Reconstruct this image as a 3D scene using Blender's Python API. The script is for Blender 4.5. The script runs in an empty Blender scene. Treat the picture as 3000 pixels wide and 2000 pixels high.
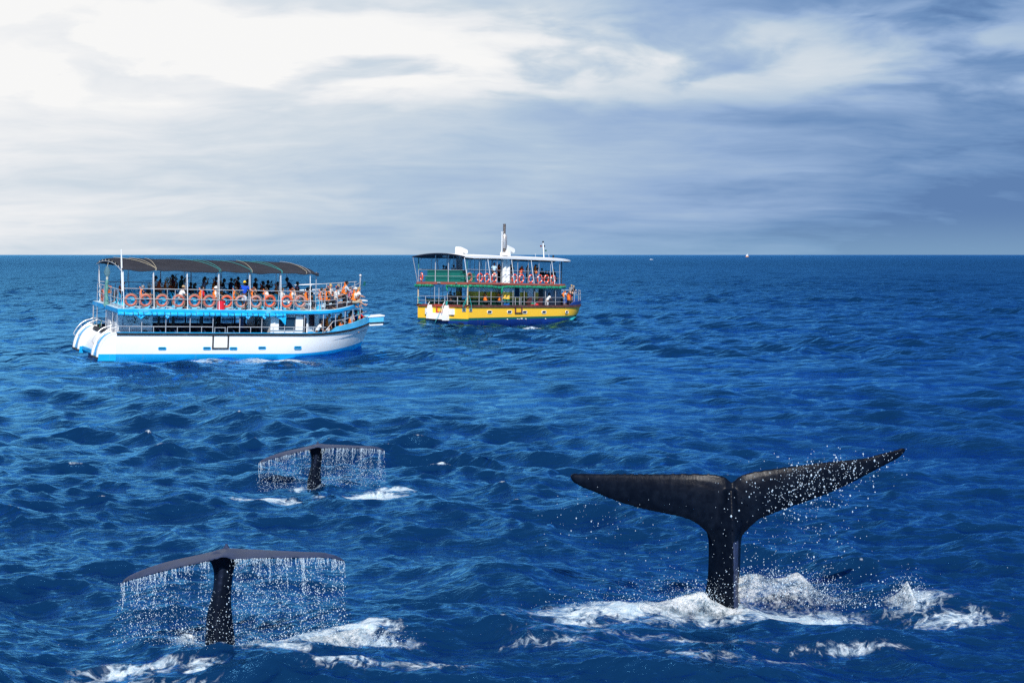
import bpy, bmesh, math, random
import numpy as np
from mathutils import Vector, Matrix, Euler

# ------------------------------------------------------------------ scene, camera, light
S = bpy.context.scene
COL = S.collection
R = math.radians

CAM_H = 6.46
FPX = 5000.0                       # focal length in pixels of the 3000 px wide photograph
PITCH = math.atan((1000 - 746) / FPX)
cam = bpy.data.cameras.new('camera')
cam.sensor_width = 36.0
cam.lens = 36.0 * FPX / 3000.0
cam.clip_start = 0.5
cam.clip_end = 120000.0
cam_ob = bpy.data.objects.new('camera', cam)
COL.objects.link(cam_ob)
cam_ob.location = (0, 0, CAM_H)
cam_ob.rotation_euler = (math.pi / 2 - PITCH, 0, 0)
S.camera = cam_ob

S.view_settings.view_transform = 'Standard'
S.view_settings.look = 'None'
S.view_settings.exposure = 0.15
S.view_settings.gamma = 1.0
S.view_settings.use_curve_mapping = False
S.cycles.max_bounces = 8
S.cycles.use_denoising = False
S.cycles.sample_clamp_indirect = 2.5
S.cycles.sample_clamp_direct = 3.0

SUN_EL, SUN_AZ = 43.0, 173.0       # degrees; azimuth measured from +Y (view axis) towards +X
sx, sy, sz = (math.sin(R(SUN_AZ)) * math.cos(R(SUN_EL)), math.cos(R(SUN_AZ)) * math.cos(R(SUN_EL)), math.sin(R(SUN_EL)))
sun = bpy.data.lights.new('sun', 'SUN')
sun.energy = 5.0
sun.angle = R(0.5)
sun.color = (1.0, 0.955, 0.89)
sun_ob = bpy.data.objects.new('sun', sun)
COL.objects.link(sun_ob)
sun_ob.rotation_euler = Vector((sx, sy, sz)).to_track_quat('Z', 'Y').to_euler()


# ------------------------------------------------------------------ a small node language
class NT:
    def __init__(self, tree):
        self.t = tree
        tree.nodes.clear()

    def node(self, typ, **kw):
        n = self.t.nodes.new(typ)
        for k, v in kw.items():
            setattr(n, k, v)
        return n

    def put(self, sock, v):
        if isinstance(v, V):
            self.t.links.new(v.s, sock)
        elif v is not None:
            sock.default_value = v

    def math(self, op, a, b=None, c=None, clamp=False):
        n = self.node('ShaderNodeMath', operation=op, use_clamp=clamp)
        for i, v in enumerate((a, b, c)):
            if v is not None:
                self.put(n.inputs[i], v)
        return V(self, n.outputs[0])

    def step(self, x, lo, hi, smooth=True):
        n = self.node('ShaderNodeMapRange', interpolation_type='SMOOTHSTEP' if smooth else 'LINEAR', clamp=True)
        for i, v in enumerate((x, lo, hi, 0.0, 1.0)):
            self.put(n.inputs[i], v)
        return V(self, n.outputs[0])

    def mix(self, f, a, b):
        n = self.node('ShaderNodeMix', data_type='RGBA')
        self.put(n.inputs[0], f)
        for i, v in ((6, a), (7, b)):
            if isinstance(v, (tuple, list)):
                v = tuple(v) + (1.0,) * (4 - len(v))
            self.put(n.inputs[i], v)
        return V(self, n.outputs[2])

    def scale(self, vec, s):
        n = self.node('ShaderNodeVectorMath', operation='MULTIPLY')
        self.put(n.inputs[0], vec)
        self.put(n.inputs[1], s)
        return V(self, n.outputs[0])

    def add(self, a, b):
        n = self.node('ShaderNodeVectorMath', operation='ADD')
        self.put(n.inputs[0], a)
        self.put(n.inputs[1], b)
        return V(self, n.outputs[0])

    def sep(self, vec):
        n = self.node('ShaderNodeSeparateXYZ')
        self.put(n.inputs[0], vec)
        return [V(self, o) for o in n.outputs]

    def comb(self, x, y, z):
        n = self.node('ShaderNodeCombineXYZ')
        for i, v in enumerate((x, y, z)):
            self.put(n.inputs[i], v)
        return V(self, n.outputs[0])

    def noise(self, vec, scale, detail=4.0, rough=0.55, dist=0.0, color=False, ridged=False):
        n = self.node('ShaderNodeTexNoise')
        self.put(n.inputs['Vector'], vec)
        self.put(n.inputs['Scale'], scale)
        self.put(n.inputs['Detail'], detail)
        self.put(n.inputs['Roughness'], rough)
        self.put(n.inputs['Distortion'], dist)
        return V(self, n.outputs['Color' if color else 'Fac'])

    def coord(self, kind='Object'):
        n = self.node('ShaderNodeTexCoord')
        return V(self, n.outputs[kind])

    def attr(self, name, out='Fac'):
        n = self.node('ShaderNodeAttribute', attribute_name=name)
        return V(self, n.outputs[out])

    def bump(self, h, strength=0.5, dist=0.05, normal=None):
        n = self.node('ShaderNodeBump')
        self.put(n.inputs['Strength'], strength)
        self.put(n.inputs['Distance'], dist)
        self.put(n.inputs['Height'], h)
        if normal is not None:
            self.put(n.inputs['Normal'], normal)
        return V(self, n.outputs[0])


class V:
    def __init__(self, nt, s):
        self.nt, self.s = nt, s

    def __add__(self, o): return self.nt.math('ADD', self, o)
    def __radd__(self, o): return self.nt.math('ADD', o, self)
    def __sub__(self, o): return self.nt.math('SUBTRACT', self, o)
    def __rsub__(self, o): return self.nt.math('SUBTRACT', o, self)
    def __mul__(self, o): return self.nt.math('MULTIPLY', self, o)
    def __rmul__(self, o): return self.nt.math('MULTIPLY', o, self)
    def __truediv__(self, o): return self.nt.math('DIVIDE', self, o)


# ------------------------------------------------------------------ sky
world = bpy.data.worlds.new('World')
S.world = world
world.use_nodes = True
w = NT(world.node_tree)
STR = 0.1
sky = w.node('ShaderNodeTexSky', sky_type='NISHITA', sun_disc=False, sun_elevation=R(SUN_EL), sun_rotation=R(SUN_AZ),
             air_density=1.0, dust_density=0.6, ozone_density=1.4)
d = w.coord('Generated')
dx, dy, dz = w.sep(d)
elev = w.math('ARCSINE', dz) * (180 / math.pi)                     # degrees above the horizon
az = w.math('ARCTAN2', dx, dy) * (180 / math.pi)
GLOW = R(-21)
hlen = w.math('SQRT', dx * dx + dy * dy + 1e-6)
ca = (dx * math.sin(GLOW) + dy * math.cos(GLOW)) / hlen
ang = w.math('ARCCOSINE', w.math('MINIMUM', w.math('MAXIMUM', ca, -1.0), 1.0)) * (180 / math.pi)   # degrees from the bright break in the cloud
# one sheet of cloud seen in perspective: features flatten towards the horizon
inv = w.math('DIVIDE', 1.0, w.math('MAXIMUM', dz, 0.0) + 0.20)
p2 = w.comb(dx * inv, dy * inv, 0.0)
wv_ = w.noise(p2, 1.7, 3.0, 0.5, 0.0, color=True)
pw = w.add(p2, w.scale(w.add(wv_, (-0.5, -0.5, -0.5)), (0.35, 0.35, 0.0)))
lay = w.noise(w.add(w.scale(pw, (1.0, 1.25, 1.0)), (3.1, 0.4, 0.0)), 2.0, 6.0, 0.52)
fine = w.noise(w.add(w.scale(pw, (0.8, 1.55, 1.0)), (1.7, 5.2, 0.0)), 4.2, 7.0, 0.58)
cum = w.noise(w.add(pw, (7.3, 2.1, 0.0)), 3.6, 7.0, 0.52, 0.15)
big = w.noise(w.scale(d, (3.0, 3.0, 12.0)), 1.0, 2.0, 0.5)
t = 0.075 + ang / 43.0 + (lay - 0.5) * 0.50 + (fine - 0.5) * 0.36 + w.step(elev, 4.0, 0.0) * w.step(ang, 8.0, 25.0) * 0.05
t = t - w.step(elev, 2.2, 5.2) * w.step(ang, 29.0, 15.0) * 0.13
# the ridge of lit cloud tops in a band some degrees up
band = w.step(elev, 4.2, 5.9) * w.step(elev, 9.2, 7.2)
puff = w.step(cum + (big - 0.5) * 0.2, 0.36, 0.62) * band
t = t - puff * 0.42
gap = w.step(elev, 6.6, 8.2) * w.step(ang, 20.0, 33.0)
t = t + gap * 0.14 + w.step(elev, 4.2, 0.5) * w.step(ang, 20.0, 36.0) * 0.10 - w.step(ang, 70.0, 135.0) * 0.85  # last term: unseen cloud behind the camera brightened as added fill
ramp = w.node('ShaderNodeValToRGB')
w.put(ramp.inputs[0], t)
el = ramp.color_ramp.elements
stops = [(0.0, (0.84, 0.84, 0.835)), (0.14, (0.74, 0.76, 0.785)), (0.32, (0.56, 0.63, 0.70)), (0.52, (0.40, 0.51, 0.645)),
         (0.74, (0.27, 0.39, 0.595)), (0.93, (0.142, 0.255, 0.465)), (1.0, (0.105, 0.20, 0.395))]
while len(el) < len(stops):
    el.new(0.5)
for e_, (p_, c_) in zip(el, stops):
    e_.position = p_
    e_.color = c_ + (1.0,)
cl = V(w, ramp.outputs[0])
# grey-teal haze just over the sea
cl = w.mix(w.step(elev, 1.6, -0.3) * w.step(ang, 4.0, 30.0) * 0.55, cl, (0.24, 0.40, 0.55))
k = 1.0 / STR
cl10 = w.scale(cl, (k, k, k))
cover = w.step(elev + (big - 0.5) * 14.0, 42.0, 14.0)
colr = w.mix(cover, V(w, sky.outputs[0]), cl10)
bg = w.node('ShaderNodeBackground')
w.put(bg.inputs[0], colr)
bg.inputs[1].default_value = STR
out = w.node('ShaderNodeOutputWorld')
w.t.links.new(bg.outputs[0], out.inputs[0])


# ------------------------------------------------------------------ pixels of the photograph -> points of the place
CP, SP = math.cos(PITCH), math.sin(PITCH)


def ray(px, py):
    u, v = (px - 1500) / FPX, (1000 - py) / FPX
    return Vector((u, CP + v * SP, -SP + v * CP))


def sea_pt(px, py):
    d_ = ray(px, py)
    s_ = -CAM_H / d_.z
    return Vector((d_.x * s_, d_.y * s_, 0))


def at_depth(px, py, Y):
    d_ = ray(px, py)
    s_ = Y / d_.y
    return Vector((d_.x * s_, Y, CAM_H + d_.z * s_))


# ------------------------------------------------------------------ helpers for objects
def link(o, parent=None):
    COL.objects.link(o)
    if parent is not None:
        o.parent = parent
    return o


def tag(o, label=None, cat=None, group=None, kind=None):
    if label:
        o['label'] = label
    if cat:
        o['category'] = cat
    if group:
        o['group'] = group
    if kind:
        o['kind'] = kind
    return o


def empty(name, M=None):
    o = bpy.data.objects.new(name, None)
    o.empty_display_size = 0.2
    link(o)
    if M is not None:
        o.matrix_world = M
    return o


MATS = {}


def mat(name, color, rough=0.5, metal=0.0, spec=0.5, vary=0.10, scale=6.0, bump=0.0, bscale=40.0, dirt=None, dirt_amt=0.35, sheen=0.0, trans=0.0):
    """painted, woven or metal surface with mottled colour and optional dirt and relief"""
    if name in MATS:
        return MATS[name]
    m = bpy.data.materials.new(name)
    m.use_nodes = True
    nt = NT(m.node_tree)
    co = nt.coord('Object')
    n1 = nt.noise(co, scale, 4.0, 0.6)
    c0 = tuple(max(0.0, c * (1 - vary)) for c in color)
    c1 = tuple(min(1.0, c * (1 + vary)) for c in color)
    c = nt.mix(nt.step(n1, 0.3, 0.7), c0, c1)
    if dirt:
        n2 = nt.noise(co, scale * 0.45, 6.0, 0.65)
        c = nt.mix(nt.step(n2, 0.52, 0.75) * dirt_amt, c, dirt)
    b = nt.node('ShaderNodeBsdfPrincipled')
    nt.put(b.inputs['Base Color'], c)
    b.inputs['Metallic'].default_value = metal
    nt.put(b.inputs['Roughness'], nt.math('ADD', (n1 - 0.5) * 0.15, rough, clamp=True))
    b.inputs['Specular IOR Level'].default_value = spec
    if sheen:
        b.inputs['Sheen Weight'].default_value = sheen
    if trans:
        b.inputs['Transmission Weight'].default_value = trans
    if bump:
        nt.put(b.inputs['Normal'], nt.bump(nt.noise(co, bscale, 3.0, 0.6), bump, 0.02))
    o = nt.node('ShaderNodeOutputMaterial')
    nt.t.links.new(b.outputs[0], o.inputs[0])
    MATS[name] = m
    return m

# ------------------------------------------------------------------ where the large things stand
BIG_WHALE = sea_pt(2122, 1775)
NEAR_WHALE = sea_pt(645, 1868)
MID_WHALE = sea_pt(922, 1447)

# ------------------------------------------------------------------ the sea: one sheet from under the camera to the horizon
rng = np.random.default_rng(11)


def wave_set(n, lmin, lmax, mss, main, spread):
    lam = lmin * (lmax / lmin) ** ((np.arange(n) + rng.random(n)) / n)
    k_ = 2 * np.pi / lam
    th = main + spread * rng.standard_normal(n)
    ph = rng.random(n) * 2 * np.pi
    amp = np.sqrt(2 * mss / n) / k_
    return np.stack([k_ * np.sin(th), k_ * np.cos(th), amp, ph, lam, th], 1)


WAVES = np.concatenate([wave_set(9, 16, 34, 0.0011, R(205), 0.35),
                        wave_set(44, 2.5, 12, 0.0130, R(196), 0.50),
                        wave_set(64, 1.1, 4.2, 0.036, R(190), 0.72),
                        wave_set(60, 0.40, 1.1, 0.044, R(187), 0.65),
                        wave_set(46, 0.15, 0.40, 0.022, R(186), 0.60)])

# raised water: (x, y, half length x, half length y, angle, height)
SWELLS = []
# foam patches: (x, y, rx, ry, angle, strength)
FOAMS = []


def on_sea(px, py):
    p = sea_pt(px, py)
    return p.x, p.y


def foam_px(px, py, wpx, hpx, strength, ang=0.0):
    x, y = on_sea(px, py)
    s_ = FPX / y
    rx = wpx / s_
    ry = hpx * y / (CAM_H * FPX) * y
    FOAMS.append((x, y, rx, ry, ang, strength))


def swell_px(px, py, wpx, depth, h, ang=0.0):
    x, y = on_sea(px, py)
    SWELLS.append((x, y, wpx * y / FPX, depth, ang, h))


# big whale: white water to the left, behind it to the right and far right, two long streaks in front
foam_px(1990, 1785, 150, 26, 1.00)
foam_px(1800, 1800, 230, 24, 0.80)
foam_px(1660, 1815, 150, 22, 0.75)
foam_px(2290, 1790, 230, 24, 0.95)
foam_px(2470, 1800, 110, 16, 0.7)
foam_px(2680, 1775, 110, 18, 0.70)
foam_px(2800, 1805, 160, 18, 0.62)
foam_px(1900, 1862, 420, 9, 0.50)
foam_px(1600, 1880, 160, 9, 0.55)
foam_px(2020, 1900, 190, 18, 0.50)
foam_px(2460, 1868, 260, 9, 0.50)
foam_px(2300, 1895, 200, 12, 0.42)
foam_px(1850, 1690, 60, 8, 0.30)
# near whale
foam_px(400, 1908, 190, 14, 0.74)
foam_px(560, 1916, 130, 11, 0.66)
foam_px(260, 1928, 80, 12, 0.6)
foam_px(980, 1878, 210, 14, 0.98)
foam_px(1060, 1858, 110, 12, 0.95)
foam_px(800, 1895, 140, 10, 0.85)
foam_px(1010, 1925, 150, 16, 0.56)
foam_px(1220, 1925, 160, 10, 0.62)
foam_px(555, 1862, 46, 10, 0.85)
foam_px(660, 1880, 120, 14, 0.55)
foam_px(470, 1950, 240, 14, 0.45)
foam_px(640, 1868, 60, 7, 0.62)
foam_px(920, 1450, 34, 4, 0.6)
foam_px(2120, 1782, 70, 9, 0.8)
# middle whale
foam_px(760, 1483, 100, 7, 0.85)
foam_px(870, 1487, 60, 6, 0.72)
foam_px(700, 1489, 50, 6, 0.55)
foam_px(1085, 1470, 105, 7, 1.0)
foam_px(1150, 1458, 70, 6, 0.95)
foam_px(1000, 1477, 80, 5, 0.80)
foam_px(1130, 1488, 80, 8, 0.72)
foam_px(1250, 1486, 85, 5, 0.62)
foam_px(872, 1452, 22, 5, 0.85)
# boats: slight white water along the waterlines
foam_px(820, 1060, 130, 7, 0.85)
foam_px(930, 1054, 110, 6, 0.85)
foam_px(340, 1056, 80, 5, 0.75)
foam_px(560, 1058, 150, 4, 0.6)
foam_px(150, 1048, 40, 8, 0.7)
foam_px(1330, 955, 110, 3, 0.7)
foam_px(1540, 956, 90, 3, 0.65)

swell_px(2230, 1790, 300, 1.1, 0.10)
swell_px(1920, 1790, 200, 0.8, 0.07)
swell_px(2720, 1775, 200, 0.9, 0.30)
swell_px(1500, 1700, 230, 1.5, 0.42)
swell_px(1080, 1858, 170, 0.6, 0.12)
swell_px(1180, 1845, 130, 0.7, 0.22)
swell_px(1165, 1458, 110, 0.8, 0.14)
swell_px(520, 1890, 330, 1.0, -0.04)
swell_px(640, 1056, 330, 2.6, 0.16)
swell_px(160, 1065, 90, 2.0, 0.55)
swell_px(560, 1075, 160, 1.6, 0.40)
swell_px(860, 1072, 130, 1.4, 0.35)
swell_px(1580, 950, 140, 9.0, -0.50)
swell_px(1010, 1050, 90, 5.0, -0.25)


def build_sea():
    # rows: closest where the picture is closest, spacing grows with distance
    rows = [1.0, 4.0, 8.0, 11.0, 14.0, 17.0, 19.5, 21.5]
    r = 22.5
    while r < 60000:
        rows.append(r)
        if r < 2200:
            step = min(0.62 * r * r / 11027.0, 0.58 + max(0.0, r - 240) * 0.0034)
        else:
            step = r * 0.09
        r += max(step, 0.03)
    rows = np.array(rows)
    half = 18.6
    fine = np.radians(np.linspace(-half, half, 640))
    side = np.radians(np.concatenate([half + np.geomspace(0.3, 180 - half, 26)]))
    angs = np.concatenate([-side[::-1][:-1], fine, side])            # a full turn, the last column meets the first
    angs[-1] = np.pi
    angs = np.concatenate([[-np.pi], angs])
    nr, nc = len(rows), len(angs)
    spacing = np.gradient(rows)
    x = (rows[:, None] * np.sin(angs)[None, :]).astype(np.float32)
    y = (rows[:, None] * np.cos(angs)[None, :]).astype(np.float32)
    dz_ = np.zeros_like(x)
    dx_ = np.zeros_like(x)
    dy_ = np.zeros_like(x)
    steep = np.zeros_like(x)
    gust = 1.0 + 0.28 * np.sin(0.071 * x + 0.043 * y + 1.0) + 0.22 * np.sin(0.031 * x - 0.113 * y + 2.2) + 0.2 * np.sin(0.19 * x + 0.15 * y)
    gust = np.clip(gust, 0.45, 1.6).astype(np.float32)
    colw = np.gradient(np.unwrap(angs))
    for kx, ky, a, ph, lam, th in WAVES:
        ok = np.where((spacing < lam * 0.42) & (rows > 6))[0]
        if len(ok) == 0:
            continue
        i1 = ok[-1] + 1
        fade = np.clip((lam * 0.42 - spacing[:i1]) / (lam * 0.2), 0, 1)[:, None] * np.clip((rows[:i1] - 4) / 6, 0, 1)[:, None]
        # the wide side columns only carry the long waves
        wide = np.clip(1.4 - 2.2 * rows[:i1, None] * colw[None, :] / lam, 0, 1)
        f = (fade * wide).astype(np.float32)
        if lam < 6:
            f = f * gust[:i1]
        p = (kx * x[:i1] + ky * y[:i1] + ph).astype(np.float32)
        c, s = np.cos(p), np.sin(p)
        kk = math.hypot(kx, ky)
        q = 1.1 if lam > 0.4 else 0.7
        dz_[:i1] += f * (a * c)
        dx_[:i1] -= f * (q * a * kx / kk) * s
        dy_[:i1] -= f * (q * a * ky / kk) * s
        steep[:i1] += f * (a * kk) * c
    for (cx, cy, lx, ly, an, h) in SWELLS:
        u = (x - cx) * math.cos(an) + (y - cy) * math.sin(an)
        v = -(x - cx) * math.sin(an) + (y - cy) * math.cos(an)
        dz_ += h * np.exp(-(u / lx) ** 2 - (v / ly) ** 2)
    foam = np.zeros_like(x)
    X, Y = x + dx_, y + dy_
    for (cx, cy, rx, ry, an, st) in FOAMS:
        foam = np.maximum(foam, st * np.exp(-((X - cx) / rx) ** 2 * 0.9 - ((Y - cy) / ry) ** 2 * 0.9))
    cap = np.clip((steep - 0.80) * 2.2, 0, 0.55) * np.clip((rows[:, None] - 20) / 10, 0, 1)
    foam = np.maximum(foam, cap)
    co = np.stack([X, Y, dz_], -1).reshape(-1, 3)
    # close the seam behind the camera exactly
    co = co.reshape(nr, nc, 3)
    co[:, -1] = co[:, 0]
    co = co.reshape(-1, 3)
    me = bpy.data.meshes.new('sea')
    i = np.arange(nr - 1)[:, None] * nc + np.arange(nc - 1)[None, :]
    quads = np.stack([i, i + nc, i + nc + 1, i + 1], -1).reshape(-1, 4)
    quads = quads[:, ::-1]
    n = len(quads)
    me.vertices.add(len(co))
    me.vertices.foreach_set('co', co.astype(np.float32).ravel())
    me.loops.add(n * 4)
    me.loops.foreach_set('vertex_index', quads.astype(np.int32).ravel())
    me.polygons.add(n)
    me.polygons.foreach_set('loop_start', np.arange(0, n * 4, 4, dtype=np.int32))
    me.polygons.foreach_set('use_smooth', np.ones(n, dtype=bool))
    at = me.attributes.new('foam', 'FLOAT', 'POINT')
    at.data.foreach_set('value', foam.astype(np.float32).ravel())
    me.update(calc_edges=True)
    return me


def sea_material():
    m = bpy.data.materials.new('sea water')
    m.use_nodes = True
    nt = NT(m.node_tree)
    geo = nt.node('ShaderNodeNewGeometry')
    P = V(nt, geo.outputs['Position'])
    px_, py_, pz_ = nt.sep(P)
    dist = nt.math('SQRT', px_ * px_ + py_ * py_)
    flat = nt.comb(px_, py_, 0.0)
    # ripples: fine close by, coarser far out, where the single ones can no longer be seen
    n1 = nt.noise(nt.scale(flat, (0.55, 1.25, 1.0)), 4.5, 5.0, 0.62, 0.5)
    n2 = nt.noise(nt.scale(flat, (0.42, 1.0, 1.0)), 1.0, 4.0, 0.55, 0.4)
    n3 = nt.noise(nt.scale(flat, (0.35, 1.0, 1.0)), 0.14, 6.0, 0.66, 0.3)
    near = nt.step(dist, 150.0, 40.0)
    far = nt.step(dist, 120.0, 500.0)
    n4 = nt.noise(nt.scale(flat, (0.5, 1.0, 1.0)), 0.42, 5.0, 0.58, 0.3)
    h = n4 * nt.step(dist, 130.0, 420.0) * 1.7 + n1 * near * 0.075 + n2 * (0.09 + nt.step(dist, 45.0, 130.0) * 0.42) + n3 * nt.step(dist, 400.0, 1200.0) * 4.0
    nrm = nt.bump(h, 0.9, 1.0)
    fr = nt.node('ShaderNodeFresnel')
    fr.inputs[0].default_value = 1.33
    nt.put(fr.inputs[1], nrm)
    F = nt.math('MULTIPLY', V(nt, fr.outputs[0]), 2.1, clamp=True)
    dif = nt.node('ShaderNodeBsdfDiffuse')
    dcol = nt.mix(nt.noise(flat, 0.05, 3.0, 0.5), (0.0017, 0.0166, 0.056), (0.0025, 0.0240, 0.076))
    nt.put(dif.inputs[0], dcol)
    gl = nt.node('ShaderNodeBsdfGlossy', distribution='GGX')
    gl.inputs[0].default_value = (0.138, 0.52, 0.975, 1)
    nt.put(gl.inputs['Roughness'], nt.step(dist, 30.0, 700.0) * 0.22 + 0.05)
    nt.put(gl.inputs['Normal'], nrm)
    mx = nt.node('ShaderNodeMixShader')
    nt.put(mx.inputs[0], F)
    nt.t.links.new(dif.outputs[0], mx.inputs[1])
    nt.t.links.new(gl.outputs[0], mx.inputs[2])
    # foam: torn lace where the patches are thin, nearly closed where they are strong
    fo = nt.attr('foam')
    wv = nt.noise(nt.scale(flat, (0.8, 0.8, 1.0)), 1.0, 4.0, 0.55, color=True)
    fp = nt.add(flat, nt.scale(nt.add(wv, (-0.5, -0.5, -0.5)), (1.1, 1.1, 0.0)))
    l1 = nt.noise(nt.scale(fp, (0.8, 0.8, 1.0)), 7.5, 9.0, 0.72, 0.4)
    l2 = nt.math('ABSOLUTE', nt.noise(nt.scale(fp, (0.9, 0.6, 1.0)), 2.6, 7.0, 0.62, 0.4) - 0.5) * 2.0
    l3 = nt.noise(nt.scale(fp, (0.6, 0.7, 1.0)), 1.3, 4.0, 0.55, 0.3)
    lace = l1 * 0.70 - l2 * 0.95 + l3 * 0.45
    m_ = nt.step(lace + fo * 0.60, 0.66, 1.02) * nt.step(fo, 0.12, 0.36)
    haze_ = nt.step(fo, 0.30, 1.0) * nt.step(l1, 0.38, 0.62) * 0.10
    fm = nt.math('ADD', m_, haze_, clamp=True)
    fd = nt.node('ShaderNodeBsdfPrincipled')
    nt.put(fd.inputs['Base Color'], nt.mix(nt.step(l1, 0.4, 0.72), (0.42, 0.58, 0.72), (0.82, 0.86, 0.88)))
    fd.inputs['Roughness'].default_value = 0.6
    nt.put(fd.inputs['Normal'], nt.bump(l1, 0.8, 0.12))
    m2 = nt.node('ShaderNodeMixShader')
    nt.put(m2.inputs[0], fm)
    nt.t.links.new(mx.outputs[0], m2.inputs[1])
    nt.t.links.new(fd.outputs[0], m2.inputs[2])
    o = nt.node('ShaderNodeOutputMaterial')
    nt.t.links.new(m2.outputs[0], o.inputs[0])
    return m


sea_me = build_sea()
sea_me.materials.append(sea_material())
sea_ob = link(bpy.data.objects.new('sea', sea_me))
tag(sea_ob, kind='structure')


# ------------------------------------------------------------------ mesh builder
class MB:
    def __init__(self):
        self.v, self.f, self.m = [], [], []

    def add(self, verts, faces, mi=0):
        b = len(self.v)
        self.v.extend([tuple(p) for p in verts])
        self.f.extend([tuple(i + b for i in f) for f in faces])
        self.m.extend([mi] * len(faces))
        return self

    def box(self, x0, x1, y0, y1, z0, z1, mi=0):
        vs = [(x, y, z) for z in (z0, z1) for y in (y0, y1) for x in (x0, x1)]
        return self.add(vs, [(0, 2, 3, 1), (4, 5, 7, 6), (0, 1, 5, 4), (2, 6, 7, 3), (0, 4, 6, 2), (1, 3, 7, 5)], mi)

    def hexa(self, bottom, top, mi=0):
        vs = list(bottom) + list(top)
        return self.add(vs, [(3, 2, 1, 0), (4, 5, 6, 7), (0, 1, 5, 4), (1, 2, 6, 5), (2, 3, 7, 6), (3, 0, 4, 7)], mi)

    def tube(self, pts, r, n=6, mi=0, closed=False, caps=True):
        pts = [Vector(p) for p in pts]
        rs = r if isinstance(r, (list, tuple)) else [r] * len(pts)
        vs, fs = [], []
        k = len(pts)
        prev = None
        for i, p in enumerate(pts):
            if closed:
                t = (pts[(i + 1) % k] - pts[i - 1])
            else:
                t = pts[min(i + 1, k - 1)] - pts[max(i - 1, 0)]
            t = t.normalized() if t.length > 1e-9 else Vector((0, 0, 1))
            if prev is None:
                a = Vector((0, 0, 1)) if abs(t.z) < 0.9 else Vector((1, 0, 0))
                u = t.cross(a).normalized()
            else:
                u = (prev - t * prev.dot(t))
                u = u.normalized() if u.length > 1e-6 else t.orthogonal().normalized()
            prev = u
            w_ = t.cross(u)
            for j in range(n):
                an = 2 * math.pi * j / n
                vs.append(p + (u * math.cos(an) + w_ * math.sin(an)) * rs[i])
        rng_ = range(k) if closed else range(k - 1)
        for i in rng_:
            for j in range(n):
                a, b = i * n + j, i * n + (j + 1) % n
                c, d_ = ((i + 1) % k) * n + (j + 1) % n, ((i + 1) % k) * n + j
                fs.append((a, b, c, d_))
        if caps and not closed:
            fs.append(tuple(range(n))[::-1])
            fs.append(tuple((k - 1) * n + j for j in range(n)))
        return self.add(vs, fs, mi)

    def grid(self, rows, mi=0, closed_u=False, closed_v=False):
        nr, nc = len(rows), len(rows[0])
        vs = [p for r_ in rows for p in r_]
        fs = []
        for i in range(nr if closed_v else nr - 1):
            for j in range(nc if closed_u else nc - 1):
                i2, j2 = (i + 1) % nr, (j + 1) % nc
                fs.append((i * nc + j, i * nc + j2, i2 * nc + j2, i2 * nc + j))
        return self.add(vs, fs, mi)

    def prism(self, pts, axis, a, b, mi=0):
        """outline (2D) pushed along an axis; pts in the other two coordinates in x, y, z order"""
        def P(p, h):
            q = list(p)
            q.insert(axis, h)
            return tuple(q)
        n = len(pts)
        vs = [P(p, a) for p in pts] + [P(p, b) for p in pts]
        fs = [tuple(range(n))[::-1], tuple(range(n, 2 * n))] + [(i, (i + 1) % n, n + (i + 1) % n, n + i) for i in range(n)]
        return self.add(vs, fs, mi)

    def ball(self, c, r, nu=10, nv=6, mi=0):
        rx, ry, rz = r if isinstance(r, (tuple, list)) else (r, r, r)
        rows = []
        for i in range(nv + 1):
            th = math.pi * i / nv
            rows.append([(c[0] + rx * math.sin(th) * math.cos(2 * math.pi * j / nu), c[1] + ry * math.sin(th) * math.sin(2 * math.pi * j / nu), c[2] + rz * math.cos(th)) for j in range(nu)])
        return self.grid(rows, mi, closed_u=True)

    def mesh(self, name, mats, smooth=False):
        me = bpy.data.meshes.new(name)
        me.from_pydata(self.v, [], self.f)
        for m_ in (mats if isinstance(mats, (list, tuple)) else [mats]):
            me.materials.append(m_)
        me.polygons.foreach_set('material_index', self.m)
        bm = bmesh.new()
        bm.from_mesh(me)
        bmesh.ops.remove_doubles(bm, verts=bm.verts, dist=1e-5)
        bmesh.ops.recalc_face_normals(bm, faces=bm.faces)
        bm.to_mesh(me)
        bm.free()
        if smooth:
            me.polygons.foreach_set('use_smooth', [True] * len(me.polygons))
            try:
                me.set_sharp_from_angle(angle=R(42))
            except Exception:
                pass
        me.update()
        return me

    def build(self, name, mats, parent=None, smooth=False):
        o = bpy.data.objects.new(name, self.mesh(name, mats, smooth))
        return link(o, parent)


def frame(yaw, roll, pitch, anchor, pt):
    rot = Matrix.Rotation(R(yaw), 4, 'Z') @ Matrix.Rotation(R(roll), 4, 'X') @ Matrix.Rotation(R(pitch), 4, 'Y')
    off = Vector(pt) - rot.to_3x3() @ Vector(anchor)
    return Matrix.Translation(off) @ rot


def local_xz(M, px, py, yv):
    """where the sight line through a pixel of the photograph meets a lengthwise plane of a boat"""
    I = M.inverted()
    o_ = I @ Vector((0, 0, CAM_H))
    d_ = I.to_3x3() @ ray(px, py)
    s_ = (yv - o_.y) / d_.y
    p = o_ + d_ * s_
    return p.x, p.z


def text_mesh(s, size, name='lettering', bold=0.0, shear=0.0):
    cu = bpy.data.curves.new('text', 'FONT')
    cu.body = s
    cu.size = size
    cu.align_x, cu.align_y = 'CENTER', 'CENTER'
    cu.extrude = 0.004
    cu.offset = bold
    cu.shear = shear
    cu.resolution_u = 2
    o = bpy.data.objects.new('text', cu)
    COL.objects.link(o)
    dg = bpy.context.evaluated_depsgraph_get()
    me = bpy.data.meshes.new_from_object(o.evaluated_get(dg))
    COL.objects.unlink(o)
    bpy.data.objects.remove(o)
    me.name = name
    return me


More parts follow.
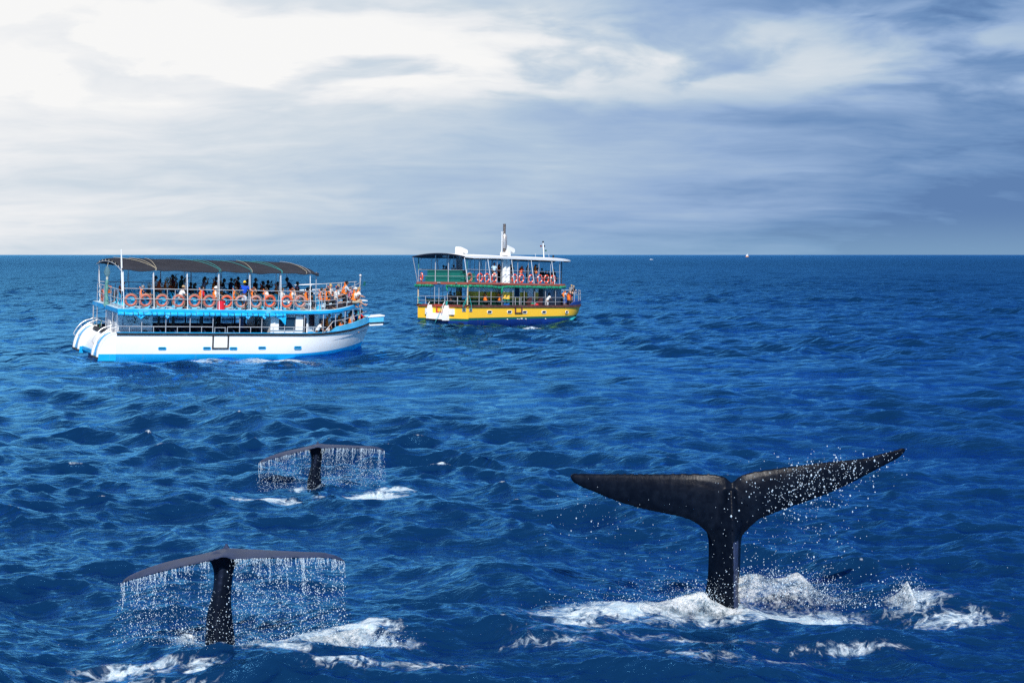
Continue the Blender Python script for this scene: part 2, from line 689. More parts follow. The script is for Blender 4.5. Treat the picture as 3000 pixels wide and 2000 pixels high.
def lettering(s, size, x, y, z, m_, parent, bold=0.0, face='-y', shear=0.0):
    me = text_mesh(s, size, bold=bold, shear=shear)
    me.materials.clear()
    me.materials.append(m_)
    o = link(bpy.data.objects.new('lettering', me), parent)
    o.location = (x, y, z)
    o.rotation_euler = (R(90), 0, 0) if face == '-y' else (R(90), 0, R(-90))
    return o


# ------------------------------------------------------------------ materials of the boats
def banded_paint(name, fn, rough=0.35, streak=(0.45, 0.42, 0.38), streak_amt=0.25):
    """painted hull: the colours change at painted lines measured on the hull itself (object space)"""
    m = bpy.data.materials.new(name)
    m.use_nodes = True
    nt = NT(m.node_tree)
    co = nt.coord('Object')
    x, y, z = nt.sep(co)
    c = fn(nt, x, y, z)
    st = nt.noise(nt.scale(co, (2.6, 2.6, 0.35)), 1.6, 5.0, 0.65)
    sm = nt.noise(co, 0.9, 5.0, 0.6)
    c = nt.mix(nt.step(st, 0.56, 0.8) * nt.step(sm, 0.42, 0.7) * streak_amt, c, streak)
    b = nt.node('ShaderNodeBsdfPrincipled')
    nt.put(b.inputs['Base Color'], c)
    nt.put(b.inputs['Roughness'], rough + (sm - 0.5) * 0.2)
    nt.put(b.inputs['Normal'], nt.bump(nt.noise(co, 1.4, 3.0, 0.5), 0.25, 0.05))
    o = nt.node('ShaderNodeOutputMaterial')
    nt.t.links.new(b.outputs[0], o.inputs[0])
    return m


def glass(name, color, alpha, rough=0.12):
    m = bpy.data.materials.new(name)
    m.use_nodes = True
    nt = NT(m.node_tree)
    co = nt.coord('Object')
    b = nt.node('ShaderNodeBsdfPrincipled')
    n1 = nt.noise(nt.scale(co, (1.0, 1.0, 0.5)), 2.0, 3.0, 0.5)
    nt.put(b.inputs['Base Color'], nt.mix(n1, tuple(c * 0.75 for c in color), color))
    b.inputs['Roughness'].default_value = rough
    tr = nt.node('ShaderNodeBsdfTransparent')
    tr.inputs[0].default_value = (0.82, 0.9, 0.95, 1)
    mx = nt.node('ShaderNodeMixShader')
    nt.put(mx.inputs[0], nt.math('ADD', (n1 - 0.5) * 0.3, alpha, clamp=True))
    nt.t.links.new(tr.outputs[0], mx.inputs[1])
    nt.t.links.new(b.outputs[0], mx.inputs[2])
    o = nt.node('ShaderNodeOutputMaterial')
    nt.t.links.new(mx.outputs[0], o.inputs[0])
    return m


WHITE = mat('white paint', (0.80, 0.80, 0.79), 0.35, vary=0.03, scale=2.0, dirt=(0.5, 0.47, 0.42), dirt_amt=0.22)
STEEL = mat('stainless pipe', (0.50, 0.51, 0.53), 0.32, metal=0.35, vary=0.12, scale=3.0)
BLUE = mat('bright blue paint', (0.008, 0.36, 0.74), 0.35, vary=0.12, scale=1.3, dirt=(0.55, 0.72, 0.82), dirt_amt=0.30)
PALEBLUE = mat('pale blue paint', (0.10, 0.50, 0.78), 0.4, vary=0.15, scale=1.2, dirt=(0.35, 0.62, 0.8), dirt_amt=0.4)
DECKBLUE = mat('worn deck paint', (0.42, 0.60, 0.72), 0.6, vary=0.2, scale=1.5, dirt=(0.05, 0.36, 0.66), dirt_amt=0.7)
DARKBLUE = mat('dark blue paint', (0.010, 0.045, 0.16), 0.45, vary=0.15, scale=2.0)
BLACK = mat('black rubber', (0.016, 0.017, 0.02), 0.6, vary=0.25, scale=4.0, dirt=(0.12, 0.12, 0.13), dirt_amt=0.4)
CANVAS = mat('dark grey canvas', (0.048, 0.050, 0.064), 0.85, spec=0.2, vary=0.12, scale=1.2, bump=0.25, bscale=9.0, dirt=(0.07, 0.07, 0.085), dirt_amt=0.5)
_nt = CANVAS.node_tree                                             # shade cloth lets a little light through
_b = next(n for n in _nt.nodes if n.type == 'BSDF_PRINCIPLED')
_o = next(n for n in _nt.nodes if n.type == 'OUTPUT_MATERIAL')
_t = _nt.nodes.new('ShaderNodeBsdfTranslucent')
_t.inputs[0].default_value = (0.30, 0.305, 0.33, 1)
_m = _nt.nodes.new('ShaderNodeMixShader')
_m.inputs[0].default_value = 0.42
_nt.links.new(_b.outputs[0], _m.inputs[1])
_nt.links.new(_t.outputs[0], _m.inputs[2])
_nt.links.new(_m.outputs[0], _o.inputs[0])
TARP = mat('bright blue tarpaulin', (0.010, 0.42, 0.80), 0.42, vary=0.15, scale=5.0, bump=0.7, bscale=7.0)
GREENTARP = mat('green tarpaulin', (0.012, 0.26, 0.14), 0.45, vary=0.25, scale=6.0, bump=0.7, bscale=7.0)
SEATBLUE = mat('moulded blue plastic', (0.035, 0.48, 0.80), 0.3, vary=0.15, scale=4.0, dirt=(0.3, 0.62, 0.8), dirt_amt=0.4)
DARKSEAT = mat('dark blue seat', (0.010, 0.035, 0.10), 0.55, vary=0.2)
DARKGLASS = mat('tinted window', (0.010, 0.022, 0.045), 0.08, vary=0.3, scale=1.5)
ROPE = mat('cream rope', (0.52, 0.46, 0.34), 0.8, vary=0.2, scale=20.0)
TEALROPE = mat('teal rope', (0.04, 0.36, 0.36), 0.8, vary=0.2, scale=20.0)
INK = mat('black lettering', (0.012, 0.013, 0.02), 0.5, vary=0.1)
SHADEWALL = mat('pale grey wall', (0.76, 0.78, 0.80), 0.5, vary=0.05, scale=2.0)
VINYL = glass('clear vinyl curtain', (0.50, 0.62, 0.78), 0.38)
PANE = glass('window glass', (0.02, 0.06, 0.11), 0.72, 0.05)


# ------------------------------------------------------------------ the white and blue boat
WB = frame(28.5, 3.5, 1.5, (8, -2.85, 0), sea_pt(650, 1049))
white_boat = empty('tour_boat', WB)
tag(white_boat, 'white hulled double deck tour boat with bright blue trim and long dark grey canopy', 'boat')
HW = 2.85


def bow_half(x, x0, x1, h, p):
    if x <= x0:
        return h
    u = min(1.0, (x - x0) / (x1 - x0))
    return max(0.05, h * (1 - u ** p))


def white_sheer(x):
    return 1.53 + (0.52 * ((x - 13.2) / 6.0) ** 2 if x > 13.2 else 0.0)


def loft_hull(levels, n, x_start, parent, mats, transom=True, name='hull'):
    """levels: (end x, half breadth, bow power, z function, where the bow curve begins)"""
    m_ = MB()
    side = {}
    for s in (-1, 1):
        rows = []
        for xe, hb, p, zf, xb in levels:
            row = []
            for i in range(n + 1):
                u = i / n
                u = u ** 0.85
                x = x_start + (xe - x_start) * u
                row.append((x, s * bow_half(x, xb, xe, hb, p), zf(x)))
            rows.append(row)
        side[s] = rows
        m_.grid(rows)
    m_.grid([side[-1][k] for k in (len(levels) - 1,)] + [side[1][len(levels) - 1]])
    # stem: join both sides at the bow
    m_.grid([[r_[-1] for r_ in side[-1]], [r_[-1] for r_ in side[1]]])
    if transom:
        m_.grid([[r_[0] for r_ in side[-1]], [r_[0] for r_ in side[1]]])
    return m_.build(name, mats, parent, smooth=True)


def wb_colour(nt, x, y, z):
    line = 0.27 + nt.math('POWER', nt.step(x, 12.6, 19.4, False), 1.7) * 0.62
    return nt.mix(nt.step(z - line, -0.006, 0.006, False), (0.008, 0.36, 0.74), (0.80, 0.80, 0.80))


HULLWHITE = banded_paint('white hull paint', wb_colour, 0.3, (0.42, 0.39, 0.36), 0.50)
loft_hull([(19.25, HW, 2.7, white_sheer, 12.2), (18.95, HW + 0.02, 2.6, lambda x: white_sheer(x) * 0.62, 12.1), (18.6, HW - 0.01, 2.4, lambda x: 0.30 + max(0, x - 13) * 0.02, 11.9),
           (18.35, HW - 0.08, 2.2, lambda x: -0.1, 11.5), (17.6, 2.3, 1.5, lambda x: -0.6, 10), (16.5, 0.3, 1.2, lambda x: -1.0, 9)], 40, 1.26, white_boat, HULLWHITE)
mb = MB()                                                            # inner deck of the hull
mb.grid([[(x, s * (bow_half(x, 12.2, 19.25, HW, 2.7) - 0.06), 0.95 + max(0, x - 14.8) * 0.16) for x in np.linspace(1.3, 18.9, 30)] for s in (-1, 1)])
mb.build('lower_deck', DARKBLUE, white_boat)
# black strake all along, with the pale blue capping on top
for s in (-1, 1):
    mb = MB()
    cap_ = MB()
    sec = []
    for x in np.linspace(1.3, 19.22, 50):
        b_ = s * bow_half(x, 12.2, 19.25, HW, 2.7)
        z = white_sheer(x)
        o_ = s * 0.06
        sec.append([(x, b_ + o_, z - 0.11), (x, b_ + o_, z + 0.04), (x, b_ - o_ * 2, z + 0.04), (x, b_ - o_ * 2, z - 0.11)])
    mb.grid(sec, closed_u=True)
    mb.build('rubbing_strake', BLACK, white_boat)
    cap_.grid([[(r_[0][0], r_[0][1] - s * 0.015, r_[1][2] + 0.003), (r_[0][0], r_[0][1] - s * 0.015, r_[1][2] + 0.035), (r_[0][0], r_[2][1], r_[1][2] + 0.035), (r_[0][0], r_[2][1], r_[1][2] + 0.003)] for r_ in sec], closed_u=True)
    cap_.build('deck_capping', BLUE, white_boat)
# bulwark at the bow
for s in (-1, 1):
    mb = MB()
    outer, inner = [], []
    for x in np.concatenate([[15.35], np.linspace(15.85, 19.2, 22)]):
        b_ = bow_half(x, 12.2, 19.25, HW, 2.7)
        top = white_sheer(x) + (0.08 if x < 15.5 else 0.36 + (x - 15.85) * 0.045)
        z0 = white_sheer(x) + 0.078
        outer.append([(x, s * (b_ + 0.015), z0), (x, s * (b_ + 0.05), top), (x, s * (max(b_, 0.06) - 0.05), top), (x, s * (max(b_, 0.06) - 0.06), z0)])
    mb.grid(outer, closed_u=True)
    mb.build('bulwark', PALEBLUE, white_boat)
# square bowsprit box
t_ = white_sheer(19.2)
spr = MB().hexa([(19.05, -0.34, t_ + 0.03), (20.08, -0.34, t_ + 0.09), (20.08, 0.34, t_ + 0.09), (19.05, 0.34, t_ + 0.03)],
                [(19.0, -0.36, t_ + 0.36), (20.08, -0.36, t_ + 0.46), (20.08, 0.36, t_ + 0.46), (19.0, 0.36, t_ + 0.36)]).build('bowsprit', PALEBLUE, white_boat)
MB().hexa([(18.9, -0.40, t_ + 0.363), (20.13, -0.40, t_ + 0.463), (20.13, 0.40, t_ + 0.463), (18.9, 0.40, t_ + 0.363)],
          [(18.9, -0.40, t_ + 0.43), (20.13, -0.40, t_ + 0.53), (20.13, 0.40, t_ + 0.53), (18.9, 0.40, t_ + 0.43)]).build('top_plank', WHITE, spr)
MB().hexa([(19.08, -0.37, t_ - 0.06), (20.1, -0.37, t_ + 0.0), (20.1, 0.37, t_ + 0.0), (19.08, 0.37, t_ - 0.06)],
          [(19.08, -0.37, t_ + 0.028), (20.1, -0.37, t_ + 0.088), (20.1, 0.37, t_ + 0.088), (19.08, 0.37, t_ + 0.028)]).build('rubber_band', BLACK, spr)
MB().hexa([(19.08, -0.33, t_ - 0.20), (20.06, -0.33, t_ - 0.14), (20.06, 0.33, t_ - 0.14), (19.08, 0.33, t_ - 0.20)],
          [(19.08, -0.33, t_ - 0.063), (20.06, -0.33, t_ - 0.003), (20.06, 0.33, t_ - 0.003), (19.08, 0.33, t_ - 0.063)]).build('bottom_plank', WHITE, spr)


def porthole(x, z, y, mframe, mpane, parent, w_=0.52, h_=0.17, yaw=0.0):
    """slot shaped porthole with a raised rim"""
    def slot(a, b, n=8):
        out = []
        for c_, st in ((a - b, -90), (-(a - b), 90)):
            for i in range(n + 1):
                an = R(st + 180 * i / n)
                out.append((c_ + b * math.cos(an), b * math.sin(an)))
        return out
    o_, i_ = slot(w_ / 2, h_ / 2), slot(w_ / 2 - 0.05, h_ / 2 - 0.045)
    m_ = MB()
    m_.grid([[(p[0], 0.0, p[1]) for p in o_], [(p[0], -0.045, p[1]) for p in o_], [(p[0], -0.045, p[1]) for p in i_], [(p[0], 0.0, p[1]) for p in i_]], closed_u=True)
    f = m_.build('porthole', mframe, parent)
    f.location = (x, y, z)
    f.rotation_euler = (0, 0, yaw)
    MB().prism([p for p in i_], 1, -0.012, -0.004).build('pane', mpane, f)
    return f


for x, z in ((4.15, 0.62), (7.0, 0.63), (8.72, 0.62), (10.62, 0.66)):
    porthole(x, z, -HW - 0.003, BLUE, DARKGLASS, white_boat)
porthole(13.02, 0.68, -bow_half(13.02, 12.05, 18.85, HW + 0.02, 2.6) - 0.02, BLUE, DARKGLASS, white_boat, yaw=R(4))
# boarding gate framed in black rubber
g = MB()
g.box(7.33, 7.42, -HW - 0.06, -HW - 0.004, 0.66, 1.42).box(8.32, 8.41, -HW - 0.06, -HW - 0.004, 0.66, 1.42).box(7.33, 8.41, -HW - 0.058, -HW - 0.002, 0.575, 0.66)
g.build('gate_frame', BLACK, white_boat)

# stern: two curved slides with a recessed transom between them
def stern_curve(t, grow=0.0):
    return 1.28 - (1.08 + grow) * math.cos(t), -0.02 + (1.53 + grow) * math.sin(t)


for s in (-1, 1):
    y0, y1_ = sorted((s * HW, s * (HW - 1.25)))
    prof = [stern_curve(R(a)) for a in np.linspace(0, 90, 14)]
    mb = MB()
    mb.prism([(1.30, -0.15)] + [(stern_curve(0)[0], -0.15)] + prof + [(1.30, 1.50)], 1, y0, y1_)
    sl = mb.build('stern_slide', HULLWHITE, white_boat, smooth=True)
    for yy in (y0 + 0.06, y1_ - 0.06):                                # raised lips
        MB().grid([[(x, yy - 0.07, z), (x - 0.10 * math.cos(a), yy - 0.07, z + 0.10 * math.sin(a)), (x - 0.10 * math.cos(a), yy + 0.07, z + 0.10 * math.sin(a)), (x, yy + 0.07, z)]
                   for a in np.radians(np.linspace(4, 90, 13)) for x, z in (stern_curve(a),)], closed_u=True).build('lip', WHITE, sl, smooth=True)
    ym = (y0 + y1_) / 2 + 0.12
    MB().grid([[(x - 0.012 * math.cos(a), yy, z + 0.012 * math.sin(a)) for yy in (ym - 0.20, ym + 0.20)] for a in np.radians(np.linspace(10, 84, 12)) for x, z in (stern_curve(a),)]).build('stripe', BLUE, sl, smooth=True)
    MB().tube([(stern_curve(0)[0] - 0.06, y0 - 0.02, 0.03), (stern_curve(0)[0] - 0.06, y1_ + 0.02, 0.03)], 0.075, 8).build('rubber_fender', BLACK, sl)
    for yy in (y0 + 0.08, y1_ - 0.08):
        hr = [(stern_curve(R(a), 0.24)[0], yy, stern_curve(R(a), 0.24)[1] + 0.12) for a in np.linspace(28, 84, 9)] + [(1.30, yy, 1.93)]
        m_ = MB().tube(hr, 0.028, 6)
        for k in (0, 4):
            m_.tube([hr[k], (stern_curve(R(28 + 7 * k))[0], yy, stern_curve(R(28 + 7 * k))[1])], 0.02, 5)
        m_.build('handrail', STEEL, white_boat, smooth=True)
prof = [stern_curve(R(a)) for a in np.linspace(12, 90, 12)]
tr_ = MB().prism([(1.29, 0.3)] + [(x + 0.28, z) for x, z in prof if x + 0.28 < 1.29] + [(1.29, 1.50)], 1, -1.62, 1.62).build('transom', WHITE, white_boat, smooth=True)
MB().box(0.38, 1.25, -1.60, 1.60, 0.06, 0.30).build('blue_step', BLUE, tr_)
MB().box(0.55, 1.2, -0.75, 0.75, -0.6, 0.055).build('rudder_box', DARKBLUE, tr_)
MB().hexa([(0.98, -1.55, 1.36), (1.10, -1.55, 1.36), (1.10, 1.55, 1.36), (0.98, 1.55, 1.36)], [(1.08, -1.55, 1.56), (1.2, -1.55, 1.56), (1.2, 1.55, 1.56), (1.08, 1.55, 1.56)]).build('rubber_edge', BLACK, tr_)

# upper deck slab
def deck_half(x):
    return bow_half(x, 13.6, 18.62, HW, 2.4)


def deck_z(x):
    return 3.03 + (0.55 * ((x - 13.9) / 4.7) ** 2 if x > 13.9 else 0.0)


xs = list(np.linspace(1.30, 13.9, 10)) + list(np.linspace(14.4, 18.58, 18))
mb = MB()
mb.grid([[(x, -deck_half(x), deck_z(x)) for x in xs], [(x, 0, deck_z(x) + 0.015) for x in xs], [(x, deck_half(x), deck_z(x)) for x in xs]], 0)
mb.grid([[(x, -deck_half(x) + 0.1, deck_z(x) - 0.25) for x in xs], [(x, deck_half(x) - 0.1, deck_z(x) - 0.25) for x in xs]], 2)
for s in (-1, 1):
    mb.grid([[(x, s * deck_half(x), deck_z(x)) for x in xs], [(x, s * (deck_half(x) + 0.03), deck_z(x) - 0.03) for x in xs], [(x, s * (deck_half(x) + 0.03), deck_z(x) - 0.19) for x in xs], [(x, s * (deck_half(x) - 0.1), deck_z(x) - 0.25) for x in xs]], 1)
for x in (xs[0], xs[-1]):
    mb.grid([[(x, y, deck_z(x)) for y in (-deck_half(x), deck_half(x))], [(x, y, deck_z(x) - 0.25) for y in (-deck_half(x), deck_half(x))]], 1)
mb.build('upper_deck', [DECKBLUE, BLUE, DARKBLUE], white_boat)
MB().box(1.45, 11.2, -HW + 0.06, -HW + 0.17, 2.74, 2.80).build('deck_beam', DARKBLUE, white_boat)
# rolled tarpaulin lashed under the deck edge
random.seed(5)
tp = [(x, -HW - 0.02 + random.uniform(-0.02, 0.02), 2.725 + random.uniform(-0.015, 0.012)) for x in np.linspace(1.32, 12.1, 74)]
rolled = MB().tube(tp, [0.108 + random.uniform(-0.022, 0.022) for _ in tp], 8).build('rolled_tarpaulin', TARP, white_boat, smooth=True)
for x in np.arange(1.75, 12.0, 0.405):
    x += random.uniform(-0.09, 0.09)
    MB().tube([(x + 0.02, -HW - 0.02 + 0.132 * math.cos(a), 2.725 + 0.132 * math.sin(a)) for a in np.linspace(0, 2 * math.pi, 9)[:-1]], 0.022, 4, closed=True).build('strap', BLACK, rolled)
for x, w_, h_ in ((2.75, 0.30, 0.24), (4.40, 0.13, 0.2), (9.6, 0.16, 0.2), (10.7, 0.12, 0.18)):
    MB().tube([(x - w_, -HW - 0.02, 2.67), (x - w_ * 0.4, -HW - 0.05, 2.66 - h_ * 0.4), (x, -HW - 0.05, 2.65 - h_ * 0.8), (x + w_ * 0.5, -HW - 0.03, 2.66 - h_ * 0.3), (x + w_, -HW - 0.02, 2.67)], [0.04, 0.08, 0.06, 0.07, 0.03], 7).build('loose_fold', TARP, rolled, smooth=True)
MB().add([(11.5, -HW - 0.03, 2.68), (12.15, -HW - 0.05, 2.68), (12.12, -HW - 0.06, 2.12), (12.0, -HW - 0.03, 2.2), (11.8, -HW - 0.06, 2.45), (11.5, -HW, 2.6), (12.12, -HW + 0.0, 2.12), (12.15, -HW + 0.02, 2.68), (11.5, -HW + 0.03, 2.68)],
         [(0, 1, 2, 3, 4, 5), (1, 7, 6, 2), (8, 5, 4, 3, 6, 7), (0, 8, 7, 1), (0, 5, 8), (2, 6, 3)]).build('loose_corner', TARP, rolled)


def stanchion(x, y, z0, z1, parent, r=0.03, name='stanchion', lean=0.0, m_=None):
    return MB().tube([(x, y, z0), (x + lean, y, z1)], r, 6).build(name, m_ or STEEL, parent, smooth=True)


def railing(pts, parent, r=0.026, name='rail', m_=None):
    return MB().tube(pts, r, 6).build(name, m_ or STEEL, parent, smooth=True)


# lower deck posts and rails
for x in (1.32, 2.85, 4.36, 5.9, 7.37, 9.12, 10.58, 12.12, 13.45, 14.75):
    for s in (-1, 1):
        stanchion(x, s * 2.76, 1.60, 2.78, white_boat, 0.028)
for x in (2.1, 3.6, 5.1, 6.65, 7.5, 8.18, 8.32, 9.85, 11.35, 12.75, 14.1):
    for s in (-1, 1):
        stanchion(x, s * 2.76, 1.60, 1.95, white_boat, 0.022)
for s in (-1, 1):
    railing([(1.32, s * 2.76, 1.95), (7.37, s * 2.76, 1.95)], white_boat)
    railing([(7.5, s * 2.76, 1.91), (8.18, s * 2.76, 1.91)], white_boat)
    railing([(8.32, s * 2.76, 1.95), (14.95, s * 2.74, 1.96)], white_boat)
    bowrail = [(x, s * max(0.12, bow_half(x, 12.2, 19.25, HW, 2.7) - 0.02), white_sheer(x) + 0.70 + (x - 15.3) * 0.05) for x in np.linspace(15.55, 18.7, 14)]
    railing([(14.95, s * 2.52, 1.62)] + bowrail, white_boat, 0.026)
    for x in (15.75, 16.55, 17.25, 18.0):
        b_ = s * (bow_half(x, 12.2, 19.25, HW, 2.7) - 0.02)
        zt = deck_z(x) - 0.26 if abs(b_) < deck_half(x) + 0.3 and x < 17.5 else white_sheer(x) + 1.45
        stanchion(x, b_, white_sheer(x) + 0.36, zt, white_boat, 0.028)
for y in (2.75, 1.9, -0.2, -1.7):
    stanchion(1.34, y, 1.55, 2.78, white_boat, 0.028)
railing([(1.34, -2.75, 1.95), (1.34, 2.75, 1.95)], white_boat)
for y in (-1.0, 0.8):
    stanchion(1.34, y, 1.55, 1.95, white_boat, 0.022)

# store cabin with its writing
MB().box(1.62, 3.78, -1.9, 0.6, 0.96, 2.775).build('store_cabin', SHADEWALL, white_boat)
dr = MB().box(1.66, 1.95, -1.935, -1.903, 1.0, 2.62).build('cabin_door', SHADEWALL, white_boat)
MB().box(1.90, 1.925, -1.96, -1.936, 1.75, 2.3).build('handle', DARKBLUE, dr)
for y in (-1.3, 0.0):
    MB().box(1.57, 1.618, y - 0.35, y + 0.35, 1.0, 2.6).build('door_panel', SHADEWALL, white_boat)
lettering('MIRISSA', 0.14, 2.33, -1.908, 2.44, mat('grey lettering', (0.16, 0.17, 0.2), 0.5), white_boat)
lettering('Wh', 0.30, 2.40, -1.908, 2.20, INK, white_boat, bold=-0.002)
lettering('e', 0.27, 2.83, -1.908, 2.19, INK, white_boat)
# the whale tail that stands in for the letters between h and e
tail = [(2.55, 2.04), (2.63, 2.13), (2.66, 2.22), (2.645, 2.33), (2.60, 2.44), (2.585, 2.55), (2.63, 2.46), (2.68, 2.37), (2.74, 2.385), (2.80, 2.40), (2.75, 2.335), (2.705, 2.25), (2.70, 2.15), (2.73, 2.09), (2.79, 2.05), (2.70, 2.075), (2.66, 2.09), (2.60, 2.055)]
MB().prism(tail, 1, -1.909, -1.904).build('whale_tail_emblem', INK, white_boat)
MB().tube([(2.30 + 0.27 * t, -1.907, 2.05 - 0.05 * math.sin(math.pi * t)) for t in np.linspace(0, 1, 8)], [0.002, 0.006, 0.009, 0.011, 0.011, 0.010, 0.008, 0.004], 4).build('emblem_swash', INK, white_boat)
for s_, z in (('BreakFast', 2.515), ('Water', 2.385), ('LifeJacket', 2.0), ('Juice', 1.615)):
    lettering(s_, 0.155, 3.33, -1.908, z, INK, white_boat, bold=0.006)
# the same emblem, smaller, on the panel facing aft
lettering('Wh', 0.24, 1.565, -0.95, 2.2, INK, white_boat, face='-x')
MB().prism([(y * 0.8 - (2.6 * 0.8) - 1.25, z) for y, z in tail], 0, 1.558, 1.564).build('whale_tail_emblem', INK, white_boat)

# saloon: far side wall and seats, pillars, clear curtains
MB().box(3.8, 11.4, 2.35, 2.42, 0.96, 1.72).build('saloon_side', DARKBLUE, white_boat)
for k, x in enumerate((3.85, 4.9, 6.1, 7.25, 8.4, 9.6, 10.6, 11.3)):
    MB().box(x - 0.05, x + 0.05, 2.36, 2.41, 1.723, 2.77).build('window_pillar', DARKSEAT, white_boat)
for a, b_ in ((3.95, 4.8), (5.0, 6.0), (6.2, 7.15), (7.35, 8.3), (8.5, 9.5), (9.7, 10.5)):
    MB().box(a, b_, 2.37, 2.38, 1.76, 2.72).build('vinyl_curtain', VINYL, white_boat)
    MB().box(a, b_, 2.355, 2.405, 1.93, 1.965).build('curtain_bar', BLACK, white_boat)
for x, y in ((4.45, -1.0), (5.36, -1.0), (7.19, -1.0), (8.1, -0.9), (10.83, -1.0)):
    MB().box(x - 0.06, x + 0.06, y - 0.06, y + 0.06, 0.96, 2.775).build('saloon_pillar', mat('black pillar', (0.02, 0.02, 0.025), 0.5), white_boat)
MB().box(9.72, 9.95, -1.15, -0.95, 0.96, 2.775).build('saloon_pillar', DARKBLUE, white_boat)
for i, x in enumerate(np.arange(4.3, 11.0, 0.95)):
    for y in (-1.6, 0.2, 1.5):
        st = MB().box(x, x + 0.45, y - 0.5, y + 0.5, 1.3, 1.42).hexa([(x - 0.02, y - 0.5, 1.42), (x + 0.08, y - 0.5, 1.42), (x + 0.08, y + 0.5, 1.42), (x - 0.02, y + 0.5, 1.42)], [(x - 0.14, y - 0.46, 1.70), (x - 0.07, y - 0.46, 1.73), (x - 0.07, y + 0.46, 1.73), (x - 0.14, y + 0.46, 1.70)])
        st.box(x + 0.1, x + 0.3, y - 0.3, y + 0.3, 0.955, 1.3)
        st.build('saloon_seat', DARKSEAT, white_boat)
st = MB()
for k in range(6):
    st.box(10.35 + 0.16 * k, 10.6 + 0.16 * k, -1.55, -0.95, 1.05 + 0.29 * k, 1.09 + 0.29 * k)
for y in (-1.56, -0.96):
    st.tube([(10.3, y, 1.0), (11.3, y, 2.76)], 0.035, 5)
st.build('stairs', BLACK, white_boat)
# wheelhouse
wh = MB()
wh.box(11.26, 11.84, -2.53, -2.47, 0.96, 2.775).box(12.91, 13.45, -2.53, -2.47, 0.96, 2.775).box(11.84, 12.91, -2.53, -2.47, 0.96, 1.80).box(11.84, 12.91, -2.53, -2.47, 2.57, 2.775)
wh.box(11.26, 11.32, -2.47, 1.9, 0.96, 2.775).box(13.39, 13.45, -2.47, 1.9, 0.96, 2.775)
wh.build('wheelhouse_wall', WHITE, white_boat)
wf = MB().box(11.81, 12.94, -2.545, -2.525, 1.775, 1.805).box(11.81, 12.94, -2.545, -2.525, 2.565, 2.595).box(11.81, 11.84, -2.545, -2.525, 1.805, 2.565).box(12.91, 12.94, -2.545, -2.525, 1.805, 2.565).build('wheelhouse_window', BLACK, white_boat)
MB().box(11.84, 12.91, -2.505, -2.495, 1.805, 2.565).build('pane', PANE, wf)
wt = MB().box(11.60, 13.40, -2.56, -2.535, 2.61, 2.765).build('name_board', WHITE, white_boat)
nm = lettering('me To Explorers (PVT) Ltd', 0.150, 12.62, -2.566, 2.69, INK, wt, bold=0.004)
# shaded front of the wheelhouse with a small window, the stove pipe beside it
MB().hexa([(13.80, -2.25, 0.96), (13.86, -2.30, 0.96), (14.8, -1.6, 1.0), (14.74, -1.55, 1.0)], [(13.80, -2.25, 2.77), (13.86, -2.30, 2.77), (14.65, -1.6, 2.77), (14.59, -1.55, 2.77)]).build('cabin_front', SHADEWALL, white_boat)
MB().hexa([(13.98, -2.23, 1.98), (14.02, -2.27, 1.98), (14.55, -1.80, 1.98), (14.51, -1.76, 1.98)], [(13.97, -2.23, 2.72), (14.01, -2.27, 2.72), (14.50, -1.82, 2.72), (14.46, -1.78, 2.72)]).build('cabin_window', DARKGLASS, white_boat)
MB().tube([(14.8, -1.55, 1.0), (14.8, -1.55, 2.77)], 0.15, 10).build('vent_pipe', SHADEWALL, white_boat, smooth=True)
MB().box(13.9, 14.6, -2.35, -2.05, 0.96, 1.62).build('locker', BLUE, white_boat)
MB().box(15.1, 15.25, 0.2, 2.2, 1.0, 2.2).build('bow_screen', DARKBLUE, white_boat)
MB().box(15.4, 18.0, 0.7, 1.2, 1.15, 1.75).build('bow_bench', DARKBLUE, white_boat)

# upper deck posts, rails and canopy
PX = (1.72, 3.6, 5.72, 7.75, 9.78, 11.84, 13.83)
for i, x in enumerate(PX):
    for s in (-1, 1):
        stanchion(x, s * 2.75, deck_z(x), 5.46, white_boat, 0.026, 'canopy_post', lean=-0.12, m_=WHITE)
        if i < 6:
            stanchion(x - 0.15, s * 2.7, 4.25, 5.42, white_boat, 0.02, 'canopy_post', lean=0.02)
for s in (-1, 1):
    stanchion(14.24, s * 2.6, deck_z(14.2), 5.5, white_boat, 0.03, 'canopy_post', lean=-0.05)
    for i, x in enumerate((2.7, 4.4, 4.9, 6.6, 7.6, 8.6, 9.65, 10.7, 11.65, 12.7, 13.7, 14.45, 14.6)):
        stanchion(x, s * 2.72, deck_z(x), 4.26, white_boat, 0.022)
    for z in (3.64, 4.26):
        railing([(1.62, s * 2.75, z), (14.3, s * 2.74, z)], white_boat, 0.026)
for x in (2.5, 4.6, 6.6, 8.7, 10.8, 12.8):
    stanchion(x, 0.9, deck_z(x), 5.6, white_boat, 0.024, 'canopy_post')
# stern rail of the upper deck
for y in np.linspace(2.75, -2.75, 8):
    stanchion(1.55, y, deck_z(1.5), 4.12, white_boat, 0.022)
for z in (3.6, 4.14):
    railing([(1.55, -2.75, z), (1.55, 2.75, z)], white_boat)
# bow rail of the upper deck
def deck_rail(z, s, x0=14.3):
    return [(x, s * max(0.1, deck_half(x) - 0.12), deck_z(x) + z) for x in np.linspace(x0, 18.3, 14)]


